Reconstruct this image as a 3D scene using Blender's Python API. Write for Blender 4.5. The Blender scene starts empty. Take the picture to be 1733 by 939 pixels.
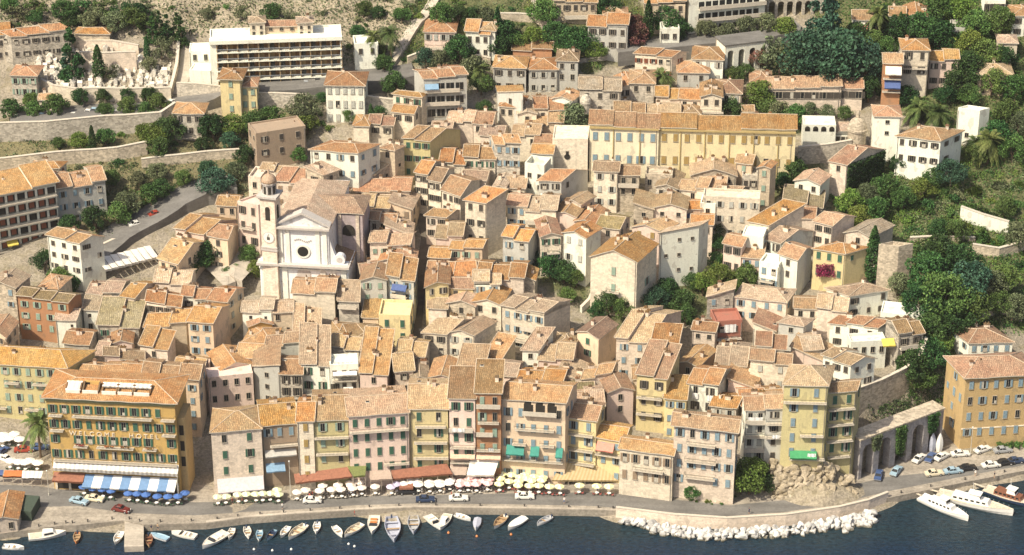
import bpy, bmesh, math, random
import numpy as np
from mathutils import Vector, Matrix
from mathutils.bvhtree import BVHTree
random.seed(7)
rng = np.random.default_rng(7)
R = math.radians
scene = bpy.context.scene
COL = scene.collection

# ---------------------------------------------------------------- camera, sky, sun, exposure
FPX, PITCH, CAMZ = 4200.0, R(27.0), 289.0
cam_d = bpy.data.cameras.new('camera')
cam = bpy.data.objects.new('camera', cam_d)
COL.objects.link(cam)
cam.location = (0, 0, CAMZ)
cam.rotation_euler = (R(90) - PITCH, 0, 0)
cam_d.sensor_width = 36.0
cam_d.lens = FPX / 1733.0 * 36.0
cam_d.clip_start = 5.0
cam_d.clip_end = 4000.0
scene.camera = cam

SUN_VEC = Vector((-1.0, -0.84, 1.55)).normalized()
world = bpy.data.worlds.new("World")
scene.world = world
world.use_nodes = True
wn = world.node_tree.nodes
bg = wn['Background']
sky = wn.new('ShaderNodeTexSky')
sky.sky_type = 'NISHITA'
sky.sun_disc = False
sky.sun_elevation = math.asin(SUN_VEC.z)
sky.sun_rotation = math.atan2(SUN_VEC.x, SUN_VEC.y) % (2 * math.pi)
sky.air_density = 1.0
sky.dust_density = 5.0
sky.ozone_density = 0.6
world.node_tree.links.new(sky.outputs[0], bg.inputs[0])
bg.inputs[1].default_value = 0.105
sun_d = bpy.data.lights.new('sun', 'SUN')
sun_d.energy = 4.6
sun_d.angle = R(0.55)
sun_d.color = (1.0, 0.905, 0.72)
sun = bpy.data.objects.new('sun', sun_d)
COL.objects.link(sun)
sun.location = (-200, 200, 400)
sun.rotation_euler = (-SUN_VEC).to_track_quat('-Z', 'Y').to_euler()
vs = scene.view_settings
vs.view_transform = 'Standard'
vs.look = 'None'
vs.exposure = 0.34
vs.gamma = 1.0
vs.use_curve_mapping = False
scene.cycles.max_bounces = 5
scene.cycles.diffuse_bounces = 2
scene.cycles.transparent_max_bounces = 6

# ---------------------------------------------------------------- pixel -> place
CP, SP = math.cos(PITCH), math.sin(PITCH)
CAM = Vector((0, 0, CAMZ))
def ray(px, py):
    u = (px - 866.5) / FPX; v = (469.5 - py) / FPX
    return Vector((u, CP + v * SP, -SP + v * CP))
def at(px, py, z):
    d = ray(px, py); t = (z - CAMZ) / d.z
    return CAM + d * t
def project(x, y, z):
    z = z - CAMZ
    f = y * CP - z * SP
    return 866.5 + FPX * x / f, 469.5 - FPX * (y * SP + z * CP) / f

# terrain control points: (px, py, z) seen ground, or world (x, y, z)
CTRL = []
def cpx(px, py, z):
    p = at(px, py, z); CTRL.append((p.x, p.y, z))
for a in [(-150,850,1.2),(75,834,1.2),(200,842,1.2),(350,840,1.2),(500,838,1.2),(700,832,1.2),(900,830,1.2),(1050,832,1.2),
          (1200,850,1.2),(1310,842,1.2),(1440,816,1.2),(1500,797,1.2),(1733,765,1.2),(1900,750,1.2),
          (0,770,1.3),(40,735,1.6),(-120,740,1.6),(330,770,2.0),
          (30,896,1.2),(130,885,1.2),(230,880,1.2),(400,880,1.2),(700,862,1.2),(900,860,1.2),(1050,862,1.2),(1220,872,1.2),
          (1350,860,1.2),(1500,838,1.2),(1620,815,1.2),(1733,795,1.2),(1900,765,1.2),(-150,905,1.2),
          (-150,960,-5),(100,945,-5),(400,930,-5),(900,915,-5),(1300,935,-5),(1600,900,-5),(1800,860,-5),(2000,830,-5)]:
    cpx(*a)
for X in (-200, -130, -65, 0, 65, 120):
    for (Y, z) in ((400,-6),(430,-5.5)):
        CTRL.append((X, Y, z))
PROF = [(475,3.0),(500,8),(525,14),(550,22),(571,29),(590,35),(608,41),(622,50),(640,64),(700,112),(800,165),(950,220)]
for X in (-260,-180,-120,-90,-60,-30,0,30,60,90,120,180,260):
    for Y, z in PROF:
        if X > 80 and Y < 530: continue
        if X < -95 and Y < 480: continue
        w = z
        if X > 40 and Y >= 620: w = 46 + (z - 50) * 0.55
        CTRL.append((X, Y, w))
for a in [(1545,625,14),(1585,560,16),(1650,520,18),(1650,470,20),(1330,786,7),(1415,775,7),
          (1200,815,3.0),(1620,755,1.6),(1733,742,1.6),(1660,640,9),(1733,600,10),(1860,600,10),(1860,700,3),(1500,620,13),(1380,640,10),(1300,700,6.5)]:
    cpx(*a)
for (px, py) in ((1440,814),(1465,805),(1500,792),(1535,778),(1570,765),(1600,754)):
    p = at(px, py, 1.2)
    for dy in (0, 2.5, 5, 7.5): CTRL.append((p.x + dy*-.45, p.y + dy, 1.2))
    CTRL.append((p.x - 3, p.y + 11, 10.6))
C_ = np.array(CTRL)
def _phi(d): return np.sqrt(d * d + 0.2)
K_ = _phi(np.hypot(C_[:,0][:,None]-C_[:,0][None], C_[:,1][:,None]-C_[:,1][None]))
n_ = len(C_)
A_ = np.zeros((n_+1, n_+1)); A_[:n_,:n_] = K_ ; A_[n_,:n_] = 1; A_[:n_,n_] = 1
A_[:n_,:n_] -= np.eye(n_) * 0.08
W_ = np.linalg.solve(A_, np.append(C_[:,2], 0))
X0, X1, Y0, Y1, GS = -270.0, 270.0, 425.0, 950.0, 2.5
GX = np.arange(X0, X1 + .1, GS); GY = np.arange(Y0, Y1 + .1, GS)
gx, gy = np.meshgrid(GX, GY)
GZ = np.zeros(gx.shape)
for j in range(gx.shape[0]):
    d = np.hypot(gx[j][:,None]-C_[:,0][None], gy[j][:,None]-C_[:,1][None])
    GZ[j] = _phi(d) @ W_[:n_] + W_[n_]
# rocky roughness on the upper slope, left of the valley
def _vn(x, y, s, seed):
    r = np.random.default_rng(seed); t = r.random((64, 64))
    fx, fy = x / s, y / s; ix, iy = np.floor(fx).astype(int), np.floor(fy).astype(int)
    u, v = fx - ix, fy - iy; u = u*u*(3-2*u); v = v*v*(3-2*v)
    g = lambda a, b: t[a % 64, b % 64]
    return (g(ix,iy)*(1-u)+g(ix+1,iy)*u)*(1-v) + (g(ix,iy+1)*(1-u)+g(ix+1,iy+1)*u)*v
up = np.clip((gy - 608) / 25, 0, 1) * np.clip((20 - gx) / 30, 0, 1)
GZ = GZ + up * ((_vn(gx, gy, 14, 1) - .5) * 9 + (_vn(gx, gy, 6, 2) - .5) * 5)
town = np.clip((GZ - 6) / 6, 0, 1)
GZ = GZ + town * ((_vn(gx, gy, 9, 3) - .5) * 1.0)
def T(x, y):
    fx = min(max((x - X0) / GS, 0), len(GX) - 1.001); fy = min(max((y - Y0) / GS, 0), len(GY) - 1.001)
    i, j = int(fx), int(fy); u, v = fx - i, fy - j
    return (GZ[j,i]*(1-u)+GZ[j,i+1]*u)*(1-v) + (GZ[j+1,i]*(1-u)+GZ[j+1,i+1]*u)*v
def G(px, py, h=0.0):
    """where the sight line of a photo pixel meets the ground raised by h"""
    d = ray(px, py); y = 430.0; prev = None
    while y < 940:
        t = y / d.y; z = CAMZ + d.z * t
        if z <= T(d.x * t, y) + h: break
        y += 1.0
    lo, hi = y - 1.0, y
    for _ in range(14):
        m = (lo + hi) / 2; t = m / d.y
        if CAMZ + d.z * t <= T(d.x * t, m) + h: hi = m
        else: lo = m
    return CAM + d * (hi / d.y)

# ---------------------------------------------------------------- materials
MATS = {}
def nmat(name):
    m = bpy.data.materials.new(name); m.use_nodes = True
    nt = m.node_tree; b = nt.nodes['Principled BSDF']
    return m, nt, b
def node(nt, typ, **kw):
    n = nt.nodes.new(typ)
    for k, v in kw.items(): setattr(n, k, v)
    return n
def L(nt, a, b): nt.links.new(a, b)
def rgb(c): return (c[0], c[1], c[2], 1)
def mixc(nt, fac, a, b, blend='MIX'):
    m = node(nt, 'ShaderNodeMix', data_type='RGBA', blend_type=blend)
    for s, v in ((m.inputs[0], fac), (m.inputs[6], a), (m.inputs[7], b)):
        if isinstance(v, (int, float)): s.default_value = v
        elif isinstance(v, tuple): s.default_value = rgb(v)
        else: L(nt, v, s)
    return m.outputs[2]
def noise(nt, vec, scale, detail=3, rough=.6):
    n = node(nt, 'ShaderNodeTexNoise'); n.inputs['Scale'].default_value = scale
    n.inputs['Detail'].default_value = detail; n.inputs['Roughness'].default_value = rough
    if vec is not None: L(nt, vec, n.inputs['Vector'])
    return n.outputs[0]
def ramp(nt, fac, pts):
    r = node(nt, 'ShaderNodeValToRGB'); e = r.color_ramp.elements
    while len(e) < len(pts): e.new(.5)
    for i, (p, c) in enumerate(pts):
        e[i].position = p; e[i].color = rgb(c if isinstance(c, tuple) else (c, c, c))
    L(nt, fac, r.inputs[0]); return r.outputs[0]
def mapr(nt, v, a, b, c, d):
    m = node(nt, 'ShaderNodeMapRange'); L(nt, v, m.inputs[0])
    for i, x in enumerate((a, b, c, d)): m.inputs[i+1].default_value = x
    return m.outputs[0]
def pos(nt, scale=None):
    g = node(nt, 'ShaderNodeNewGeometry').outputs['Position']
    if scale:
        m = node(nt, 'ShaderNodeMapping'); m.inputs['Scale'].default_value = scale
        L(nt, g, m.inputs[0]); return m.outputs[0]
    return g
def bump(nt, b, h, strength, dist=.05):
    n = node(nt, 'ShaderNodeBump'); n.inputs['Strength'].default_value = strength; n.inputs['Distance'].default_value = dist
    L(nt, h, n.inputs['Height']); L(nt, n.outputs[0], b.inputs['Normal'])
def mul(nt, col, v):  # colour times grey value
    return mixc(nt, 1.0, col, v, 'MULTIPLY')

def wall_mat(key, c, stone=0.0, patch=0.5):
    """lime plaster: weathered patches, run-off streaks, fine grain; stone: rubble pattern shows"""
    if ('w', key) in MATS: return MATS['w', key]
    m, nt, b = nmat('plaster_' + key)
    p = pos(nt)
    big = noise(nt, p, .22, 4, .65)
    streak = noise(nt, pos(nt, (1.4, 1.4, .16)), 1.0, 4, .7)
    fine = noise(nt, p, 3.2, 3, .7)
    grey = tuple(.62 * x + .38 * (.40, .34, .26)[i] for i, x in enumerate(c))
    lite = tuple(min(.86, x * 1.12 + .02) for x in c)
    col = mixc(nt, mapr(nt, big, .42, .68, 0, patch), rgb(lite)[:3], grey)
    col = mixc(nt, mapr(nt, streak, .52, .78, 0, .42), col, tuple(x * .6 for x in grey))
    col = mul(nt, col, ramp(nt, fine, [(.25, .84), (.7, 1.06)]))
    if stone:
        v = node(nt, 'ShaderNodeTexVoronoi'); v.inputs['Scale'].default_value = 1.7
        L(nt, pos(nt, (1, 1, 1.5)), v.inputs['Vector'])
        sv = node(nt, 'ShaderNodeSeparateColor'); L(nt, v.outputs['Color'], sv.inputs[0])
        col = mul(nt, col, mapr(nt, sv.outputs[0], 0, 1, 1 - stone * .75, 1 + stone * .25))
    oi = node(nt, 'ShaderNodeObjectInfo').outputs['Random']
    scar = noise(nt, pos(nt, (1, 1, .7)), .55, 2, .4)      # patches where plaster was renewed or has fallen
    col = mixc(nt, mapr(nt, scar, .63, .65, 0, .5), col, tuple(.75 * x for x in grey))
    col = mixc(nt, mapr(nt, scar, .36, .34, 0, .35), col, tuple(min(.85, x * 1.15 + .03) for x in c))
    col = mul(nt, col, mapr(nt, oi, 0, 1, .84, 1.08))
    L(nt, col, b.inputs['Base Color']); b.inputs['Roughness'].default_value = .92
    bump(nt, b, fine, .35, .06)
    MATS['w', key] = m; return m

def tile_mat(key, c, lite, dark):
    """Roman clay tiles: one shade per tile, rows, lichen blotches"""
    if ('t', key) in MATS: return MATS['t', key]
    m, nt, b = nmat('clay_tiles_' + key)
    uv = node(nt, 'ShaderNodeUVMap').outputs[0]
    br = node(nt, 'ShaderNodeTexBrick'); L(nt, uv, br.inputs['Vector'])
    br.inputs['Scale'].default_value = 1.0; br.inputs['Brick Width'].default_value = .42; br.inputs['Row Height'].default_value = .5
    br.inputs['Mortar Size'].default_value = .035; br.inputs['Mortar Smooth'].default_value = .3; br.inputs['Bias'].default_value = 0
    br.inputs['Color1'].default_value = rgb((.70,.70,.70)); br.inputs['Color2'].default_value = rgb((1.18,1.18,1.18)); br.inputs['Mortar'].default_value = rgb((.45,.45,.45))
    p = pos(nt)
    big = noise(nt, p, .30, 4, .7); mid = noise(nt, p, 1.3, 3, .7); fine = noise(nt, p, 5.0, 2, .6)
    oi = node(nt, 'ShaderNodeObjectInfo').outputs['Random']
    col = mixc(nt, mapr(nt, big, .38, .66, 0, 1), c, lite)
    col = mixc(nt, mapr(nt, mid, .54, .78, 0, .55), col, dark)
    col = mixc(nt, mapr(nt, fine, .60, .80, 0, .4), col, tuple(min(.72, x * 1.35) for x in lite))
    lich = noise(nt, pos(nt, (1, 1, .4)), .75, 5, .75)
    col = mixc(nt, mapr(nt, lich, .56, .74, 0, .6), col, (.20,.165,.115))
    col = mul(nt, col, br.outputs[0])
    hs = node(nt, 'ShaderNodeHueSaturation'); L(nt, col, hs.inputs['Color'])
    L(nt, mapr(nt, oi, 0, 1, .488, .511), hs.inputs['Hue'])
    o2 = node(nt, 'ShaderNodeMath', operation='FRACT'); o3 = node(nt, 'ShaderNodeMath', operation='MULTIPLY'); o3.inputs[1].default_value = 7.31; L(nt, oi, o3.inputs[0]); L(nt, o3.outputs[0], o2.inputs[0])
    L(nt, mapr(nt, o2.outputs[0], 0, 1, .84, 1.14), hs.inputs['Saturation'])
    o4 = node(nt, 'ShaderNodeMath', operation='FRACT'); o5 = node(nt, 'ShaderNodeMath', operation='MULTIPLY'); o5.inputs[1].default_value = 17.7; L(nt, oi, o5.inputs[0]); L(nt, o5.outputs[0], o4.inputs[0])
    L(nt, mapr(nt, o4.outputs[0], 0, 1, .64, 1.06), hs.inputs['Value'])
    col = hs.outputs[0]
    L(nt, col, b.inputs['Base Color']); b.inputs['Roughness'].default_value = .9
    w = node(nt, 'ShaderNodeTexWave', wave_type='BANDS', bands_direction='X'); L(nt, uv, w.inputs['Vector'])
    w.inputs['Scale'].default_value = .75; w.inputs['Distortion'].default_value = .6
    bump(nt, b, w.outputs[1], .6, .10)
    MATS['t', key] = m; return m

def flat_mat(name, c, rough=.6, var=.12, nscale=2.0, metal=0.0, spec=None):
    if name in MATS: return MATS[name]
    m, nt, b = nmat(name)
    f = noise(nt, pos(nt), nscale, 3, .6)
    col = mul(nt, mixc(nt, 0.0, c, c), ramp(nt, f, [(.3, 1 - var), (.7, 1 + var)]))
    L(nt, col, b.inputs['Base Color']); b.inputs['Roughness'].default_value = rough; b.inputs['Metallic'].default_value = metal
    if spec is not None: b.inputs['Specular IOR Level'].default_value = spec
    MATS[name] = m; return m

def leaf_mat(name, c1, c2, rough=.65):
    if name in MATS: return MATS[name]
    m, nt, b = nmat(name)
    g = node(nt, 'ShaderNodeNewGeometry')
    f = noise(nt, g.outputs['Position'], .55, 3, .6)
    oi = node(nt, 'ShaderNodeObjectInfo').outputs['Random']
    col = mixc(nt, mapr(nt, f, .35, .65, 0, 1), c1, c2)
    col = mul(nt, col, mapr(nt, g.outputs['Random Per Island'], 0, 1, .55, 1.7))
    hs = node(nt, 'ShaderNodeHueSaturation'); L(nt, col, hs.inputs['Color']); L(nt, mapr(nt, oi, 0, 1, .475, .53), hs.inputs['Hue'])
    o2 = node(nt, 'ShaderNodeMath', operation='FRACT'); o3 = node(nt, 'ShaderNodeMath', operation='MULTIPLY'); o3.inputs[1].default_value = 9.7; L(nt, oi, o3.inputs[0]); L(nt, o3.outputs[0], o2.inputs[0])
    L(nt, mapr(nt, o2.outputs[0], 0, 1, .7, 1.3), hs.inputs['Value']); col = hs.outputs[0]
    L(nt, col, b.inputs['Base Color']); b.inputs['Roughness'].default_value = rough
    b.inputs['Specular IOR Level'].default_value = .25
    MATS[name] = m; return m

# ---------------------------------------------------------------- mesh helper
class MB:
    def __init__(s): s.v = []; s.f = []; s.m = []; s.uv = {}
    def face(s, pts, mat=0):
        k = len(s.v); s.v += [tuple(p) for p in pts]; s.f.append(list(range(k, k + len(pts)))); s.m.append(mat)
    def box(s, c, size, mat=0, rz=0.0, taper=1.0):
        cx, cy, cz = c; x, y, z = size[0]/2, size[1]/2, size[2]/2
        ca, sa = math.cos(rz), math.sin(rz); k = len(s.v)
        for dz, t in ((-z, 1.0), (z, taper)):
            for dx, dy in ((-x,-y),(x,-y),(x,y),(-x,y)):
                a, b_ = dx*t, dy*t
                s.v.append((cx + a*ca - b_*sa, cy + a*sa + b_*ca, cz + dz))
        for q in ((3,2,1,0),(4,5,6,7),(0,1,5,4),(1,2,6,5),(2,3,7,6),(3,0,4,7)):
            s.f.append([k + i for i in q]); s.m.append(mat)
    def hexa(s, b, t, mat=0):
        """eight corners: bottom ring (counter-clockwise from above), top ring"""
        k = len(s.v); n = len(b); s.v += [tuple(p) for p in b] + [tuple(p) for p in t]
        s.f.append([k + i for i in reversed(range(n))]); s.f.append([k + n + i for i in range(n)]); s.m += [mat, mat]
        for i in range(n):
            j = (i + 1) % n; s.f.append([k+i, k+j, k+n+j, k+n+i]); s.m.append(mat)
    def tube(s, p0, p1, r0, r1=None, n=6, mat=0, caps=True):
        p0, p1 = Vector(p0), Vector(p1); r1 = r0 if r1 is None else r1
        d = (p1 - p0).normalized(); a = d.orthogonal().normalized(); b_ = d.cross(a); k = len(s.v)
        for p, r in ((p0, r0), (p1, r1)):
            for i in range(n):
                t = 2*math.pi*i/n; s.v.append(tuple(p + a*math.cos(t)*r + b_*math.sin(t)*r))
        for i in range(n):
            j = (i+1) % n; s.f.append([k+i, k+j, k+n+j, k+n+i]); s.m.append(mat)
        if caps:
            s.f.append([k + i for i in reversed(range(n))]); s.f.append([k+n+i for i in range(n)]); s.m += [mat, mat]
    def rings(s, rings, mat=0, cap0=True, cap1=True, closed=True):
        k = len(s.v); n = len(rings[0])
        for r in rings: s.v += [tuple(p) for p in r]
        for a in range(len(rings)-1):
            for i in range(n if closed else n-1):
                j = (i+1) % n; s.f.append([k+a*n+i, k+a*n+j, k+(a+1)*n+j, k+(a+1)*n+i]); s.m.append(mat)
        if cap0: s.f.append([k+i for i in reversed(range(n))]); s.m.append(mat)
        if cap1: e = k+(len(rings)-1)*n; s.f.append([e+i for i in range(n)]); s.m.append(mat)
    def lathe(s, prof, c=(0,0,0), n=12, mat=0):
        s.rings([[(c[0]+r*math.cos(2*math.pi*i/n), c[1]+r*math.sin(2*math.pi*i/n), c[2]+z) for i in range(n)] for r, z in prof], mat)
    def mesh(s, name, mats, smooth=False, uv=None):
        me = bpy.data.meshes.new(name)
        me.from_pydata(s.v, [], s.f)
        for m in (mats if isinstance(mats, (list, tuple)) else [mats]): me.materials.append(m)
        me.polygons.foreach_set('material_index', s.m)
        if smooth: me.polygons.foreach_set('use_smooth', [True]*len(me.polygons))
        if uv is not None:
            l = me.uv_layers.new(name='UVMap'); l.data.foreach_set('uv', uv)
        me.update(); return me
def link(name, me, parent=None, loc=None, rz=None, scale=None):
    o = bpy.data.objects.new(name, me); COL.objects.link(o)
    if parent is not None: o.parent = parent
    if loc is not None: o.location = loc
    if rz is not None: o.rotation_euler = (0, 0, rz)
    if scale is not None: o.scale = scale if hasattr(scale, '__len__') else (scale,)*3
    return o
def build(mb, name, mats, parent=None, loc=None, rz=None, smooth=False, uv=None):
    return link(name, mb.mesh(name, mats, smooth, uv), parent, loc, rz)
def tag(o, label, cat, group=None):
    o['label'] = label; o['category'] = cat
    if group: o['group'] = group
    return o
def thing(name, label, cat, loc, rz=0.0, group=None):
    o = bpy.data.objects.new(name, None); COL.objects.link(o); o.empty_display_size = .5
    o.location = loc; o.rotation_euler = (0, 0, rz)
    return tag(o, label, cat, group)
def struct(o): o['kind'] = 'structure'; return o
def copy_thing(src, loc, rz, label, group=None, scale=None):
    c = src.copy(); COL.objects.link(c); c.location = loc; c.rotation_euler = (0, 0, rz)
    if scale is not None: c.scale = scale if hasattr(scale, '__len__') else (scale,)*3
    c['label'] = label
    if group: c['group'] = group
    for ch in list(src.children):
        d = ch.copy(); COL.objects.link(d); d.parent = c
        for g in list(ch.children):
            e = g.copy(); COL.objects.link(e); e.parent = d
    return c
def inpoly(px, py, poly):
    ins = np.zeros(np.shape(px), bool); n = len(poly)
    for i in range(n):
        x1, y1 = poly[i]; x2, y2 = poly[(i+1) % n]
        if y1 == y2: continue
        c = ((y1 > py) != (y2 > py)) & (px < (x2-x1)*(py-y1)/(y2-y1)+x1)
        ins ^= c
    return ins

# ---------------------------------------------------------------- the ground
GREEN = [[(1395,330),(1500,262),(1740,240),(1760,560),(1640,560),(1600,640),(1545,600),(1530,520),(1500,400),(1420,385)],
         [(1380,-80),(1760,-80),(1760,240),(1680,250),(1500,180),(1480,120),(1300,150),(1290,90),(1380,60)],
         [(690,-80),(1000,-80),(1150,60),(1080,80),(1000,130),(930,95),(830,110),(690,110)],
         [(-40,200),(300,200),(300,235),(530,170),(530,235),(420,280),(430,330),(340,340),(170,420),(60,300),(-40,300)],
         [(905,430),(1000,470),(1010,540),(905,470)],[(1000,500),(1200,470),(1290,450),(1290,500),(1200,530),(1130,560),(990,560)],
         [(1050,200),(1360,170),(1370,230),(1000,215)],[(1300,280),(1400,270),(1400,300),(1320,340),(1290,380)]]
ROCK = [[(-80,-200),(720,-200),(700,60),(640,110),(580,110),(580,40),(330,60),(120,50),(-80,45)],
        [(1310,775),(1445,760),(1450,835),(1310,845)]]
nx, ny = len(GX), len(GY)
P3 = np.stack([gx.ravel(), gy.ravel(), GZ.ravel()], 1)
zf = P3[:,1]*CP - (P3[:,2]-CAMZ)*SP
ppx = 866.5 + FPX*P3[:,0]/zf; ppy = 469.5 - FPX*(P3[:,1]*SP + (P3[:,2]-CAMZ)*CP)/zf
base = np.array([.30,.26,.20]); gcol = np.tile(base, (len(P3),1))
hill = (P3[:,1] > 628) | (np.abs(P3[:,0]) > 150)
gcol[hill] = (.20,.17,.08)
for i_, p in enumerate(GREEN): gcol[inpoly(ppx, ppy, p)] = (.17,.15,.075) if i_ == 3 else (.105,.115,.045)
for p in ROCK: gcol[inpoly(ppx, ppy, p)] = (.34,.29,.21)
gcol = np.clip(gcol * (0.85 + .3 * rng.random((len(P3),1))), 0, 1)
faces = [(j*nx+i, j*nx+i+1, (j+1)*nx+i+1, (j+1)*nx+i) for j in range(ny-1) for i in range(nx-1)]
me = bpy.data.meshes.new('ground'); me.from_pydata([tuple(p) for p in P3], [], faces)
ca = me.color_attributes.new('soil', 'FLOAT_COLOR', 'POINT')
ca.data.foreach_set('color', np.concatenate([gcol, np.ones((len(P3),1))], 1).ravel())
me.polygons.foreach_set('use_smooth', [True]*len(me.polygons))
m, nt, b = nmat('soil_and_rock')
at_ = node(nt, 'ShaderNodeAttribute', attribute_name='soil').outputs['Color']
n1 = noise(nt, pos(nt), .35, 5, .7); n2 = noise(nt, pos(nt), 1.8, 4, .7)
col = mul(nt, at_, ramp(nt, n2, [(.28, .45), (.5, 1.0), (.75, 1.5)]))
col = mixc(nt, mapr(nt, n1, .50, .66, 0, .7), col, (.20,.17,.095))
L(nt, col, b.inputs['Base Color']); b.inputs['Roughness'].default_value = .95; bump(nt, b, n2, .8, .5)
me.materials.append(m)
struct(link('ground', me))

# the sea
m, nt, b = nmat('sea_water')
f = noise(nt, pos(nt, (.05, .08, 1)), 1.0, 3, .6); n1 = noise(nt, pos(nt, (.9, 1.5, 1)), 1.0, 4, .65); n2 = noise(nt, pos(nt, (.18, .3, 1)), 1.0, 3, .6)
col = mixc(nt, mapr(nt, f, .35, .65, 0, 1), (.003,.013,.046), (.005,.019,.044))
sxyz = node(nt, 'ShaderNodeSeparateXYZ'); L(nt, pos(nt), sxyz.inputs[0])
col = mixc(nt, mapr(nt, sxyz.outputs[1], 432, 447, 0, .6), col, (.016,.030,.026))   # shallows under the quay
col = mul(nt, col, ramp(nt, n1, [(.3, .5), (.7, 1.8)]))
L(nt, col, b.inputs['Base Color']); b.inputs['Roughness'].default_value = .14; b.inputs['IOR'].default_value = 1.33
mx = node(nt, 'ShaderNodeMath', operation='ADD'); L(nt, n1, mx.inputs[0]); L(nt, n2, mx.inputs[1])
bump(nt, b, mx.outputs[0], .55, .5)
mb = MB()
for i in range(16):
    for j in range(8):
        x0, x1 = -400 + 50*i, -350 + 50*i; y0, y1 = 60 + 55*j, 115 + 55*j
        mb.face([(x0,y0,0),(x1,y0,0),(x1,y1,0),(x0,y1,0)])
struct(build(mb, 'sea_water', m))

# ---------------------------------------------------------------- quay, road
QZ = 1.6
EDGE = [(-140,925),(-20,916),(52,906.5),(106,899.5),(128,899),(210,890.5),(245,898),(350,895),(420,886),(500,880),(600,873.5),(700,869),(850,870.5),(1000,873),(1050,875),
        (1140,887),(1230,893),(1330,887),(1420,874),(1500,853),(1600,832),(1733,806),(1850,784)]
E3 = [at(x, y, 0.1) for x, y in EDGE]
stone_w = wall_mat('quay_stone', (.40,.35,.28), .5)
def paving(name, c, sc, var):
    m, nt, b = nmat(name); p = pos(nt)
    a, d = noise(nt, p, sc, 4, .65), noise(nt, p, .15, 3, .6)
    e = noise(nt, pos(nt, (.05,.5,1)), 1.0, 3, .6)
    col = mul(nt, mixc(nt, mapr(nt, d, .35, .65, 0, 1), c, tuple(x*.72 for x in c)), ramp(nt, a, [(.3, 1-var), (.7, 1+var)]))
    col = mul(nt, col, ramp(nt, e, [(.35, .85), (.65, 1.1)]))
    L(nt, col, b.inputs['Base Color']); b.inputs['Roughness'].default_value = .9; bump(nt, b, a, .3, .03)
    return m
M_quay = paving('quay_paving', (.36,.315,.255), 1.6, .30)
M_road = paving('asphalt', (.185,.175,.16), 2.2, .18)
M_walk = paving('promenade_paving', (.50,.44,.36), 1.6, .18)
BACK = [(-140,700),(45,700),(335,760),(700,800),(1050,810),(1140,825),(1240,838),(1310,836),(1440,808),(1480,795),(1600,742),(1733,735),(1850,730)]
def strip(outer, inner, z, dz, name, mat):
    """a slab between two pixel polylines lying at height z"""
    mb = MB()
    o = [at(x, y, z) for x, y in outer]; i = [at(x, y, z) for x, y in inner]
    top = o + i[::-1]
    mb.hexa([(p.x, p.y, z - dz) for p in top], [(p.x, p.y, z) for p in top])
    return struct(build(mb, name, mat))
strip([(x, y - 10) if False else (x, y) for x, y in [(*project(p.x, p.y, QZ),) for p in E3]], BACK, QZ, 4.0, 'quay', [M_quay])
KERB = 0.12
road_out = [(-140,885),(0,866),(60,858),(130,856),(215,868),(330,872),(420,866),(500,862),(600,855),(700,852),(850,853),(1000,856),(1050,860),(1140,869),(1225,874),(1330,866),(1420,852),(1500,832),(1600,812),(1733,787),(1850,768)]
road_in = [(-140,830),(0,820),(60,822),(130,832),(215,843),(330,850),(420,848),(500,846),(600,840),(700,838),(850,835),(1000,833),(1050,836),(1140,845),(1235,855),(1330,846),(1420,826),(1500,807),(1600,797),(1733,777),(1850,760)]
mb = MB(); o_ = [at(x, y, QZ+.004) for x, y in road_out]; i_ = [at(x, y, QZ+.004) for x, y in road_in]
for k in range(len(o_)-1): mb.face([o_[k], o_[k+1], i_[k+1], i_[k]])
struct(build(mb, 'road', M_road))
mb = MB()
e_ = [at(x, y, QZ) for x, y in [(*project(p.x, p.y, QZ),) for p in E3]]
sel = [k for k in range(len(e_)) if EDGE[k][0] >= 350 and EDGE[k][0] <= 1050] 
for k in sel[:-1]:
    a, b2 = e_[k], e_[k+1]; n = Vector((-(b2-a).y, (b2-a).x, 0)).normalized()
    mb.hexa([a + n*.05 , b2 + n*.05, b2 + n*.7, a + n*.7], [p + Vector((0,0,.16)) for p in (a + n*.05, b2 + n*.05, b2 + n*.7, a + n*.7)])
struct(build(mb, 'quay_kerb', M_walk))
# ---------------------------------------------------------------- houses
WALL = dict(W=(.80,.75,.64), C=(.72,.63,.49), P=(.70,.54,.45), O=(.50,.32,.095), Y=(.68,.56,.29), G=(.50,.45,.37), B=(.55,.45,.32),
            R=(.42,.20,.09), S=(.52,.44,.33), V=(.54,.47,.23), U=(.47,.46,.41), K=(.72,.60,.48), Q=(.68,.52,.36), D=(.30,.22,.15), E=(.46,.32,.14), A=(.72,.65,.47), Z=(.70,.60,.36), T=(.36,.13,.085))  # blue grey and brown also put the shade of some fronts into the plaster
def wm(k): return wall_mat({'W':'white','C':'cream','P':'pink','O':'ochre','Y':'yellow','G':'grey','B':'tan','R':'red_brown','S':'rubble','V':'olive','U':'blue_grey_and_shade',
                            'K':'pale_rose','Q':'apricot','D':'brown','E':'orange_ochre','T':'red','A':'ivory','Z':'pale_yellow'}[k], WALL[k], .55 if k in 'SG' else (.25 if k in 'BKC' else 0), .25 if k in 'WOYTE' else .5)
TILE = dict(o=((.45,.235,.105),(.49,.32,.17),(.29,.16,.08)), p=((.48,.32,.195),(.53,.40,.26),(.33,.22,.13)), b=((.35,.21,.11),(.42,.29,.17),(.20,.13,.08)),
            t=((.50,.35,.22),(.56,.45,.33),(.32,.22,.14)), d=((.30,.23,.11),(.36,.29,.17),(.15,.12,.07)), k=((.52,.27,.11),(.55,.36,.18),(.36,.20,.09)))
def tm(k): return tile_mat({'o':'orange','p':'rose','b':'brown','t':'pale','d':'mossy','k':'bright'}[k], *TILE[k])
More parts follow.
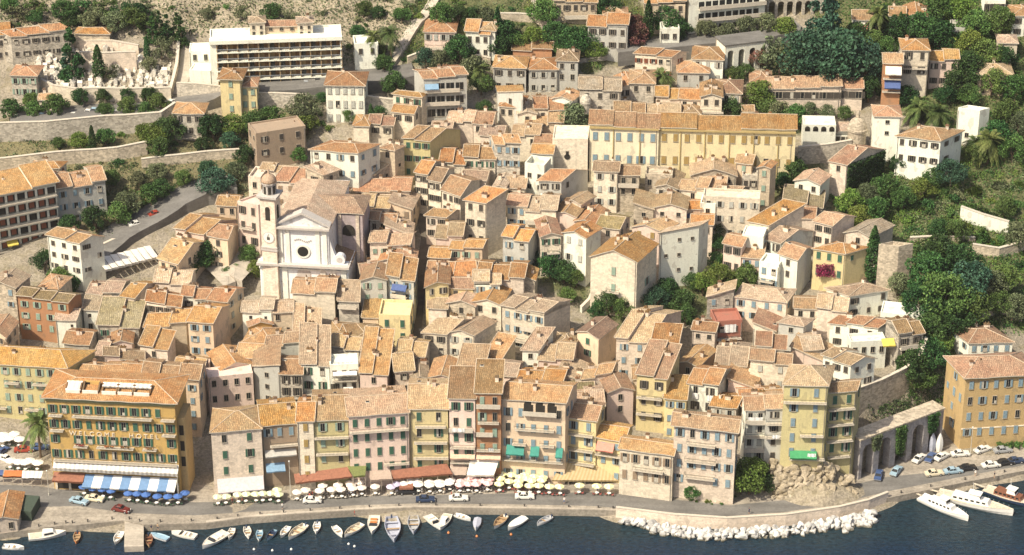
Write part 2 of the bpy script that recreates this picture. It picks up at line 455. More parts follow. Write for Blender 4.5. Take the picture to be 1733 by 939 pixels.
SHUT = dict(g=(.05,.13,.085), b=(.22,.31,.36), r=(.22,.07,.035), w=(.46,.46,.41), y=(.36,.25,.09), l=(.28,.38,.30), d=(.07,.06,.05), t=(.30,.22,.15))
M_ridge = flat_mat('lime_mortar', (.50,.40,.29), .9, .25, 3)
M_fr = flat_mat('window_frame_paint', (.34,.30,.24), .7)
m, nt, b = nmat('window_pane'); b.inputs['Base Color'].default_value = rgb((.018,.02,.022)); b.inputs['Roughness'].default_value = .22; M_pane = m
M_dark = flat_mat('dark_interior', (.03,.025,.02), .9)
M_rail = flat_mat('railing_iron', (.10,.10,.09), .6)
M_slab = flat_mat('balcony_concrete', (.55,.49,.40), .9)
M_linen = flat_mat('white_linen', (.80,.79,.76), .9)
def shut_mat(k): return flat_mat({'g':'green','b':'grey_blue','r':'red_brown','w':'pale_grey','y':'straw','l':'pale_green','d':'dark','t':'tan'}[k] + '_shutter_paint', SHUT[k], .7, .2, 6)
MESH = {}
def win_mesh(k=0):
    if ('win', k) not in MESH:
        mb = MB()
        mb.box((0, .02, 0), (.9, .12, 1.5), 1)                  # dark glass set in the reveal
        mb.box((0, -.05, -.80), (1.12, .24, .10), 0)            # sill
        for x in (-.47, .47): mb.box((x, -.03, 0), (.07, .16, 1.5), 0)
        mb.box((0, -.03, .785), (1.01, .16, .07), 0)
        mb.box((0, -.06, 0), (.05, .06, 1.48), 0)
        if k == 1: mb.box((0, -.045, -.3), (.86, .02, .8), 2)
        if k == 2: mb.box((-.24, -.045, 0), (.40, .02, 1.4), 2)
        if k == 3: mb.box((.2, -.07, -.45), (.5, .08, .5), 2)
        MESH['win', k] = mb.mesh('window', [M_fr, M_pane, flat_mat('lace_curtain', (.50,.46,.38), .9)])
    return MESH['win', k]
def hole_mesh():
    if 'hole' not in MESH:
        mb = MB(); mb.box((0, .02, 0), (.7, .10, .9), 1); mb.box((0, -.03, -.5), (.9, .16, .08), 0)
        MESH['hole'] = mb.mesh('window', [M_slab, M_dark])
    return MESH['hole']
def shutter_mesh(k):
    if ('sh', k) not in MESH:
        mb = MB(); mb.box((0, 0, 0), (.48, .05, 1.52), 0)
        for i in range(9): mb.box((0, -.035, -.66 + i*.165), (.38, .03, .07), 0)
        MESH['sh', k] = mb.mesh('shutter', [shut_mat(k)])
    return MESH['sh', k]
def balcony_mesh(w, solid=0):
    key = ('bal', round(w, 1), solid)
    if key not in MESH:
        mb = MB(); mb.box((0, -.55, 0), (w, 1.1, .16), 0)
        if solid: mb.box((0, -1.04, .55), (w, .10, .95), 0)
        else:
            mb.box((0, -1.04, 1.0), (w, .07, .07), 1)
            n = max(4, int(w / .28))
            for i in range(n + 1): mb.box((-w/2 + w*i/n, -1.04, .54), (.05, .05, .92), 1)
            for sx in (-1, 1): mb.box((sx*(w/2 - .03), -.55, 1.0), (.05, 1.0, .06), 1)
        for sx in (-.35*w, .35*w): mb.box((sx, -.3, -.18), (.14, .6, .2), 0)
        MESH[key] = mb.mesh('balcony', [M_slab, M_rail])
    return MESH[key]
def chimney_mesh(k):
    if ('ch', k) not in MESH:
        mb = MB()
        if k == 0: mb.box((0,0,.3), (.75,.55,1.9), 0); mb.box((0,0,1.32), (.95,.75,.14), 1); mb.box((0,0,1.5), (.6,.4,.22), 1)
        elif k == 1: mb.box((0,0,.1), (.55,.55,1.5), 0); mb.tube((0,0,.8), (0,0,1.4), .17, .14, 8, 1)
        else: mb.box((0,0,.2), (1.3,.6,1.7), 0); mb.box((0,0,1.1), (1.5,.8,.12), 1); mb.tube((-.35,0,1.1), (-.35,0,1.6), .16, .13, 8, 1); mb.tube((.35,0,1.1), (.35,0,1.6), .16, .13, 8, 1)
        MESH['ch', k] = mb.mesh('chimney', [wm('K'), tm('o')])
    return MESH['ch', k]
def vent_mesh():
    if 'skyl' not in MESH:
        mb = MB(); mb.box((0,0,.1), (.9,.7,.3), 0); mb.box((0,0,.27), (.7,.5,.06), 1); MESH['skyl'] = mb.mesh('skylight', [M_slab, M_pane])
    return MESH['skyl']

def antenna_mesh():
    if 'ant' not in MESH:
        mb = MB(); mb.tube((0,0,0),(0,0,3.0),.03,.025,5)
        for z, l in ((2.9,.7),(2.65,.55),(2.4,.45)): mb.tube((-l,0,z),(l,0,z),.018,.018,4)
        MESH['ant'] = mb.mesh('antenna', [M_rail])
    return MESH['ant']
def slab(polys, th=.16, ridge=()):
    """tile sheets (closed 3-D polygons) thickened downwards, with eave-aligned UVs; ridge: lines of mortar-bedded ridge tiles"""
    mb = MB(); uv = []; edges = {}
    def sag(p): return Vector((p.x, p.y, p.z + .055*math.sin(p.x*.83+1.3*math.sin(p.y*.61)) + .03*math.sin(p.y*1.9+p.x*1.1)))
    fine_ = []
    for P in polys:
        V = [Vector(p) for p in P]
        if len(V) == 4:
            a, b, c, d = V; nu = max(1, round((b-a).length/1.6)); nv = max(1, round((d-a).length/1.6))
            g = [[sag(a.lerp(b, i/nu).lerp(d.lerp(c, i/nu), j/nv)) for i in range(nu+1)] for j in range(nv+1)]
            for j in range(nv):
                for i in range(nu): fine_.append([g[j][i], g[j][i+1], g[j+1][i+1], g[j+1][i]])
        else: fine_.append([sag(v) for v in V])
    polys = fine_
    ridge = [(sag(Vector(a)), sag(Vector(c))) for a, c in ridge]
    def key(p): return (round(p[0],2), round(p[1],2), round(p[2],2))
    for P in polys:
        n = len(P)
        for i in range(n):
            a, c = key(P[i]), key(P[(i+1) % n])
            if (c, a) in edges: edges[c, a] = None
            else: edges[a, c] = (P[i], P[(i+1) % n])
    def put(P, U, mat):
        mb.face(P, mat); uv.extend(U)
    for P in polys:
        V = [Vector(p) for p in P]
        nrm = Vector((0,0,0))
        for i in range(len(V)): nrm += V[i].cross(V[(i+1) % len(V)])
        nrm.normalize()
        if nrm.z < 0: nrm = -nrm
        h = Vector((nrm.x, nrm.y, 0))
        h = h.normalized() if h.length > 1e-4 else Vector((0,-1,0))
        e = Vector((-h.y, h.x, 0)); s = e.cross(nrm)
        U = [(p.dot(e), p.dot(s)) for p in V]
        put(P, U, 0)
        put([(p.x, p.y, p.z - th) for p in V][::-1], U[::-1], 1)
    for q in edges.values():
        if q is None: continue
        a, c = q
        put([a, (a[0],a[1],a[2]-th), (c[0],c[1],c[2]-th), c], [(0,0),(0,th),(1,th),(1,0)], 1)
    for a, c in ridge:
        k = len(mb.f); mb.tube(Vector(a) + Vector((0,0,.03)), Vector(c) + Vector((0,0,.03)), .10, .10, 6, 2, False)
        for f in mb.f[k:]: uv.extend([(0,0)]*len(f))
    flat = [x for t in uv for x in t]
    return mb, flat

HOUSES = []; WINS = []; OCC_V = []; OCC_F = []
def occl(mb, o):
    k = len(OCC_V); off = Vector(o)
    OCC_V.extend([tuple(Vector(p) + off) for p in mb.v]); OCC_F.extend([[i + k for i in f] for f in mb.f])
CURH = None
class House: pass
def H(xl, yl, xr, yr, h, dep, roof, wall, tile, sh, label, name='house', cat='house', group=None, by=None, z0=QZ, slope=.34, win=None, sp=3.0, first=1.55, zabs=None, zbase=0, wk=1.0, ww=1.0,
      over=.38, split=None, side=.45, side_r=None, side_l=None, bal=(), chim=None, rows=None, closed=.35, wallmat=None, walls2=None, skip=(), gw=1, para=.7, ridge=True, shift=0, hdrop=0, noroof=False):
    """one house from the photo pixels of its front eave line; h: eave height over the ground (or by: pixel row of the wall's foot at height z0)"""
    if zabs is not None:
        A = at(xl, yl, zabs); ze = zabs
    elif by is not None:
        f0 = at(xl, by, z0); d = ray(xl, yl); A = CAM + d * (f0.y / d.y); ze = A.z
    else:
        A = G(xl, yl, h); ze = A.z
    B = at(xr, yr, ze)
    A2, B2 = A.xy, B.xy; e = (B2 - A2); w = e.length; e /= w
    nrm = Vector((-e.y, e.x))                                   # into the depth
    if isinstance(dep, tuple):
        c = at(dep[1], dep[2], ze).xy
        D = c - (B2 if dep[0] == 'r' else A2)
        if D.dot(nrm) < 2.5: D += nrm * (2.5 - D.dot(nrm))
    else: D = nrm * dep
    dl = D.length; de = D / dl
    zb = min(T(*(A2 + e*w*u + D*v)) for u in (0,.5,1) for v in (0,.5,1)) - .6
    if by is not None: zb = min(zb, z0 - .6)
    zb = min(zb, ze - 2.5)
    if zabs is not None: zb = zbase
    mid = (A2 + B2) / 2 + D * .5
    O = Vector((mid.x, mid.y, zb + .6 if by is None else z0))
    def Pt(u, v, z): q = A2 + e*(u*w) + D*v; return (q.x - O.x, q.y - O.y, z - O.z)
    rise = {'F': slope*dl/2, 'G': slope*w/2, 'S': slope*.8*dl, 'B': slope*.8*dl, 'L': slope*w*.8, 'R': slope*w*.8, 'H': slope*min(w, dl)/2, 'T': 0}[roof]
    H_ = thing(name, label, cat, O, 0, group)
    mb = MB(); zt = ze + (0 if roof != 'T' else 0)
    crn = [(0,0),(1,0),(1,1),(0,1)]
    bot = [Pt(u, v, zb) for u, v in crn]
    i = .02
    if roof == 'S': tz = [ze, ze, ze+rise-.02, ze+rise-.02]
    elif roof == 'B': tz = [ze+rise, ze+rise, ze, ze]
    elif roof == 'L': tz = [ze, ze+rise, ze+rise, ze]
    elif roof == 'R': tz = [ze+rise, ze, ze, ze+rise]
    else: tz = [ze]*4
    top = [Pt(u, v, z) for (u, v), z in zip(crn, tz)]
    mb.hexa(bot, top, 0)
    if roof == 'G':
        for v in (0, 1): mb.face([Pt(0,v,ze), Pt(1,v,ze), Pt(.5,v,ze+rise-.02)], 0)
    if roof == 'F':
        for u in (0, 1): mb.face([Pt(u,0,ze), Pt(u,1,ze), Pt(u,.5,ze+rise-.02)], 0)
    if roof == 'T':
        t = .28; pw = para
        for (u0,v0,u1,v1) in ((0,0,1,t/dl),(0,1-t/dl,1,1),(0,t/dl,t/w,1-t/dl),(1-t/w,t/dl,1,1-t/dl)):
            mb.hexa([Pt(u0,v0,ze), Pt(u1,v0,ze), Pt(u1,v1,ze), Pt(u0,v1,ze)], [Pt(u0,v0,ze+pw), Pt(u1,v0,ze+pw), Pt(u1,v1,ze+pw), Pt(u0,v1,ze+pw)], 0)
    segs = [(0.0, 1.0, 0.0)]
    if roof in 'FS' and w > 6.0 and by is None and zabs is None and split is not False:
        s0 = random.uniform(.38, .62); k_ = random.choice((.4, .55, .7, .9))
        if w > 10.5:
            s1 = random.uniform(.26,.4); s2 = random.uniform(.6,.74); hh = random.choice(((0,.6,.25),(.5,0,.8),(.7,.3,0),(0,.35,.8))); segs = [(0,s1,hh[0]),(s1,s2,hh[1]),(s2,1,hh[2])]
        else: segs = [(0.0, s0, 0.0), (s0, 1.0, k_)] if random.random() < .5 else [(0.0, s0, k_), (s0, 1.0, 0.0)]
        for u0, u1, dz_ in segs:
            if dz_ > 0:
                t0, t1 = (ze, ze) if roof == 'F' else (ze, ze + rise)
                mb.hexa([Pt(u0,0,ze-.3), Pt(u1,0,ze-.3), Pt(u1,1,ze-.3), Pt(u0,1,ze-.3)], [Pt(u0,0,t0+dz_), Pt(u1,0,t0+dz_), Pt(u1,1,t1+dz_), Pt(u0,1,t1+dz_)], 0)
                if roof == 'F':
                    for u in (u0, u1): mb.face([Pt(u,0,ze+dz_), Pt(u,1,ze+dz_), Pt(u,.5,ze+dz_+rise-.02)], 0)
    WM = wallmat or wm(wall)
    wo = build(mb, 'wall', [WM], H_); occl(mb, O)
    if roof != 'T':
        ou, ov = over / w, over / dl; z0r = ze + .15
        dz = slope * over
        rg = []
        if roof == 'F':
            polys = []
            for u0, u1, dz_ in segs:
                l, r_ = (u0 - (ou if u0 == 0 else ou*.3*(dz_ > 0))), (u1 + (ou if u1 == 1 else 0)); zz_ = z0r + dz_
                a, b2, c, d2 = Pt(l,-ov,zz_-dz), Pt(r_,-ov,zz_-dz), Pt(r_,1+ov,zz_-dz), Pt(l,1+ov,zz_-dz)
                r0, r1 = Pt(l,.5,zz_+rise), Pt(r_,.5,zz_+rise)
                polys += [[a,b2,r1,r0],[c,d2,r0,r1]]; rg += [(r0,r1)]
                if w < 14: rg += [(a,r0),(b2,r1)]
        elif roof == 'G':
            a, b2, c, d2 = Pt(-ou,-ov,z0r-dz), Pt(1+ou,-ov,z0r-dz), Pt(1+ou,1+ov,z0r-dz), Pt(-ou,1+ov,z0r-dz)
            r0, r1 = Pt(.5,-ov,z0r+rise), Pt(.5,1+ov,z0r+rise)
            polys = [[a,r0,r1,d2],[b2,c,r1,r0]]; rg = [(r0,r1)]
        elif roof in 'SB':
            s_ = 1 if roof == 'S' else -1; lo, hi = z0r - dz*.8, z0r + rise + dz*.8
            zf_, zk_ = (lo, hi) if roof == 'S' else (hi, lo)
            polys = []
            for u0, u1, dz_ in (segs if roof == 'S' else segs[:1]):
                l, r_ = (u0 - (ou if u0 == 0 else 0)), (u1 + (ou if u1 == 1 else 0)); d_ = dz_
                q_ = [Pt(l,-ov,zf_+d_), Pt(r_,-ov,zf_+d_), Pt(r_,1+ov,zk_+d_), Pt(l,1+ov,zk_+d_)]; polys.append(q_)
                rg += [(q_[3], q_[2]), (q_[0], q_[3]), (q_[1], q_[2])]
        elif roof in 'LR':
            lo, hi = z0r - dz*.8, z0r + rise + dz*.8; zl, zr = (lo, hi) if roof == 'L' else (hi, lo)
            polys = [[Pt(-ou,-ov,zl), Pt(1+ou,-ov,zr), Pt(1+ou,1+ov,zr), Pt(-ou,1+ov,zl)]]
            rg = [(polys[0][0], polys[0][1])]
        elif roof == 'H':
            a, b2, c, d2 = Pt(-ou,-ov,z0r-dz), Pt(1+ou,-ov,z0r-dz), Pt(1+ou,1+ov,z0r-dz), Pt(-ou,1+ov,z0r-dz)
            if w > dl * 1.02:
                k = dl/2/w; r0, r1 = Pt(k,.5,z0r+rise), Pt(1-k,.5,z0r+rise)
                polys = [[a,b2,r1,r0],[b2,c,r1],[c,d2,r0,r1],[d2,a,r0]]; rg = [(r0,r1)]
            elif dl > w * 1.02:
                k = w/2/dl; r0, r1 = Pt(.5,k,z0r+rise), Pt(.5,1-k,z0r+rise)
                polys = [[a,b2,r0],[b2,c,r1,r0],[c,d2,r1],[d2,a,r0,r1]]; rg = [(r0,r1)]
            else:
                r0 = r1 = Pt(.5,.5,z0r+rise); polys = [[a,b2,r0],[b2,c,r0],[c,d2,r0],[d2,a,r0]]
            rg = rg + [(a,r0),(b2,r1),(c,r1),(d2,r0)]
        if not ridge: rg = []
        rmb, uv = slab(polys, .20, rg)
        ro = build(rmb, 'roof', [tm(tile), M_slab, M_ridge], H_, uv=uv); occl(rmb, O)
        nch = (chim + (random.random() < .5) if chim is not None else random.choice((1,1,1,2,2,3)) if w > 5 else random.choice((0,1,1))) if by is None else (chim or 0) + (random.random() < .4)
        for c_ in range(nch):
            u, v = random.uniform(.12,.88), random.uniform(.3,.85)
            zz = {'F': rise*(1-abs(v-.5)*2), 'G': rise*(1-abs(u-.5)*2), 'S': rise*v, 'B': rise*(1-v), 'L': rise*u, 'R': rise*(1-u), 'H': rise*.4}[roof]
            q = Pt(u, v, ze + zz)
            link('chimney', chimney_mesh(random.choice((0,0,1,2))) if random.random() < .85 else vent_mesh(), ro, q, math.atan2(e.y, e.x))
        if random.random() < .3:
            u, v = random.uniform(.2,.8), random.uniform(.4,.8); link('antenna', antenna_mesh(), ro, Pt(u, v, ze + rise*.5), random.random()*3)
    if random.random() < .5 and win is not False:
        u = random.choice((.03, .97)); q0, q1 = Pt(u, 0, ze-.1), Pt(u, 0, zb+.4); n3 = (-nrm.x*.09, -nrm.y*.09, 0)
        dp = MB(); dp.tube(Vector(q0)+Vector(n3), Vector(q1)+Vector(n3), .07, .07, 6); build(dp, 'drainpipe', [flat_mat('zinc_pipe', (.28,.25,.21), .6)], H_)
    # windows are planned here and made later where the photo can see them
    ang = math.atan2(e.y, e.x)
    hs = House(); hs.o = H_; hs.O = O; hs.ang = ang; hs.Pt = Pt; hs.w = w; hs.dl = dl; hs.ze = ze; hs.zb = zb; hs.e = e; hs.D = D; hs.A = A; hs.B = B; hs.nrm = nrm; hs.sh = sh; hs.wall = wo
    def lay(u0, v0, u1, v1, ln, cols, prob, a):
        top_z = ze - first
        if not cols: return
        nr = rows or 9
        jit = random.uniform(-.15,.15) * (0 if wk > 1.2 else 1)
        for r in range(nr):
            z = top_z - r*sp
            if (r, -1) in skip: continue
            for k in range(cols):
                if random.random() > prob or (r, k) in skip: continue
                t = (k + .5) / cols + (random.uniform(-.04,.04) + jit*.2) * (0 if prob >= 1 else 1)
                u, v = u0 + (u1-u0)*t, v0 + (v1-v0)*t
                q = A2 + e*(u*w) + D*v
                if z - .9 < T(q.x, q.y) + .3 and by is None: continue
                if by is not None and z - .9 < z0 + .2: continue
                WINS.append((hs, Vector((q.x, q.y, z + (random.uniform(-.12,.12) if prob < 1 else 0))), a, sh, random.random(), closed, wk, ww, prob >= 1))
    if win is not False:
        cols = win if win else max(1, round(w / (2.9 if sp < 3.4 else 3.4)))
        lay(0, 0, 1, 0, w, cols, 1.0 if win else .85, ang)
        da = math.atan2(de.y, de.x)
        cs = max(1, round(dl / 3.6))
        lay(1, 0, 1, 1, dl, cs if dl > 3.5 else 0, side if side_r is None else side_r, da)
        lay(0, 1, 0, 0, dl, cs if dl > 3.5 else 0, side if side_l is None else side_l, da + math.pi)
    HOUSES.append(hs)
    for bl in bal:   # (u centre, pixel-free height below the eave of the balcony floor, width[, solid])
        add_balcony(hs, *bl)
    return hs
def add_balcony(hs, u, dz, wd, solid=0):
    q = hs.A.xy + hs.e*(u*hs.w)
    link('balcony', balcony_mesh(wd, solid), hs.o, Vector((q.x, q.y, hs.ze - dz)) - hs.O, hs.ang)
def cloth_on(hs, u, dz, wd, ht, mat, out=.25, name='laundry'):
    q = hs.A.xy + hs.e*(u*hs.w) - hs.nrm*out
    mb = MB(); n = 8
    rr = [[( -wd/2 + wd*i/n, .06*math.sin(i*1.9), z) for i in range(n+1)] for z in (0, -ht*.5, -ht)]
    mb.rings(rr, 0, False, False, False)
    o = build(mb, name, [mat], hs.o, Vector((q.x, q.y, hs.ze - dz)) - hs.O, hs.ang); return o
STRIPES = {}
def stripe_mat(name, cols, wdt):
    if name in MATS: return MATS[name]
    m, nt, b = nmat(name)
    uv = node(nt, 'ShaderNodeUVMap').outputs[0]; sx = node(nt, 'ShaderNodeSeparateXYZ'); L(nt, uv, sx.inputs[0])
    md = node(nt, 'ShaderNodeMath', operation='FRACT'); mm = node(nt, 'ShaderNodeMath', operation='DIVIDE'); mm.inputs[1].default_value = wdt*2
    L(nt, sx.outputs[0], mm.inputs[0]); L(nt, mm.outputs[0], md.inputs[0])
    gt = node(nt, 'ShaderNodeMath', operation='GREATER_THAN'); gt.inputs[1].default_value = .5; L(nt, md.outputs[0], gt.inputs[0])
    col = mixc(nt, gt.outputs[0], cols[0], cols[1]); col = mul(nt, col, ramp(nt, noise(nt, pos(nt), 1.5), [(.3,.85),(.7,1.05)]))
    L(nt, col, b.inputs['Base Color']); b.inputs['Roughness'].default_value = .85
    MATS[name] = m; return m
def awning_at(parent, O, p0, p1, q0, q1, mat, name='awning', val=.25):
    """cloth sheet from the wall line p0-p1 to the front line q0-q1 (world points), sagging a little, with a valance"""
    mb = MB(); p0, p1, q0, q1 = [Vector(v) - Vector(O) for v in (p0, p1, q0, q1)]
    n = max(4, int((p1-p0).length / 1.2)); k = 4; uv = []; g = []
    for j in range(k+1):
        t = j/k; row = []
        for i in range(n+1):
            s = i/n; a = p0.lerp(p1, s); c = q0.lerp(q1, s); p = a.lerp(c, t); p.z -= .10*math.sin(math.pi*t) + .05*math.sin(i*2.1)*t
            row.append(p)
        g.append(row)
    g.append([p - Vector((0,0,val)) for p in g[-1]])
    ln = (p1-p0).length
    for j in range(len(g)-1):
        for i in range(n):
            mb.face([g[j][i], g[j+1][i], g[j+1][i+1], g[j][i+1]], 0)
            uv += [(ln*i/n, j), (ln*i/n, j+1), (ln*(i+1)/n, j+1), (ln*(i+1)/n, j)]
    # underside, 2 cm below, so that the cloth has a thickness
    for j in range(len(g)-1):
        for i in range(n):
            dn = Vector((0,0,-.03)); mb.face([g[j][i]+dn, g[j][i+1]+dn, g[j+1][i+1]+dn, g[j+1][i]+dn], 0); uv += [(ln*i/n, j), (ln*(i+1)/n, j), (ln*(i+1)/n, j+1), (ln*i/n, j+1)]
    return build(mb, name, [mat], parent, uv=[x for t in uv for x in t])
def awning_on(hs, u0, u1, dz, out, drop, mat):
    a = hs.A.xy + hs.e*(u0*hs.w); b2 = hs.A.xy + hs.e*(u1*hs.w); z = hs.ze - dz
    p = [Vector((*(x - hs.nrm*o), z_)) for x, o, z_ in ((a,.05,z),(b2,.05,z),(a,out,z-drop),(b2,out,z-drop))]
    return awning_at(hs.o, hs.O, *p, mat)
def make_windows():
    bvh = BVHTree.FromPolygons([Vector(v) for v in OCC_V], OCC_F)
    eyes = [CAM, CAM + Vector((-30,0,0)), CAM + Vector((30,0,0)), CAM + Vector((0,0,25))]
    n = 0
    for hs, p, a, sh, rnd, closed, wk, ww, reg in WINS:
        out = Vector((math.sin(a), -math.cos(a), 0))
        seen = False
        if out.dot((CAM - p).normalized()) < .03: continue
        px, py = project(*p)
        if not (-30 < px < 1765 and -20 < py < 960): continue
        for E in eyes:
            for dz in (.5, -.3):
                s = p + out*.25 + Vector((0,0,dz)); d = E - s; ln = d.length
                h = bvh.ray_cast(s, d / ln, ln)
                if h[0] is None: seen = True; break
            if seen: break
        if not seen: continue
        s = .8 + .3*random.random() if not reg else 1.0
        small = rnd < .12 and not reg and hs.sh in 'nd'
        if not small:
            for p2 in getattr(hs, 'holes', ()):
                pass
        sc = (s*ww, 1, s*wk*(1 if reg else random.uniform(.85,1.05)))
        loc = p + out*.03 - hs.O
        if sh == 'n':
            link('window', hole_mesh() if rnd < .6 and not reg else win_mesh(), hs.o, loc, a, sc); n += 1; continue
        wo = link('window', win_mesh(random.choice((0,0,0,0,1,2,3))), hs.o, loc, a, sc); n += 1
        r2 = random.random()
        if r2 < closed: xs = (-.235, .235); yy = -.10; tl = 0
        elif r2 < .94: xs = (-.72, .72); yy = -.08; tl = 0
        else: continue
        for x in xs:
            o = link('shutter', shutter_mesh(sh), wo, (x, yy, 0), random.uniform(-.12,.12))
    return n
# ---------------------------------------------------------------- harbour front, left to right
M_red_aw = flat_mat('rust_red_canvas', (.27,.115,.07), .85, .2)
M_white_aw = flat_mat('white_canvas', (.76,.72,.65), .85)
M_tan_aw = stripe_mat('straw_reed_canvas', ((.46,.34,.17),(.54,.42,.24)), .35)
M_pink_aw = flat_mat('salmon_canvas', (.62,.25,.19), .85)
M_teal_aw = flat_mat('teal_canvas', (.045,.24,.19), .8)
M_green_aw = flat_mat('bright_green_canvas', (.05,.27,.11), .8)
M_blue_aw = flat_mat('blue_canvas', (.07,.11,.26), .8)
M_sky_aw = flat_mat('sky_blue_canvas', (.20,.32,.45), .8)
M_yel_aw = flat_mat('yellow_canvas', (.62,.50,.10), .8)
M_bw_aw = stripe_mat('blue_white_striped_canvas', ((.15,.26,.44),(.76,.74,.70)), 2.05)
M_wstr = stripe_mat('white_grey_striped_canvas', ((.78,.74,.68),(.55,.52,.48)), .5)
M_grey_aw = flat_mat('grey_canvas', (.42,.40,.37), .85)
M_flower = leaf_mat('geraniums', (.45,.03,.03), (.06,.12,.03))

f1 = H(-60,612,114,622,0,('r',160,593),'H','V','k','l','large pale green house with wide orange hipped roof left of the ochre hotel','town_house','house',by=715,z0=1.6,win=9,sp=3.35,first=1.7,closed=.5,wk=1.15,side_r=.2,chim=4,slope=.42)
for u, dz in ((.18,4.6),(.45,4.6),(.72,4.6),(.3,11.3),(.62,11.3),(.88,8.0)): add_balcony(f1, u, dz, 3.4)
# the hotel
hotel = H(77,669,295,679,0,11,'H','O','o','g','six storey ochre hotel on the quay with blue and white striped awning','hotel','hotel',by=827,z0=1.6,win=11,sp=3.72,first=3.1,closed=.12,wk=1.28,ww=1.05,
          side_r=0,rows=4,chim=0,slope=.27,over=.9,skip=((0,10),(2,1),(2,9)))
def hotel_extra(hs):
    W = lambda u, o, z: Vector((*(hs.A.xy + hs.e*(u*hs.w) - hs.nrm*o), z))
    mb = MB()                                                     # deep green-grey cornice under the eaves
    a, b2, c, d2 = [W(u, o, 0) for u, o in ((-.004,.25),(1.004,.25),(1.004,-.05),(-.004,-.05))]
    mb.hexa([(p.x-hs.O.x, p.y-hs.O.y, hs.ze-1.25-hs.O.z) for p in (a,b2,c,d2)], [(p.x-hs.O.x, p.y-hs.O.y, hs.ze-.12-hs.O.z) for p in (a,b2,c,d2)])
    build(mb, 'cornice', [flat_mat('grey_green_paint', (.27,.27,.14), .85)], hs.o)
    for dz, u0, u1 in ((4.6,.015,.12),(4.6,.20,.82),(4.6,.89,.995),(8.35,.015,.12),(8.35,.89,.995),(12.1,.19,.30),(12.1,.37,.66),(12.1,.73,.84),(15.8,.02,.99)):
        add_balcony(hs, (u0+u1)/2, dz, (u1-u0)*hs.w)
    for u, dz in ((.245,11.55),(.47,11.55),(.60,11.55),(.785,11.55)):
        mb = MB()
        for i in range(40):
            x, y, z = random.uniform(-1.0,1.0), random.uniform(-.1,.1), random.uniform(-.1,.35); mb.box((x,y,z), (.14,.14,.14), 0, random.random()*3)
        build(mb, 'flower_box', [M_flower], hs.o, W(u, 1.0, hs.ze - dz) - hs.O, hs.ang)
    # roof terraces cut into the slope, each with a white parapet and an awning
    sl = .27
    for u0, u1 in ((.15,.26),(.28,.40),(.43,.54),(.555,.665),(.68,.80)):
        o1 = -.9; z1 = hs.ze + .35; mb = MB(); d1 = -3.6
        P = lambda u, o, z: W(u, o, z) - hs.O
        mb.hexa([P(u0,o1,z1), P(u1,o1,z1), P(u1,o1-.25,z1), P(u0,o1-.25,z1)], [P(u0,o1,z1+.75), P(u1,o1,z1+.75), P(u1,o1-.25,z1+.75), P(u0,o1-.25,z1+.75)], 0)
        zt_ = hs.ze + sl*3.6 + 1.0
        mb.hexa([P(u0,d1,z1), P(u1,d1,z1), P(u1,d1-.2,z1), P(u0,d1-.2,z1)], [P(u0,d1,zt_), P(u1,d1,zt_), P(u1,d1-.2,zt_), P(u0,d1-.2,zt_)], 1)
        for u in (u0, u1):
            du = .006
            mb.hexa([P(u-du,o1-.25,z1), P(u+du,o1-.25,z1), P(u+du,d1,z1), P(u-du,d1,z1)], [P(u-du,o1-.25,z1+.5), P(u+du,o1-.25,z1+.5), P(u+du,d1,zt_), P(u-du,d1,zt_)], 2)
        mb.hexa([P(u0,d1+.06,z1), P((u0*2+u1)/3,d1+.06,z1), P((u0*2+u1)/3,d1+.02,z1), P(u0,d1+.02,z1)], [P(u0,d1+.06,zt_-.3), P((u0*2+u1)/3,d1+.06,zt_-.3), P((u0*2+u1)/3,d1+.02,zt_-.3), P(u0,d1+.02,zt_-.3)], 3)
        build(mb, 'roof_terrace', [M_white_aw, wm('O'), tm('o'), M_pane], hs.o)
        if u0 != .28:
            big = u0 == .15
            awning_at(hs.o, hs.O, W(u0-.005,-3.5,zt_), W(u1+.005,-3.5,zt_), W(u0-.005,-1.3 if big else -2.4,zt_-(1.0 if big else .4)), W(u1+.005,-1.3 if big else -2.4,zt_-(1.0 if big else .4)), M_wstr)
    # ground floor: white cloth strip, red awning, striped awning
    z = hs.ze
    zb1 = at(90,785,0)
    awning_at(hs.o, hs.O, W(.02,.15,9.3), W(1.0,.15,9.3), W(.02,1.7,8.0), W(1.0,1.7,8.0), M_wstr, 'awning', .7)
    awning_at(hs.o, hs.O, W(.015,.5,6.3), W(.258,.5,6.3), W(.01,2.4,5.2), W(.255,2.4,5.2), M_red_aw, 'awning', .4)
    awning_at(hs.o, hs.O, W(.262,.5,6.1), W(.985,.5,6.1), W(.25,3.3,4.5), W(.98,3.3,4.5), M_bw_aw, 'awning', .3)
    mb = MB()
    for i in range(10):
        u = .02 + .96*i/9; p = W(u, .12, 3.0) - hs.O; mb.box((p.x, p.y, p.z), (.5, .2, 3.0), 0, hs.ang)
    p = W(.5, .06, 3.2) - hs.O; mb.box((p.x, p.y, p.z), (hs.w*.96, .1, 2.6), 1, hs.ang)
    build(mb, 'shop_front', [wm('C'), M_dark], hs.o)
    # raised letters on the facade
    cu = bpy.data.curves.new('lettering', 'FONT'); cu.body = 'WELCOME   HOTEL'; cu.size = 1.55; cu.align_x = 'CENTER'; cu.extrude = .06; cu.space_character = 1.55
    t = bpy.data.objects.new('tmp', cu); COL.objects.link(t)
    me = bpy.data.meshes.new_from_object(t); bpy.data.objects.remove(t)
    me.materials.clear(); me.materials.append(flat_mat('letter_paint', (.72,.62,.48), .6))
    o = link('lettering', me, hs.o, W(.51, .10, z - 9.55) - hs.O); o.rotation_euler = (R(90), 0, hs.ang)
    # stair bay on the right with tall slit windows
    mb = MB()
    D2 = hs.D.normalized()
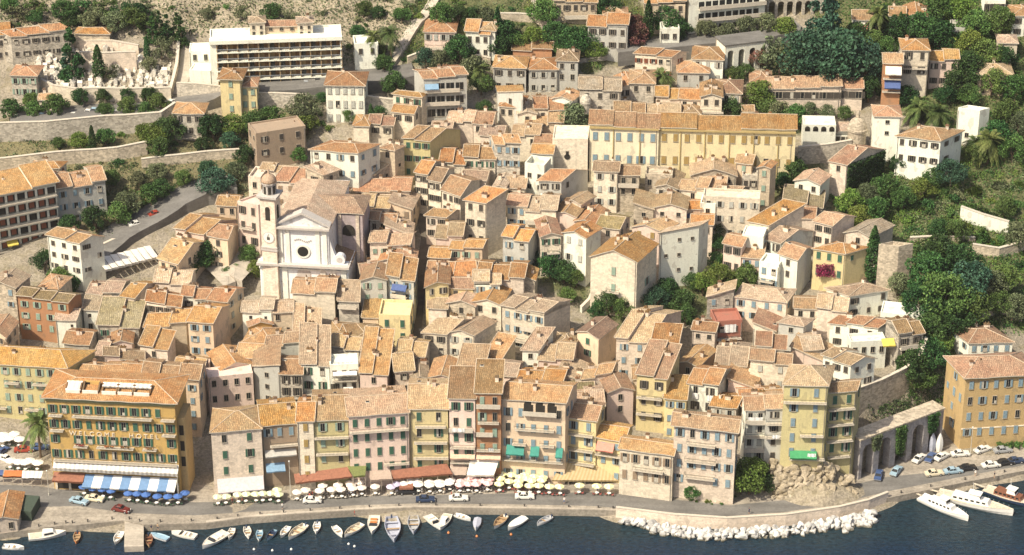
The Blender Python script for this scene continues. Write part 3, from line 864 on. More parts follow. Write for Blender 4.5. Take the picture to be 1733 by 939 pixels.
    def Q(u, v, z): q = hs.A.xy + hs.e*(hs.w + u) + D2*v; return (q.x-hs.O.x, q.y-hs.O.y, z-hs.O.z)
    mb.hexa([Q(.02,1.5,1), Q(1.5,1.5,1), Q(1.5,8,1), Q(.02,8,1)], [Q(.02,1.5,hs.ze-5), Q(1.5,1.5,hs.ze-5), Q(1.5,8,hs.ze-5), Q(.02,8,hs.ze-5)], 0)
    for k in range(3):
        zz = hs.ze - 8 - k*3.9; mb.box(Q(.75,1.48,zz), (.9,.14,2.4), 1, hs.ang)
    build(mb, 'stair_bay', [wm('E'), M_dark], hs.o)
hotel_extra(hotel)
H(134,634,240,640,11,('l',148,612),'F','K','k','g','low house with long pale orange roof directly behind the ochre hotel','town_house',d0 if False else 'house',win=False,slope=.3,chim=2)
H(241,640,336,647,13.5,('r',347,617),'F','Q','b','b','tall pinkish house with long brown roof at the hotel right corner','town_house','house',win=4,sp=3.3,chim=3,side_r=.3)

f4 = H(357,731,442,724,0,('l',362,692),'H','K','k','g','pale grey plastered house with a lilac blind over its ground floor on the quay','town_house',by=838,win=2,sp=4.0,first=1.9,rows=3,wk=1.25,closed=.6,side_l=.3,chim=1)
awning_on(f4, .06, .99, 11.9, 1.6, 2.6, flat_mat('lilac_canvas', (.60,.55,.56), .85))
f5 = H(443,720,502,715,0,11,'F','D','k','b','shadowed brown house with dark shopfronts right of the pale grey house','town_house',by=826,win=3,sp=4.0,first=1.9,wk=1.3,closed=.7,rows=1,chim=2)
add_balcony(f5, .6, 5.2, 6.0); awning_on(f5, .05, .95, 6.3, 1.6, .8, M_grey_aw); awning_on(f5, .05, .6, 9.6, 2.2, .9, M_sky_aw)
f5b = H(503,712,530,712,0,10,'F','C','k','y','narrow cream house one window wide with small orange roof','town_house',by=828,win=1,sp=4.0,first=1.6,wk=1.2,rows=4,closed=.6,chim=0)
f6 = H(531,711,589,709,0,13,'F','V','k','l','olive yellow house with pale top storey and one full width balcony','town_house',by=826,win=2,sp=3.9,first=1.8,wk=1.3,rows=3,closed=.7,chim=2,bal=((.5,4.3,7.4),(.5,8.4,7.0)))
f7 = H(590,704,691,697,0,('l',583,660),'F','P','p','g','broad rose grey house with wide pale roof and green shutters on the quay','town_house',by=826,win=5,sp=3.7,first=1.9,wk=1.25,rows=4,closed=.85,chim=3,slope=.22,bal=((.78,12.6,5.5),(.5,4.0,12.8)))
f8 = H(692,691,758,691,0,13,'F','Y','p','g','yellow ochre house with long balconies and green shutters above the rust red canopy','town_house',by=816,win=2,sp=4.0,first=2.0,wk=1.35,rows=4,closed=.2,chim=2,bal=((.55,4.4,6.6),(.55,8.4,7.2),(.55,12.3,7.6)))
f9 = H(760,673,804,674,0,9,'S','P','b','g','slim pink house with plain brown roof and white laundry on its balcony','town_house',by=816,win=2,sp=3.9,first=2.0,wk=1.3,rows=5,closed=.3,chim=0,bal=((.45,8.0,5.2,1),(.5,12.2,5.4),(.5,15.9,5.4)))
cloth_on(f9, .35, 6.9, 2.8, .9, M_linen, 1.2)
awning_on(f9, .02, .98, 14.0, 1.2, .5, flat_mat('peach_canvas', (.65,.45,.33), .85)); awning_on(f9, .02, .98, 17.2, 1.6, .9, M_white_aw)
f10 = H(805,664,848,665,0,9.5,'S','R','b','l','red brown house with open loggia under a brown roof and green doors','town_house',by=816,win=2,sp=3.9,first=2.1,wk=1.4,rows=5,closed=.5,chim=1,bal=((.5,3.4,5.2,1),(.5,7.3,4.6),(.35,10.4,3.6,1),(.5,14.2,5.2)))
awning_on(f10, .02, .98, 15.3, 1.3, .6, flat_mat('peach_canvas', (.65,.45,.33), .85))
cloth_on(f10, .6, 13.2, 1.2, .9, M_linen, 1.0)
f11 = H(849,674,957,681,0,('l',870,641),'F','Q','k','b','large peach house with three arched loggia openings and teal awnings','town_house',by=812,win=5,sp=3.85,first=3.1,wk=1.3,rows=5,closed=.75,chim=3,bal=((.52,7.2,8.6),(.28,11.0,3.0),(.72,11.0,3.2),(.5,15.0,13.2)),skip=((0,2),(0,3)))
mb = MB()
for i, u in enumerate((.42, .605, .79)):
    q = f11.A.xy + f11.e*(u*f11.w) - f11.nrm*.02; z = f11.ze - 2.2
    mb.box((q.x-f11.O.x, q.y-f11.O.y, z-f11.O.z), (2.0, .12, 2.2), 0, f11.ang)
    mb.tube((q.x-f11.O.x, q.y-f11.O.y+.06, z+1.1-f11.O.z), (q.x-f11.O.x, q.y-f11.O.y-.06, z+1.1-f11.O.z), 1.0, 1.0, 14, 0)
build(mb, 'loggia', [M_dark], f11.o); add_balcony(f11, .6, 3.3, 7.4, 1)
for u0, u1 in ((.08,.36),(.46,.60),(.86,.97)): awning_on(f11, u0, u1, 11.4, 1.7, 1.5, M_teal_aw)
f12 = H(958,705,1009,712,0,8,'F','Y','o','b','narrow bright yellow house with balconies beside the straw coloured canopy','town_house',by=806,win=2,sp=3.8,first=1.8,wk=1.25,rows=3,closed=.45,chim=1,bal=((.5,3.9,5.6),(.5,7.8,5.8),(.5,11.2,6.4)))
f13 = H(1010,739,1056,746,0,7,'F','Y','k','b','low yellow house with salmon pink awning over its top balcony','town_house',by=812,win=2,sp=3.7,first=1.8,rows=3,closed=.6,chim=0,bal=((.45,4.0,5.8),))
awning_on(f13, .02, .66, 1.0, 1.5, 1.4, M_pink_aw)
f14 = H(1049,758,1139,770,0,('l',1058,736),'F','C','o','t','low two storey cream house with a long orange brown roof on the quay','town_house',by=836,win=5,sp=4.2,first=2.1,wk=1.35,rows=2,closed=.3,chim=0,slope=.3,bal=((.55,4.6,6.6),))
f15 = H(1141,717,1246,729,0,('r',1250,706),'F','K','o','b','tall pink house with three stacked balconies standing on a planted rocky mound','town_house',by=841,win=5,sp=3.8,first=1.9,wk=1.25,rows=4,closed=.35,chim=1,over=.7,bal=((.45,4.4,6.2),(.45,8.6,6.8),(.45,12.6,6.8)),skip=((3,1),(3,2)))
f16 = H(1262,693,1296,693,0,7,'F','W','p','w','white house front with stacked washing balconies behind the pink house','town_house',by=800,z0=4,win=2,sp=3.3,first=1.6,rows=4,chim=1,bal=((.5,3.2,4.4,1),(.5,6.6,4.4),(.5,10.2,4.4,1)))
f16b = H(1297,690,1326,690,0,7,'F','U','p','d','narrow pale grey house between the white balconies and the olive house','town_house',by=806,z0=4,win=1,sp=3.4,first=1.7,rows=4,chim=0,bal=((.5,3.8,3.6),(.5,7.2,3.8),(.5,14.2,4.4,1)))
cloth_on(f16, .5, 1.6, 3.2, 1.1, M_linen, .6); cloth_on(f16b, .6, 6.1, 1.6, .9, M_linen, 1.2)
f17 = H(1327,650,1401,652,0,('l',1338,617),'H','V','p','b','tall olive yellow house with rose hipped roof above the rock face','town_house',by=806,z0=5,win=2,sp=3.7,first=1.9,wk=1.3,rows=5,closed=.5,chim=1,slope=.5,bal=((.5,4.2,9.2),(.7,12.4,5.0),(.62,18.2,7.6)))
awning_on(f17, .22, .84, 16.3, 1.7, 1.0, M_green_aw); cloth_on(f17, .72, 16.3, 1.8, 1.1, M_linen, 1.3)
f17b = H(1402,664,1449,660,0,('r',1458,641),'F','V','o','g','olive house with green shutters at the edge of the arcade','town_house',by=818,z0=2,win=2,sp=4.0,first=2.0,wk=1.35,rows=4,closed=.5,chim=0,bal=((.5,4.2,6.0),(.5,8.1,5.8),(.5,12.2,5.8),(.5,16.2,5.0)))
f19 = H(1635,637,1760,630,0,('l',1603,603),'H','E','o','b','large ochre apartment house at the right end of the quay','apartment_house','house',by=760,z0=1.6,win=6,sp=4.0,first=2.3,wk=1.25,rows=4,closed=.5,side_l=.6,chim=3,over=.7,slope=.42)
mb = MB(); q0 = f19.A.xy - f19.nrm*.1; q1 = f19.B.xy - f19.nrm*.1
for dz in (13.6,):
    z = f19.ze - dz - f19.O.z
    mb.hexa([(p.x-f19.O.x, p.y-f19.O.y, z) for p in (q0, q1, q1+f19.nrm*.2, q0+f19.nrm*.2)], [(p.x-f19.O.x, p.y-f19.O.y, z+.3) for p in (q0, q1, q1+f19.nrm*.2, q0+f19.nrm*.2)])
build(mb, 'string_course', [wm('C')], f19.o)
H(1640,580,1714,578,7.5,('l',1606,554),'H','W','o','b','white house with orange brown hipped roof behind the large ochre apartment house','villa','house',win=4,side_l=.8,chim=1)
# ---------------------------------------------------------------- the old town behind the quay
def T_(*a, **k): return H(*a, **k)
# lower left
T_(30,503,115,511,11,('r',137,497),'F','R','d','l','red brown house with long mossy roof at the left edge of the old town','town_house',win=4,bal=())
T_(-20,481,26,487,12,('r',50,466),'G','S','p','b','grey stone house with rose gabled roof at the left picture edge','town_house',chim=1)
T_(64,485,98,490,8,7,'H','C','o','n','small tan hipped roof peeping out behind the red brown house','town_house',win=False)
T_(148,496,203,499,8,('l',166,475),'F','G','p','w','pale stone house with long rose roof below the white house by the street','town_house',chim=0)
T_(205,501,228,503,9,('r',268,478),'F','K','o','n','long narrow house whose orange roof runs back towards the plaza trees','town_house',side_r=.1,chim=1)
T_(208,512,247,514,6,5,'T','W','o','n','small white walled terrace box with a single dark window','town_house',win=1,first=2.0,rows=1)
T_(165,553,234,554,8,('r',246,525),'S','G','d','g','house under a broad mossy brown single pitch roof','town_house',win=3,chim=1)
T_(94,540,128,541,8,('r',141,520),'F','W','t','n','small white house with tan roof between red brown house and wide orange roof','town_house',chim=0)
T_(141,523,180,524,7.5,6,'S','W','p','n','low cream walled house with sliver of rose roof left of the mossy roof','town_house',chim=0)
T_(-20,559,10,571,9,('r',30,545),'G','Q','o','t','orange roofed house with lit brown side wall at the left picture edge','town_house',side_r=.9,chim=0)
T_(248,511,305,519,9,('l',255,490),'F','K','o','d','wide orange roofed house in front of the plaza trees','town_house',win=4,rows=1,chim=3)
T_(308,503,352,506,9,('l',316,484),'F','W','o','d','white walled house with orange roof and two dark chimneys','town_house',win=2,rows=1,chim=2)
T_(352,507,384,510,10,('r',412,487),'F','Q','o','w','house with two stepped orange roofs whose side faces the church lane','town_house',side_r=.7)
T_(262,479,320,481,9,8,'F','K','t','n','house with pale tan roof right below the plaza trees','town_house',chim=2,win=False)
T_(318,543,360,546,13,('r',387,516),'F','Q','o','b','tall apricot house with blue grey shutters and long dark side wall','town_house',win=2,side_r=0,chim=1)
T_(245,553,315,550,8,('l',262,527),'F','B','o','n','house with broken orange roof above a dark shed roof','town_house',chim=2,win=False)
T_(237,586,283,592,8.5,('r',296,572),'S','K','k','n','small house with bright orange pitch and white cloth hanging at the door','town_house',win=1,chim=0)
T_(177,606,243,608,8,('l',178,590),'F','P','b','w','pink walled house with brown roof behind the pale orange long roof','town_house',chim=1)
T_(160,600,176,602,8,8,'F','K','p','n','thin rose roofed house wedged left of the brown roof','town_house',win=False,chim=0)
T_(187,581,223,580,8,6,'G','P','o','n','little pink gable with ivy patch at its corner','town_house',win=False,chim=1)
T_(108,580,150,583,8,7,'F','G','o','n','orange roofed house behind a pale grey parapet wall','town_house',chim=2,win=False)
T_(297,617,345,625,8,('l',305,602),'F','P','k','n','low house with bright orange roof beside the dark lane','town_house',win=False,chim=2)
T_(250,560,290,561,6,6,'F','C','t','n','small tan roof tucked below the broken orange roof','town_house',win=False,chim=0)
# below the church
T_(410,527,461,528,9,6,'F','W','t','n','white walled house with narrow pale tiled roof left of the church front','town_house',chim=0)
T_(462,528,495,527,9,6,'F','B','t','n','pale house right of the white one, with a narrow tiled roof at the church foot','town_house',chim=0)
T_(495,495,566,498,10,('l',503,469),'F','C','o','l','tall cream house with orange roof standing against the white church front','town_house',win=4,sp=3.4,closed=.6,chim=3)
T_(573,508,607,510,9,('r',608,488),'S','G','p','d','house with rose pitch and grey covered balcony right of the church','town_house',win=False,chim=0,bal=((.45,1.7,4.4,1),))
f = T_(610,474,654,473,11,('l',618,452),'G','U','o','l','grey gabled house with orange roof right of the church','town_house',win=2,closed=.6)
f = T_(655,469,700,475,11,('r',706,452),'S','U','o','b','grey house with a blue awning over its balcony','town_house',win=2,closed=.4,bal=((.45,4.7,3.8,1),)); awning_on(f, .2, .75, 1.4, 1.3, 1.0, M_blue_aw)
T_(641,536,694,538,8,('r',699,512),'T','Y','o','g','yellow house with green shutters and a flat roof terrace','town_house',win=2,sp=3.4,wk=1.2,closed=.6)
T_(614,536,640,537,6,6,'S','Q','b','n','small plain brown pitch left of the yellow terrace house','town_house',win=False,chim=0)
T_(421,552,461,548,7,5,'G','O','k','n','small bright ochre gable below the church','town_house',win=1,rows=1,chim=0)
T_(498,566,541,570,8,('r',543,539),'S','K','p','n','house with speckled rose single pitch roof in the middle of the old town','town_house',win=False,chim=1)
T_(550,575,592,578,7.5,9,'H','B','b','n','left of two joined brown hipped roofs below the church','town_house',win=False,chim=0)
T_(594,578,634,580,7.5,9,'H','B','b','n','right of two joined brown hipped roofs below the church','town_house',win=False,chim=0)
T_(412,578,460,582,7.5,8,'H','P','k','n','house with a bright orange hipped roof left of the rose pitch','town_house',win=False,chim=0)
T_(450,586,509,582,8,('l',458,565),'F','U','p','n','blue grey walled house with rose roof','town_house',win=False,chim=1)
T_(400,603,440,606,8,8,'F','P','k','n','house with plain bright orange roof by the dark lane','town_house',win=False,chim=0)
f = T_(372,627,426,616,9,9,'G','P','k','n','pink gable with an arched attic opening above the pink arcade house','town_house',win=1,rows=1,chim=0)
f = T_(352,640,428,632,10,4.5,'T','P','p','n','pink house front with small arched windows and flat top','town_house',win=4,sp=4,rows=2,para=.2)
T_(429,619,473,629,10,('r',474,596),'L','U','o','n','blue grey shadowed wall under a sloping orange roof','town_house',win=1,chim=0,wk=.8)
T_(474,632,511,633,10,('l',477,602),'F','G','o','d','house with dark upper opening and white curtain beside the blue grey wall','town_house',win=2,wk=1.3,closed=.1)
T_(509,617,557,619,11,('l',511,573),'S','W','p','g','white house with long rose pitch and green shutters in the middle of the town','town_house',win=2,sp=3.6,wk=1.25,chim=1,bal=((.4,7.2,4.5),))
f = T_(558,622,606,620,11,5,'T','W','o','d','white house with stacked terraces, washing and pale awnings','town_house',win=3,sp=3.4,bal=((.5,3.2,5.6),(.5,6.8,5.6),(.6,10.0,5.0)))
cloth_on(f, .35, -1.0, 2.4, 1.5, M_linen, -.6); cloth_on(f, .7, -.7, 1.6, 1.2, M_linen, -1.2); awning_on(f, .1, .95, 1.0, 1.5, .3, M_yel_aw if False else M_white_aw); awning_on(f, .45, .8, 5.0, 1.2, .5, M_white_aw)
T_(560,588,608,592,8,7,'F','G','p','n','rose roofed house just behind the white terraces','town_house',win=False,chim=1)
T_(609,632,655,634,10,('r',666,584),'S','P','o','n','house with notched orange pitch and dark right wall beside the lane','town_house',win=1,rows=1,chim=2,side_r=0)
T_(612,597,660,599,8,6,'F','B','o','n','orange roof strip above the notched orange pitch','town_house',win=False,chim=0)
# middle, between the lane and the big gable
T_(720,485,760,480,11,('l',722,458),'G','Y','o','d','yellowish gabled house with green shutters right of the dark lane','town_house',win=2,closed=.2)
T_(761,486,801,488,9,6,'F','Y','b','d','low yellow house with brown roof right of the yellowish gable','town_house',win=2,chim=0)
T_(802,480,846,480,10,6,'F','W','t','b','whitish house with tan roof and blue grey shutters','town_house',win=2,chim=0)
T_(757,512,804,518,8,10,'G','S','p','n','pale gable with a single dark attic window','town_house',win=1,rows=1)
T_(801,510,848,516,9,10,'G','C','o','n','cream gable with two dark windows under orange roof','town_house',win=2,rows=2)
f = T_(850,519,921,533,11,('r',965,513),'F','C','p','b','large cream house with broad rose roof and shuttered loggia balcony','town_house',win=4,sp=3.6,closed=.2,side_r=.2,chim=2,bal=((.72,4.6,5.2,1),(.28,8.0,6.2)),slope=.22)
cloth_on(f, .8, 7.0, 1.4, 1.6, M_linen)
f = T_(757,563,803,567,9,('r',839,544),'G','C','p','w','cream gable with rose roof and a long shaded right wall','town_house',win=2,sp=3.2,side_r=0,chim=0)
T_(716,562,756,565,9,('l',770,537),'F','C','p','d','cream house with rose roof joined to the left of the cream gable','town_house',win=2,chim=2)
T_(820,602,848,607,7,('r',872,583),'S','B','o','n','orange pitch with a shaded flank below the cream gable','town_house',win=False,side_r=0,chim=0)
T_(884,592,911,592,10,('r',936,569),'S','W','p','n','slender white house with a narrow rose roof running back','town_house',win=1,rows=2,wk=.8,side_r=0,chim=0)
T_(977,561,1013,573,9,('r',1044,549),'G','Q','b','g','brown roofed gable house with one green shuttered window','town_house',win=1,rows=2,side_r=.2,chim=1)
T_(912,608,968,612,8,9,'F','P','p','n','broken rose roof between the slender white house and the orange pitch','town_house',win=False,chim=2)
T_(945,640,987,645,8,8,'R','P','p','n','rose roof sloping down to the right above the narrow lane','town_house',win=False,chim=2)
T_(985,641,1034,634,10,('r',1046,615),'F','K','k','g','pale rose walled house with bright orange roof and a small green window','town_house',win=2,rows=2,chim=1)
T_(773,628,816,630,9,('r',828,600),'S','G','b','n','house with dark brown pitch spotted with grey patches','town_house',win=False,chim=0)
T_(783,637,815,640,7,5,'T','W','o','n','small white terrace below the dark brown pitch','town_house',win=False)
T_(826,636,872,640,8,('r',884,615),'F','P','p','n','rose roofed house right of the dark brown pitch','town_house',win=False,chim=0)
T_(874,650,950,652,9,('l',890,622),'F','C','o','n','house with broad orange roof directly behind the peach loggia house','town_house',win=False,chim=3)
T_(968,666,1006,664,9,6,'F','Q','d','n','small mossy roof with one attic opening right of the peach loggia house','town_house',win=1,rows=1,chim=0,first=1.0)
T_(963,692,1022,690,10,9,'F','C','t','n','tan roofed house rising behind the narrow bright yellow house','town_house',win=False,chim=2)
T_(726,638,768,666 if False else 641,9,('r',778,610),'G','P','o','d','pink gable with two small windows and orange roof above the harbour row','town_house',win=2,wk=.8,chim=0)
T_(697,641,725,640,9,9,'G','P','p','d','pink house with rose roof wedged left of the small pink gable','town_house',win=2,chim=1)
T_(669,628,700,626,10,10,'F','K','p','d','rose roofed house at the right side of the lane opening','town_house',win=1)
T_(672,600,718,603,8.5,8,'F','C','p','n','low rose roof with small dark opening right of the shaded lane','town_house',win=1,rows=1)
T_(940,583,970,585,8,6,'H','P','p','n','small rose hipped roof beside the large cream house','town_house',win=False,chim=1)
# right of the middle
T_(1043,576,1096,579,11,('r',1153,526),'F','K','p','b','long rose roofed house reaching back to the garden trees','town_house',win=2,sp=3.4,side_r=.1,chim=3)
T_(1103,583,1146,585,12,('r',1153,562),'S','G','o','n','top orange pitch of the stepped tower house','town_house',win=False,chim=0,side_r=0)
T_(1095,605,1143,606,10,5,'S','G','b','n','brown middle pitch of the stepped tower house','town_house',win=False,chim=0)
f = T_(1078,636,1128,641,14,('r',1150,604),'S','Y','o','d','tall pale yellow tower house with a long balcony under orange pitch','town_house',win=2,sp=4.0,first=2.0,wk=1.3,closed=.3,side_r=0,chim=1,bal=((.45,5.2,5.8),(.45,9.4,5.8)))
T_(1172,557,1210,561,8,('l',1180,540),'F','K','o','n','stone pink house with two small dark windows right of the garden trees','town_house',win=2,rows=1,wk=.75)
f = T_(1211,548,1256,545,8,6,'T','T','p','d','red plastered house with a white sheet hanging over its balcony','town_house',win=2,rows=2,bal=((.5,4.0,6.0),)); cloth_on(f, .55, .3, 2.8, 2.1, M_linen, .25)
T_(1243,501,1331,511,9,('r',1346,490),'H','K','p','b','large rubble house with wide rose roof below the garden trees','town_house',win=4,rows=2,side_r=.2,chim=2)
T_(1197,502,1242,500,10,('l',1200,487),'L','G','t','b','pale grey rubble house with tilted tan roof left of the wide rose roof','town_house',win=2,rows=2,closed=.8)
T_(1318,545,1360,551,10,('r',1376,540),'H','U','p','n','plain grey cubic house with rose hipped roof','town_house',win=1,rows=1,wk=.8,chim=0)
T_(1275,555,1312,560,7,7,'R','C','o','n','small cream house with orange roof sloping right beside the grey cube','town_house',win=2,rows=1)
T_(1280,588,1329,591,12,4,'S','W','o','n','upper orange pitch edged in white mortar on the cream house','town_house',win=2,rows=1,wk=.5,chim=0)
T_(1270,612,1338,617,11,6,'F','C','o','w','cream house with pale shutters under a white edged orange roof','town_house',win=2,sp=3.6,closed=.8,chim=0)
f = T_(1165,648,1215,654,11,('r',1237,624),'F','W','o','d','white house with two washing hung windows and sharp orange roof','town_house',win=2,sp=3.9,wk=1.3,closed=.1,side_r=0,chim=1)
cloth_on(f, .25, 2.2, 1.4, 1.5, M_linen); cloth_on(f, .75, 2.4, 1.3, 1.5, M_linen)
T_(1148,613,1181,620,9,('r',1211,592),'G','D','o','n','brown walled gable with one black opening right of the tower house','town_house',win=1,rows=1,chim=1)
T_(1212,618,1262,622,8,11,'F','P','p','n','patched rose roof climbing towards the red house','town_house',win=False,chim=3)
T_(1232,652,1280,657,8,9,'R','P','o','n','orange roof slanting right behind the white house with washing','town_house',win=False,chim=1)
T_(1125,673,1161,676,10,('r',1165,650),'S','Y','k','b','small yellow house with bright orange pitch right of the tower house','town_house',win=2,sp=3.5,chim=0)
T_(1203,686,1246,690,8,('r',1262,668),'F','G','k','w','low grey house with wide orange eaves in front of the slanting roofs','town_house',win=2,rows=2)
T_(1256,686,1296,684,8,9,'F','K','o','n','old orange roof above the white balconies','town_house',win=False,chim=2)
T_(1297,684,1326,683,8,8,'F','P','k','n','rosy roof with a dark hatch beside the olive yellow house','town_house',win=False,chim=1)
T_(1028,664,1072,659,10,7,'G','P','o','n','lilac pink gable with a white awning below','town_house',win=1,rows=2,chim=0)
T_(1072,640,1080,640,8,6,'F','K','p','n','sliver of a rose house between the lilac gable and the tower house','town_house',win=False,chim=0)
# right edge of the town
T_(1399,487,1437,500,8,('r',1503,490),'H','W','p','d','house with big rose hipped roof and shaded right wall near the dark trees','town_house',win=2,side_r=.7,chim=0)
f = T_(1405,546,1486,556,8,('r',1520,545),'F','W','o','d','white house with orange roof and a yellow awning on its side terrace','town_house',win=3,side_r=.3,rows=2,chim=0)
f2 = T_(1440,583,1500,580,7,4,'T','W','o','n','white terrace with flower pots and a yellow awning at its right end','terrace_house','house',win=4,rows=1); awning_on(f2, .84, 1.2, -1.2, 2.2, .8, M_yel_aw)
T_(1393,604,1440,617,11,('r',1481,606),'F','W','b','d','tall white house with brown roof and a long shaded right wall','town_house',win=3,sp=3.6,side_r=.8,chim=0)
T_(1521,569,1563,563,9,7,'F','G','b','d','grey balcony house hanging over the wooded ravine','town_house',win=2,bal=((.5,3.2,5.4,1),(.3,6.4,4.6)),chim=1)
T_(1490,530,1562,538,5,6,'T','W','o','n','low white garden pavilion beside the dark trees','garden_pavilion','pavilion',win=3,rows=1,para=.3)
T_(1362,592,1392,590,8,8,'F','G','t','n','pale roofed house right of the white edged orange roofs','town_house',win=False,chim=1)
T_(1338,640 if False else 600,1392,610,7,8,'R','P','o','n','orange roof sloping right behind the olive yellow house','town_house',win=False,chim=1)
T_(1383,522,1432,527,8,8,'F','K','t','n','pale tan roof above the white house with the yellow awning','town_house',win=False,chim=0)
T_(1345,520,1385,522,8,6,'F','C','o','n','small orange roof left of the pale tan roof','town_house',win=2,rows=1,chim=0)
# ---------------------------------------------------------------- upper half of the old town
# left avenue
T_(47,283,100,284,7.5,('r',112,273),'H','C','o','r','cream hipped villa with red brown shutters on the left terraces','villa','house',win=3,rows=2,closed=.8,chim=1)
apt = T_(-60,342,94,311,16,9,'S','W','k','n','long apartment block with red brown blinds on five balcony floors','apartment_block','apartment block',win=False,chim=3,slope=.16,over=.9)
def apartment(hs):
    for r in range(5):
        z = hs.ze - 2.7 - r*3.05
        add_balcony(hs, .5, 2.75 + r*3.05, hs.w*.995, 0)
        for k in range(9):
            q = hs.A.xy + hs.e*((k+.5)/9*hs.w); c = M_dark if random.random() < .25 else shut_mat('r')
            mb = MB(); mb.box((0, .02, 0), (1.9, .12, 1.9), 1); mb.box((-.1, -.06, .25), (1.2, .06, 1.4), 0)
            build(mb, 'window', [c, M_pane], hs.o, Vector((q.x, q.y, z + 1.2)) - hs.O, hs.ang)
    awning_on(hs, .40, .52, 12.4, 1.4, .9, M_yel_aw)
apartment(apt)
T_(95,321,178,308,10,9,'F','U','o','b','blue shaded white house with orange roof behind the apartment block','villa','house',win=4,rows=3,sp=3.4,chim=1)  # bluish shade of the white walls put into the plaster colour
T_(80,399,135,411,12,('r',174,400),'F','W','o','d','bright white house with orange roof beside the curving avenue','villa','house',win=3,wk=.8,side_r=.4,chim=1,side=.2)
T_(0,474,47,480,5,6,'F','C','o','n','low tan roof at the foot of the trees by the bright white house','town_house',win=False,chim=0) if False else None
T_(268,437,301,446,9,('r',352,407),'F','Q','k','d','wide bright orange roofed house facing the market awning','town_house',win=2,rows=2,side_r=.2,chim=3)
T_(352,398,385,404,9,('r',402,380),'F','Q','o','d','tan walled house with orange roof left of the pink parapet house','town_house',win=1,side_r=.3,chim=1)
T_(297,388,345,396,8,('r',400,372),'F','P','k','n','pink house with flattened orange roof above the plaza','town_house',win=False,chim=0)
T_(367,346,400,348,6,6,'F','Q','k','n','small house with clean bright orange roof beside the avenue','town_house',win=2,rows=1,chim=0)
f = T_(401,343,437,350,14,('r',470,338),'T','P','p','d','pink house with flat parapet roof beside the bell tower','town_house',win=2,sp=4.0,wk=1.3,closed=.3,bal=((.45,6.2,3.8),(.4,12.6,3.6)),para=.5)
# houses around and behind the church
T_(442,289,487,293,8,('l',452,277),'F','K','p','n','pale stone house with rose roof above the bell tower','town_house',win=2,rows=1,chim=0)
T_(420,302,441,304,9,6,'T','K','o','n','narrow pale house with parapet left of the bell tower dome','town_house',win=1,rows=2)
T_(465,308,517,309,12,('r',532,296),'S','K','o','t','tall pale stone house with scattered small windows right of the bell tower','town_house',win=3,sp=3.6,wk=.8,closed=.8,chim=0)
T_(517,291,547,296,14,('r',574,287),'R','S','t','d','high grey stone house with a dark three window right wall','town_house',win=1,side_r=.95,chim=0)
T_(522,324,532,330,10,('r',551,322),'R','S','o','d','small annex with orange roof in front of the high grey stone house','town_house',win=False,side_r=.9,chim=0)
T_(478,350,492,356,9,('r',510,345),'T','K','p','n','pale low terrace between bell tower and church roof','town_house',win=False) 
T_(525,252,606,259,16,('r',642,244),'H','W','o','b','large bright white house with orange brown roof above the church','villa','house',win=4,sp=4.2,rows=2,side_r=.9,chim=1,slope=.25)
T_(643,250,668,254,12,('r',684,246),'H','B','b','n','tan tower like house with brown roof beside the large white house','town_house',win=1,rows=2,chim=1)
T_(600,293,633,296,8,('r',663,284),'S','G','t','n','stone house with tan pitch below the large white house','town_house',win=1,rows=1,chim=0)
T_(582,323,693,327,7,8,'F','K','o','n','long low house with a plain orange roof and skylight','town_house',win=False,chim=1)
T_(573,341,600,343,8,6,'G','K','b','n','little brown roofed gable at the left end of the long low house','town_house',win=2,rows=2,chim=0)
T_(612,350,658,352,8,7,'F','C','p','n','cream house with rose roof and three small windows under the long low house','town_house',win=3,rows=1,wk=.6,chim=0)
T_(659,351,697,354,8,9,'R','Q','p','t','rose roofed house with a tan shutter left of the dark lane','town_house',win=2,rows=2,chim=1)
T_(591,363,624,366,9,8,'G','C','o','n','narrow cream gable with orange roof right of the church transept','town_house',win=2,rows=2,wk=.7)
T_(626,374,669,376,9,5,'F','G','o','n','house with orange strip roof and dark open loggia','town_house',win=3,rows=2,wk=1.3,chim=0)
T_(652,392,697,398,9,('r',700,378),'R','P','p','n','rose gable sloping right beside the upper dark lane','town_house',win=2,rows=1,wk=.7)
T_(626,415,693,413,10,('r',702,392),'F','K','p','l','rose roofed house with a row of small green windows right of the church','town_house',win=4,rows=2,wk=.8,chim=0)
T_(642,441,678,443,9,9,'G','K','o','n','narrow house with orange gabled dormer below the row of small windows','town_house',win=1,rows=1)
T_(612,463,648,460,8,6,'F','P','o','n','orange roof corner directly above the grey gabled houses','town_house',win=False,chim=1)
T_(672,441,703,445,9,('r',706,424),'R','K','o','n','orange roof sloping to the lane edge','town_house',win=False,chim=1)
# upper middle
T_(683,235,728,238,12,('r',779,219),'F','V','o','g','large tan green house with green shutters and orange roof at the top of the lane','town_house',win=3,sp=3.6,side_r=.1,chim=1)
T_(785,267,838,269,9,('l',790,246),'F','C','b','g','cream house with mossy brown roof left of the grey shuttered house','town_house',win=3,rows=2,chim=0)
T_(838,243,880,245,13,('l',828,228),'F','G','o','b','grey house with blue grey shutters and orange roof below the upper villas','town_house',win=3,sp=3.6,closed=.7,side_r=0,chim=1)
T_(745,276,786,278,8,9,'F','C','o','n','house with layered orange roofs left of the mossy brown roof','town_house',win=False,chim=1)
f = T_(900,258,935,260,10,6,'F','W','o','d','white balcony house with orange roof left of the citadel end wall','town_house',win=2,rows=2,chim=0,bal=((.5,4.0,4.6),))
T_(703,291,723,294,11,('r',748,272),'F','C','o','d','first of the stepped lane houses, with a lit cream front','town_house',win=2,sp=3.2,side_r=0,chim=1)
T_(725,303,746,307,11,('r',769,284),'F','C','b','d','second of the stepped lane houses, brown roofed, cream front','town_house',win=2,sp=3.2,side_r=0,chim=1)
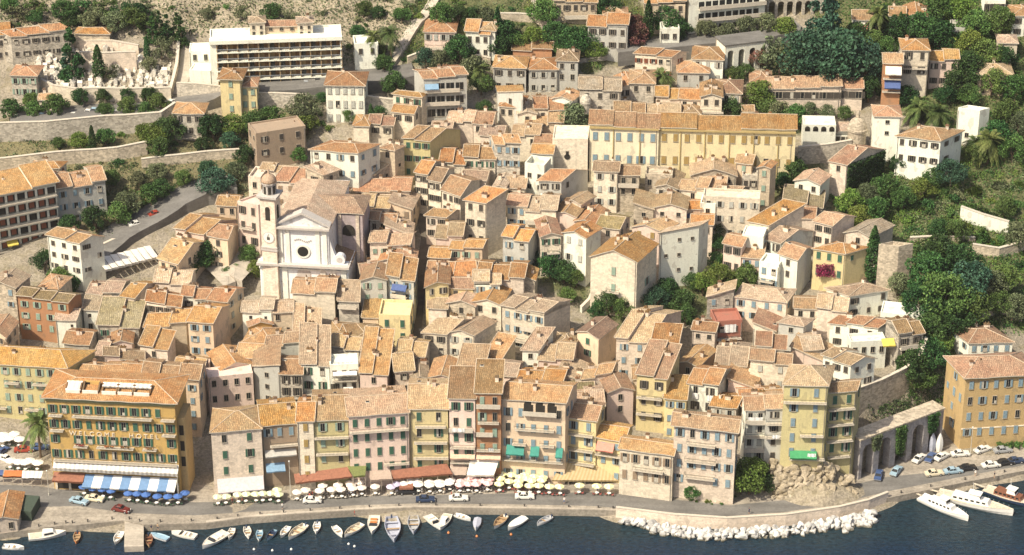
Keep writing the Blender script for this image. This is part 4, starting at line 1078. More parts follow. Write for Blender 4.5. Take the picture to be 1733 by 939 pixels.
T_(748,321,779,331,11,('r',812,304),'F','C','o','d','third of the stepped lane houses, widest, with an attic terrace','town_house',win=3,sp=3.2,side_r=.1,chim=1)
T_(783,302,822,305,8,6,'F','K','p','n','low rose roof with a dark attic window above the stepped houses','town_house',win=1,rows=1,chim=0)
T_(787,338,823,343,14,('r',856,332),'S','C','k','d','tall cream house with bright orange roof and a large dark blind right wall','town_house',win=2,sp=4.2,wk=1.1,side_r=.15,chim=0)
T_(721,364,756,367,8,('r',786,356),'F','K','b','d','house with old brown roof right of the dark lane','town_house',win=2,rows=2,side_r=0,chim=1)
T_(738,402,782,404,8,8,'F','P','p','n','rose hipped roof below the old brown roof','town_house',win=False,chim=0)
T_(835,315,855,317,8,7,'G','C','t','n','small cream gable with tan roof above the tall cream house','town_house',win=2,rows=2,wk=.6)
T_(856,316,888,318,7,7,'F','C','p','n','low rose roofed house between the cream gable and the white ruin','town_house',win=2,rows=1,wk=.7)
T_(888,285,921,290,10,5,'T','W','o','n','white ruined house with two pinnacle walls and no roof','ruined_house','house',win=2,rows=2,wk=.8,para=1.6)
f = T_(912,305,950,306,10,('r',995,288),'F','U','o','d','blue grey house with white washing under its windows','town_house',win=2,rows=1,side_r=.3,chim=0); cloth_on(f, .22, 3.4, 1.8, 2.0, M_linen); cloth_on(f, .62, 3.4, 1.8, 1.8, M_linen)
T_(957,339,983,345,8,('r',1006,332),'G','K','p','n','pale house with round attic window and rose roof','town_house',win=1,rows=1)
T_(858,346,891,349,9,7,'F','C','o','b','cream house with rose orange roof and two tall windows','town_house',win=2,rows=2,closed=.3)
T_(889,356,941,359,9,9,'F','C','p','n','cream house with broad rose roof and a long low balcony','town_house',win=False,bal=((.5,3.2,7.0,1),),chim=2)
T_(937,361,975,367,8,9,'G','P','o','n','pink gable without windows below the broad rose roof','town_house',win=False)
T_(972,374,1008,380,8,('r',1030,356),'G','P','k','n','pink gable with bright orange roof running back','town_house',win=False,side_r=0)
T_(851,403,894,408,11,('r',913,388),'F','U','k','b','shaded blue grey house with salmon orange roof and blue shutters','town_house',win=2,sp=3.8,side_r=.2,chim=0)
T_(762,420,816,422,10,('r',826,408),'F','Q','o','l','apricot house with orange roof and four pale windows','town_house',win=3,sp=3.6,side_r=.3,chim=0)
T_(726,434,760,436,9,('l',733,416),'F','Q','o','n','low apricot house with orange roof joined to its left','town_house',win=1,rows=1,chim=0)
T_(915,400,950,398,11,9,'G','C','o','g','cream gable with green shutters and a small balcony','town_house',win=2,sp=3.4,closed=.2,bal=((.6,4.4,3.0),))
f = T_(953,393,992,402,12,('r',1017,386),'G','W','k','w','white topped gable with pink lower storey right of the green shuttered gable','town_house',win=2,sp=4.5,closed=.9,side_r=0,chim=1)
T_(1010,382,1048,387,9,('r',1066,366),'F','K','d','n','house with mossy roof behind the big white gable','town_house',win=1,rows=1,chim=1)
T_(808,470,886,474,9,('l',818,443),'F','K','o','n','broad orange roof with a red spot below the apricot house','town_house',win=False,chim=2)
T_(866,470,905,474,8,('r',910,455),'G','S','o','n','stone gable at the garden edge right of the broad orange roof','town_house',win=False,chim=1)
T_(723,462,765,464,8,('l',731,438),'F','Q','o','n','orange roof right of the dark lane below the apricot house','town_house',win=False,chim=2)
T_(765,468,806,466,8,9,'F','Q','k','n','bright orange roof below the apricot house with four windows','town_house',win=False,chim=1)
T_(725,520,756,522,7,('l',727,500),'F','K','p','n','low rose roof beneath the yellowish gable','town_house',win=False,chim=1)
f = T_(1000,433,1078,443,15,('r',1112,413),'G','C','o','l','big white gable house with one green balcony window beside the garden','gable_house','house',win=1,first=3.2,sp=4.4,rows=2,wk=1.3,side_r=.15,chim=2,slope=.42,bal=((.5,8.6,3.2),))
# stone houses to the right
T_(1046,295,1082,296,10,6,'F','S','b','n','brown roofed house with dark pergola terrace under the citadel','town_house',win=2,rows=2,chim=0,bal=((.5,3.0,5.0,1),))
T_(1092,298,1138,300,8,5,'T','S','b','n','open roof terrace with dark pergola posts under the citadel wall','town_house',win=3,rows=1)
T_(1005,288,1046,290,11,6,'F','C','b','w','cream house with brown roof and dormer left of the pergola terrace','town_house',win=2,sp=3.4,chim=0)
T_(1170,296,1246,297,8,8,'G','S','p','n','stone gable house with wide rose roof under the yellow citadel','town_house',win=3,rows=1,wk=.6)
T_(1246,274,1272,277,9,6,'F','Q','b','l','pink stone house with brown roof left of the watch tower house','town_house',win=1,rows=1,chim=0)
T_(1283,283,1304,284,13,('r',1314,275),'G','B','o','l','slender tan tower house with one column of green shutters','tower_house','house',win=1,sp=4.0,closed=1,side_r=.1,chim=0)
T_(1256,300,1282,301,7,5,'T','G','o','d','low shaded white house in front of the slender tan tower house','town_house',win=2,rows=2)  # grey wall colour puts this white front in shade
T_(1110,315,1146,319,8,9,'G','G','b','n','grey stone gable with two shuttered windows under the citadel','town_house',win=2,rows=2)
T_(1149,320,1196,323,8,('l',1162,302),'F','C','o','n','orange roofed house with a dark loggia opening right of the grey gable','town_house',win=1,rows=1,chim=0)
T_(1196,322,1226,324,8,10,'F','C','o','n','orange roof between the loggia house and the stone pitch','town_house',win=False,chim=1)
T_(1207,327,1247,329,9,('r',1269,316),'F','S','p','n','rose stone pitch house above the long cream front','town_house',win=False,side_r=0,chim=0)
T_(1190,334,1286,339,11,5,'T','C','p','w','long cream house front with pale shutters and a roof terrace','town_house',win=5,sp=3.8,closed=.4,para=.4)
T_(1073,352,1106,354,9,8,'R','S','p','n','rough stone house with one window below the pergola terrace','town_house',win=1,rows=1,wk=.7)
T_(1107,351,1162,354,9,7,'G','K','p','n','pale rose gable with round headed window','town_house',win=2,rows=1,wk=.7)
f = T_(1163,352,1186,353,8,5,'F','K','k','n','small pink house with a blue cloth on its terrace','town_house',win=False,chim=0); cloth_on(f, .1, 1.4, 1.6, 1.2, M_blue_aw, .3)
T_(1185,347,1211,349,9,5,'T','W','k','n','small white turret with open parapet beside the cypress gap','town_house',win=1,rows=1)
T_(1170,378,1206,380,9,6,'F','K','o','n','house with one orange pitch above the tall white stone house','town_house',win=2,rows=1,chim=0)
T_(1070,384,1116,390,9,('r',1146,378),'G','P','k','y','pink gable with two straw shutters and bright orange roof','town_house',win=2,rows=1,closed=1,side_r=0)
T_(1117,394,1183,388,15,('r',1203,385),'L','W','t','n','tall weathered white house with tiny scattered windows','town_house',win=3,sp=4.0,wk=.55,ww=.8,side_r=.1,chim=0,slope=.12,first=2.2,skip=((0,0),(1,2),(2,0),(3,1)))
T_(1326,346,1391,351,5,6,'S','G','d','n','low shed with olive mossy roof beside the citadel garden','shed','shed',win=False,chim=0)
T_(1345,305,1388,312,8,('r',1405,296),'G','W','p','n','white gable with four small windows below the ivy covered house','town_house',win=2,rows=2,wk=.9,side_r=0,chim=0)
T_(1325,366,1378,370,8,7,'F','K','o','n','orange roofed house below the mossy shed','town_house',win=False,chim=1)
T_(1267,374,1301,381,10,('r',1360,364),'S','C','o','n','cream house under a long orange roof with a shaded right flank','town_house',win=2,rows=1,side_r=0,chim=1)
T_(1256,398,1292,402,11,5,'T','W','o','n','dazzling white blank fronted house','town_house',win=False,para=.3)
T_(1294,404,1321,411,9,('r',1376,391),'F','W','p','d','white house with two arched openings under a rose roof','town_house',win=2,rows=1,wk=1.3,closed=0,side_r=.2,chim=0)
T_(1319,429,1350,439,11,('r',1374,419),'F','W','o','d','white house with small orange roof and a dark right wall near the bougainvillea','town_house',win=1,rows=2,side_r=.2,chim=0)
T_(1285,446,1318,452,9,5,'T','W','o','b','white terrace house with balcony left of the small orange roof','town_house',win=2,rows=2,bal=((.4,4.2,3.8),))
T_(1225,411,1255,417,10,6,'F','P','o','d','narrow pink house with orange roof and two tall dark windows','town_house',win=2,sp=4.2,wk=1.2,chim=0)
T_(1256,434,1290,437,8,5,'S','P','o','b','low pink house below the dazzling white front','town_house',win=2,rows=2,chim=0)
T_(1377,420,1431,429,11,('r',1470,418),'H','Y','o','g','yellow villa with orange hipped roof and a bougainvillea over its door','villa','house',win=3,sp=4.2,wk=1.15,closed=.6,side_r=.7,chim=1)
T_(1378,374,1409,381,9,('r',1446,366),'F','K','p','d','pale house with rose roof and dark right wall left of the grey gable','town_house',win=2,rows=2,side_r=0,chim=0)
T_(1430,393,1475,401,8,('r',1512,381),'G','K','t','n','pink walled gable with grey tan roof at the garden edge','town_house',win=1,rows=1,side_r=0,chim=0)
T_(1487,418,1521,422,11,('r',1544,421),'T','S','t','n','roofless weathered stone tower block beside the cypress','ruined_tower','ruin',win=False,para=.8)
T_(1405,272,1434,278,9,('r',1496,253),'F','K','o','n','house whose right wall is entirely overgrown with ivy','ivy_house','house',win=1,rows=1,chim=1,side_r=0)
T_(1480,196,1525,197,13,7,'H','W','o','n','tall bright white house with a small hipped roof by the round turret','town_house',win=1,rows=2,wk=.6,chim=0)
T_(1518,229,1592,238,11,('r',1629,221),'H','W','o','d','large white villa with orange brown hipped roof above the terraced garden','villa','house',win=4,sp=4.2,rows=2,side_r=.6,chim=1)
T_(1621,186,1658,191,9,('r',1674,188),'T','W','o','n','plain white cube house with flat roof among the palms','cube_house','house',win=1,rows=1,first=6.5,wk=.8,side_r=.2)
# north side: villas and upper streets; several fronts' shade is in their grey walls
T_(18,62,118,54,8,('l',-16,56),'F','G','o','d','long shaded grey convent building with orange roof above the cemetery','convent_building','building',win=6,sp=3.4,rows=3,wk=.8,side_l=.9,chim=0)  # shade of the long front put into its grey wall colour
T_(-90,70,17,62,8,9,'F','C','o','d','lit end wing of the convent at the picture corner','convent_building','building',win=8,sp=3.4,rows=3,chim=0)  # sunlit tone of the same convent put into the cream wall
T_(127,56,185,57,4.5,('l',133,46),'H','S','o','n','open sided chapel with low orange roof above the cemetery','chapel','chapel',win=False,chim=0)
T_(18,127,62,128,6.6,7,'H','G','o','l','grey villa with orange hipped roof below the cemetery','villa','house',win=3,rows=3,chim=0)
T_(66,168,88,168,4,4,'F','C','o','d','tiny gatehouse with orange roof beside the car park trees','gatehouse','house',win=1,rows=1,chim=0)
T_(293,191,344,192,7.4,7,'H','G','o','d','grey villa with orange hipped roof below the car park wall','villa','house',win=3,sp=3.2,chim=0,bal=((.55,6.6,5.4),))
T_(372,132,407,133,12,7,'H','Y','o','l','tan square tower of the villa below the long hotel','tower_villa','villa',win=1,sp=3.4,closed=1,chim=0,over=.7)
T_(407,146,434,146,9,6,'H','Y','k','l','lower tan wing with orange roof beside the square villa tower','villa_wing','villa',win=2,sp=3.4,closed=1,chim=0)
T_(551,143,616,144,10.5,9,'H','W','o','w','ornate white villa with orange roof below the long hotel','villa','house',win=5,sp=3.8,wk=1.2,closed=.7,chim=2,over=.5)
T_(598,212,624,213,7,7,'H','C','o','n','small pale house with orange hipped roof below the ornate white villa','villa','house',win=False,chim=0)
T_(625,210,665,212,6,6,'F','C','o','d','low house joined to the small pale hipped house','villa','house',win=2,rows=1,chim=0)
T_(665,158,714,164,8,('r',722,158),'H','C','k','g','cream villa with orange roof and green shutters left of the white flats','villa','house',win=3,sp=3.6,chim=0)
T_(664,188,700,192,8,5,'F','C','o','d','low wing below the cream villa with green shutters','villa_wing','house',win=2,rows=1,chim=0)
wa = T_(717,133,790,130,12.5,('l',701,118),'F','U','o','n','white five storey flats with a blue awning and wide terraces','apartment_block','apartment block',win=False,side_l=.2,chim=3,slope=.22)  # half shade on the white front put into blue grey plaster
for r in range(4):
    for k in range(4):
        q = wa.A.xy + wa.e*((.17 + .22*k)*wa.w); z = wa.ze - 2.4 - r*3.6
        if k == 0 and r == 0: continue
        mb = MB(); mb.box((0, .02, 0), (2.0, .12, 2.0), 1); mb.box((0, -.05, -1.05), (2.2, .2, .1), 0); mb.box((0, -.04, 0), (.08, .08, 2.0), 0)
        build(mb, 'window', [M_fr, M_pane], wa.o, Vector((q.x, q.y, z)) - wa.O, wa.ang)
for r in range(2): add_balcony(wa, .42, 3.6 + r*3.6, 9.0, 1)
awning_on(wa, .02, .34, 1.5, 1.5, .9, M_sky_aw)
T_(718,53,770,54,6,9,'H','P','o','w','lilac villa with arched balcony and orange roof high on the hillside','villa','house',win=4,sp=3.6,rows=2,chim=1,bal=((.5,4.4,7.6),))
T_(788,56,828,58,7.2,9,'F','W','o','d','white terraced villa with salmon awning high on the hillside','villa','house',win=3,sp=3.6,chim=0)
T_(812,50,838,52,8,6,'H','W','p','n','upper wing with rose roof on the white terraced villa','villa_wing','house',win=1,chim=0)
T_(868,84,934,86,3.2,5,'F','R','b','n','long low brick outbuilding with brown roof among the hillside trees','outbuilding','outbuilding',win=False,chim=0)
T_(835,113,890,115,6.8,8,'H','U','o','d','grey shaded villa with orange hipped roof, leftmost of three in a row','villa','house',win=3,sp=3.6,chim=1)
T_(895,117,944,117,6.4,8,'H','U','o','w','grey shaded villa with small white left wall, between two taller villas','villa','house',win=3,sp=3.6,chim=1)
T_(942,102,978,103,8.5,8,'H','U','b','n','tall narrow grey villa with brown roof beside the concrete bridge','villa','house',win=2,chim=1)
T_(843,155,885,168,9,('l',822,155),'L','U','o','n','blue grey gabled house with one shaded flank above the orange hipped cottage','town_house',win=1,chim=0)
T_(845,179,882,182,7,8,'H','C','o','n','cream cottage with wide orange hipped roof','cottage','house',win=3,rows=1,chim=0)
T_(876,192,908,192,7,7,'G','C','t','n','cream gable house with grey open ground floor right of the cottage','town_house',win=1)
T_(905,186,958,185,7,8,'F','C','o','d','cream house with orange roof and red brown shaded flank','town_house',win=2,rows=1,chim=1)
T_(935,166,968,170,8,('r',984,158),'G','W','o','n','white gabled house with dark right wall left of the grey convent','town_house',win=False,side_r=.5)
T_(890,210,952,212,5,7,'F','Q','p','n','long rose roofed row house left of the green domed tree','town_house',win=False,chim=0)
gc = T_(981,152,1050,153,9.5,9,'F','G','t','d','grey convent house with a round corner turret behind the citadel','convent_house','building',win=3,sp=3.6,rows=2,chim=0,slope=.25)
mb = MB(); q = gc.A.xy + gc.e*1.6 - gc.nrm*1.2
mb.lathe([(1.4,-6),(1.4,10),(1.55,10.1),(1.3,11.2),(.6,12.2),(.01,12.5)], (0,0,0), 14); mb.box((0,-1.4,6), (.8,.12,2.6), 1)
build(mb, 'turret', [wm('G'), M_dark], gc.o, Vector((q.x, q.y, gc.ze - 13)) - gc.O)
T_(801,208,832,210,8,8,'F','K','o','n','house with plain orange roof right of the white flats','town_house',win=2,rows=1,side_r=.2)
T_(812,228,850,231,7,7,'F','K','p','n','rose roof above the cream house with mossy roof','town_house',win=False,chim=2)
T_(867,228,912,231,7,7,'F','C','p','n','rose tan roof right of the grey shuttered house','town_house',win=2,rows=1,chim=1)
T_(905,241,936,243,7,6,'F','C','o','n','small orange roof directly over the white balcony house','town_house',win=False,chim=0)
T_(758,205,800,208,7,7,'F','K','t','n','pale tan roof behind the large tan green house','town_house',win=False,chim=1)
T_(730,222,762,224,8,7,'F','K','p','n','rose roof behind the large tan green house','town_house',win=False,chim=1)
T_(1050,148,1085,146,5.5,8,'G','C','o','d','cream gabled house with orange roof right of the grey convent','town_house',win=2,rows=2)
T_(1066,140,1108,141,7,9,'H','G','o','n','grey house with wide rose orange hipped roof by the palm','town_house',win=2,rows=1,chim=2)
T_(1075,92,1137,96,6.8,('r',1162,88),'F','C','o','r','long cream house with many small windows below the upper road','town_house',win=5,sp=3.2,rows=3,wk=.8,chim=0)
T_(1147,122,1200,123,6,8,'H','U','o','n','pale house with orange hipped roof beside the palm','villa','house',win=2,rows=1,chim=0)
T_(1172,99,1224,101,7,9,'H','W','o','w','white house with orange hipped roof left of the two arches','villa','house',win=3,sp=3.6,chim=0)
T_(1110,166,1153,167,6,7,'F','K','o','n','low orange roofed house in front of the wide hipped roof','town_house',win=2,rows=1,chim=0)
T_(1150,166,1185,168,6,7,'F','K','o','n','low house with two step orange roof','town_house',win=2,rows=1,chim=0)
T_(1186,163,1222,164,9,9,'G','C','o','d','cream gable with white balcony and two dark doors','town_house',win=2,sp=3.6,bal=((.5,4.2,6.4),))
T_(1205,156,1255,158,6,9,'H','C','o','w','cream house with large orange hipped roof above the citadel garden','town_house',win=3,rows=1,chim=1)
T_(1040,193,1090,194,6,8,'F','K','o','n','orange roof immediately behind the left part of the citadel','town_house',win=False,chim=1)
T_(1090,196,1150,197,6,8,'F','K','p','n','rose orange roof immediately behind the citadel centre','town_house',win=False,chim=1)
T_(1152,194,1185,195,6,7,'H','Q','o','n','small orange hipped roof immediately behind the citadel','town_house',win=False,chim=0)
T_(1258,188,1275,188,5,4,'F','C','o','d','tiny chapel like house with orange roof among the citadel trees','pavilion','pavilion',win=1,rows=1,chim=0,wk=.7)
T_(1300,149,1424,150,6.2,8,'F','K','o','d','long low pink school with a row of dark windows and orange roof','school_building','building',win=10,rows=1,first=1.9,wk=1.2,ww=1.9,chim=1,side=.1)
T_(1424,148,1460,149,6.2,7,'F','K','o','d','right wing of the long low pink school','school_wing','building',win=3,rows=1,first=1.9,wk=1.2,ww=1.7,chim=0)
T_(1270,139,1305,140,5.5,8,'H','C','o','n','house with orange hipped roof at the left end of the pink school','town_house',win=False,chim=0)
T_(1527,84,1573,85,13,8,'H','C','o','d','tall villa with two arched windows and a balcony among the palms','villa','house',win=2,sp=4.0,wk=1.3,rows=2,chim=1,bal=((.5,5.0,6.4),))
f = T_(1496,106,1527,107,13,7,'F','R','o','d','reddish house with white and blue awnings left of the tall villa','villa','house',win=False,chim=1,bal=((.5,4.2,4.6),(.5,7.8,4.6))); awning_on(f, .1, .98, .9, 1.6, 1.6, M_white_aw); awning_on(f, .1, .98, 4.5, 1.6, 1.8, M_blue_aw)
T_(1574,102,1622,103,8,7,'F','P','o','d','lilac white house with orange roof right of the tall villa','villa','house',win=3,rows=2,sp=4,chim=0)
T_(1655,126,1715,127,6,8,'H','Q','t','d','peach villa with pale hipped roof at the right picture edge','villa','house',win=3,rows=2,chim=2)
T_(1444,32,1476,33,5.5,7,'F','W','o','d','white villa with red awning high on the right hillside','villa','house',win=2,chim=0); awning_on(HOUSES[-1], .25, .8, 1.6, 1.5, 1.0, M_pink_aw)
T_(1506,26,1532,27,7,7,'F','W','o','d','white villa with an orange roof and cypress at its corner','villa','house',win=2,chim=1)
T_(1533,27,1570,28,6.5,8,'G','W','o','d','white gabled villa with an arched terrace on the right hillside','villa','house',win=2,chim=1)
T_(1607,50,1640,52,4.5,6,'T','U','o','d','flat roofed pale blue house among the right hillside trees','villa','house',win=2)
T_(1668,4,1702,4,5,8,'T','W','o','d','white columned villa at the upper right corner','villa','house',win=4,wk=1.5)
T_(1715,26,1750,26,6,8,'H','W','o','d','white villa cut by the right picture edge','villa','house',win=2,chim=0)
T_(1690,72,1722,73,5,6,'H','C','t','n','small pale pavilion roof among the right hillside trees','pavilion','pavilion',win=False,chim=0)
T_(938,4,1010,3,5.5,9,'F','B','b','d','brown apartment house at the top of the picture','apartment_block','apartment block',win=5,sp=3.6,chim=0,bal=((.5,4.4,6.0,1),))
T_(995,43,1062,46,9,8,'F','U','o','d','pale house with bright white left wall and orange roof among dark trees','villa','house',win=4,sp=3.6,chim=1)
T_(1022,26,1062,26,6,6,'H','C','o','n','orange roofed house just above the pale house with white left wall','villa','house',win=2,rows=1,chim=0)
T_(1092,5,1160,5,8.5,8,'F','B','o','d','brown shaded villa with cypress to the left of the white flats block','villa','house',win=4,sp=3.6,chim=0)
T_(1118,52,1150,52,6,5,'T','W','o','d','small white cube house half hidden by oleanders','villa','house',win=2,rows=2)
ab = T_(1167,-2,1296,-14,10.5,9,'T','W','o','d','white apartment block with long balconies at the top of the picture','apartment_block','apartment block',win=False,para=.6)
for r in range(3):
    add_balcony(ab, .56, 3.2 + r*3.3, ab.w*.88, 1)
    for k in range(9):
        q = ab.A.xy + ab.e*((.16 + .09*k)*ab.w); mb = MB(); mb.box((0, .02, 0), (1.5, .12, 1.9), 0)
        build(mb, 'window', [M_pane], ab.o, Vector((q.x, q.y, ab.ze - 2.1 - r*3.3)) - ab.O, ab.ang)
T_(433,228,517,215,11,7,'T','D','o','d','dark shaded house with flat roof below the villa garden','town_house',win=3,sp=3.6,side=.3,para=.4)
f = T_(470,222,512,219,7,5,'F','C','o','n','small house with a blue and white striped awning','town_house',win=False,chim=0); awning_on(f, .1, .9, 1.6, 2.0, .9, M_sky_aw)
T_(320,88,357,87,6,6,'T','W','o','n','low white annex wing left of the long balconied hotel','hotel_annex','hotel',win=2,rows=1,para=.2)
T_(320,120,356,122,5,5,'T','W','o','n','white terrace building below the annex wing','hotel_annex','hotel',win=False,para=.3)
T_(600,78,640,76,7,6,'T','W','o','d','pale terrace house right of the long balconied hotel','villa','house',win=2,rows=1)
# ---------------------------------------------------------------- landmarks
def frame(A, B):
    e = (B - A).xy; w = e.length; e /= w; n = Vector((-e.y, e.x)); return e, n, w
# church
def church():
    B0 = at(443, 512, T(*G(443,512).xy)); zb = T(B0.x, B0.y)
    A = G(443, 512); zb = A.z; Bp = at(591, 520, zb); e, n, w = frame(A, Bp); ang = math.atan2(e.y, e.x)
    c = (A + Bp)/2; O = Vector((c.x, c.y, zb))
    t = thing('church', 'white baroque church with stepped gable front and round window', 'church', O, ang)
    Wm, Pm, Gm = wall_mat('church_white', (.88,.84,.80), 0, .06), wm('K'), flat_mat('church_stone_trim', (.50,.46,.42), .9)
    shade_m = wall_mat('lilac', (.45,.37,.37), .2)  # lilac copy of the white wall, with the transept's shade in its colour
    def yz(py, z0=zb):                                   # height of a pixel row on the facade plane
        d = ray(515, py); return CAMZ + d.z*(c.y/d.y) - zb
    h1, h2, h3 = yz(447), yz(385), yz(364)
    W1, W2 = w, 12.4
    mb = MB()
    mb.box((0, 1, h1/2-2), (W1, 2, h1+4), 0)
    mb.box((0, 1, (h1+h2)/2), (W2, 2, h2-h1), 0)
    for x in (-W1/2+1, -W1/2+3.6, -4.6, 4.6, W1/2-3.6, W1/2-1): mb.box((x, -.14, h1/2-2), (1.25, .3, h1+4), 1)
    for x in (-W2/2+.9, -W2/2+2.6, W2/2-2.6, W2/2-.9): mb.box((x, -.14, (h1+h2)/2), (1.0, .3, h2-h1), 1)
    mb.box((0, -.02, h1+.05), (W1+1.0, 1.2+1.6, .55), 2); mb.box((0, -.05, h1-1.3), (W1+.3, .6, .3), 1)
    mb.box((0, .3, h2+.05), (W2+.9, 2.8, .5), 2)
    build(mb, 'facade', [Wm, wall_mat('white_trim', (.78,.74,.66), 0, .2), Gm], t)
    mb = MB()                                            # pediment with raking cornices
    a, b2, ap = (-W2/2-.2, 0), (W2/2+.2, 0), (0, h3-h2)
    mb.hexa([(a[0],.2,h2+.3),(b2[0],.2,h2+.3),(0,.2,h3+.3)], [(a[0],2,h2+.3),(b2[0],2,h2+.3),(0,2,h3+.3)], 0)
    for s in (-1, 1): mb.hexa([(s*(W2/2+.5),-.5,h2+.3),(0,-.5,h3+.35),(0,2.2,h3+.35),(s*(W2/2+.5),2.2,h2+.3)], [(s*(W2/2+.5),-.5,h2+.75),(0,-.5,h3+.85),(0,2.2,h3+.85),(s*(W2/2+.5),2.2,h2+.75)], 1)
    build(mb, 'pediment', [Wm, Gm], t)
    for s in (-1, 1):                                    # volutes sweeping down each side
        mb = MB(); prof = []
        for i in range(13):
            u = i/12; x = W2/2 + u*(W1-W2)/2*.8; z = h1 + (h2-h1)*.78*(1-u)**2.3 + .9*(1-(1-u))*0.9; prof.append((s*x, z))
        lo = [(s*W2/2*.98, .3, h1+.2), (prof[-1][0], .3, h1+.2)]
        f = [(x, .3, z) for x, z in prof] + [lo[1], lo[0]]; bk = [(x, 1.7, z) for x, _, z in f]
        mb.hexa(f, bk, 0)
        cx = s*(W1/2-2.0); mb.tube((cx,.1,h1+1.5),(cx,1.8,h1+1.5),1.35,1.35,18,0); mb.tube((cx,.02,h1+1.5),(cx,.1,h1+1.5),.7,.7,14,1)
        mb.box((cx, .9, h1+.25), (4.0, 1.8, .5), 0)
        build(mb, 'volute', [Wm, Gm], t)
    zr = yz(425)
    mb = MB(); mb.tube((0,-.22,zr),(0,.1,zr),1.75,1.75,24,0); mb.tube((0,-.24,zr),(0,-.2,zr),1.3,1.3,24,1); build(mb, 'round_window', [wall_mat('white_trim', (.78,.74,.66)), M_pane], t)
    mb = MB()
    for i in range(9):                                   # carved inscription band over the window
        mb.box((-1.9+i*.47, -.08, zr+2.9+.25*math.sin(i*.8)), (.3, .16, .32), 0, .3*i)
    build(mb, 'carved_ornament', [Gm], t)
    for x in (-W1/2+5.9, W1/2-5.9):
        mb = MB(); mb.box((x, -.03, h1-6.2), (.95, .14, 2.3), 1); mb.box((x, -.06, h1-4.8), (1.7, .3, .25), 0); mb.box((x, -.06, h1-7.6), (1.4, .25, .2), 0)
        build(mb, 'niche', [Gm, M_dark], t)
    mb = MB(); mb.box((0, -.03, h1-3.2), (3.2, .2, 1.6), 0); mb.tube((0,.1,h1-2.4),(0,-.14,h1-2.4),1.6,1.6,16,0); mb.box((0,-.1,h1-9), (2.6,.3,5), 1); build(mb, 'portal', [Gm, M_dark], t)
    # nave, transept and aisles
    mb = MB(); dN = 26
    mb.box((0, 2+dN/2, h2/2-3), (W2, dN, h2+6-.6), 0)
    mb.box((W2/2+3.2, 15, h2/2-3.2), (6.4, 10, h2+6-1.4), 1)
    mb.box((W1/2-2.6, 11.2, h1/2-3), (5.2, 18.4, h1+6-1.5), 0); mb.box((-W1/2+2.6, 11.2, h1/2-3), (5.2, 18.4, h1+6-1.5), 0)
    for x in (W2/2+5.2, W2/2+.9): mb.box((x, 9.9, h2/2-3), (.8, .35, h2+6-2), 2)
    build(mb, 'nave', [Wm, shade_m, wm('K')], t)
    zr_ = h2 - .3; r = 2.2
    a, b2, c2, d2 = (-W2/2-.4,2,zr_), (W2/2+.4,2,zr_), (W2/2+.4,2+dN,zr_), (-W2/2-.4,2+dN,zr_)
    pl = [[a,(0,2,zr_+r),(0,2+dN-5,zr_+r),d2],[b2,c2,(0,2+dN-5,zr_+r),(0,2,zr_+r)],[c2,d2,(0,2+dN-5,zr_+r)]]
    x0, x1 = 0, W2/2+6.9; tz = h2 - .35
    tpl = [[(2,9.6,tz),(x1,9.6,tz),(x1-3.5,15,tz+1.9),(1,15,tz+1.9)],[(x1,9.6,tz),(x1,20.4,tz),(x1-3.5,15,tz+1.9)],[(x1,20.4,tz),(2,20.4,tz),(1,15,tz+1.9),(x1-3.5,15,tz+1.9)]]
    za = h1 - 1.0
    for s in (-1, 1):
        amb, auv = slab([[(s*(W1/2+.35),2.1,za),(s*(W1/2+.35),20.6,za),(s*(W2/2),20.6,za+1.9),(s*(W2/2),2.1,za+1.9)]], .15); build(amb, 'aisle_roof', [tm('p'), M_slab, M_ridge], t, uv=auv)
    tmb, tuv = slab(tpl, .15); build(tmb, 'transept_roof', [tm('p'), M_slab, M_ridge], t, uv=tuv)
    rmb, uv = slab(pl, .15); build(rmb, 'roof', [tm('p'), M_slab, M_ridge], t, uv=uv)
    mb = MB(); mb.tube((W2/2+3.0,9.9,h2-5.0),(W2/2+3.0,9.8,h2-5.0),1.5,1.5,20,0); mb.box((W2/2+3.0,9.82,h2-5.6),(3.0,.1,1.2),0); build(mb, 'lunette_window', [M_dark], t)
    OV = MB(); OV.box((0,1,h2/2),(W1,20,h2)); M4 = Matrix.Rotation(ang, 4, 'Z'); OV.v = [tuple(M4 @ Vector(v)) for v in OV.v]; occl(OV, O)
    return t
church()
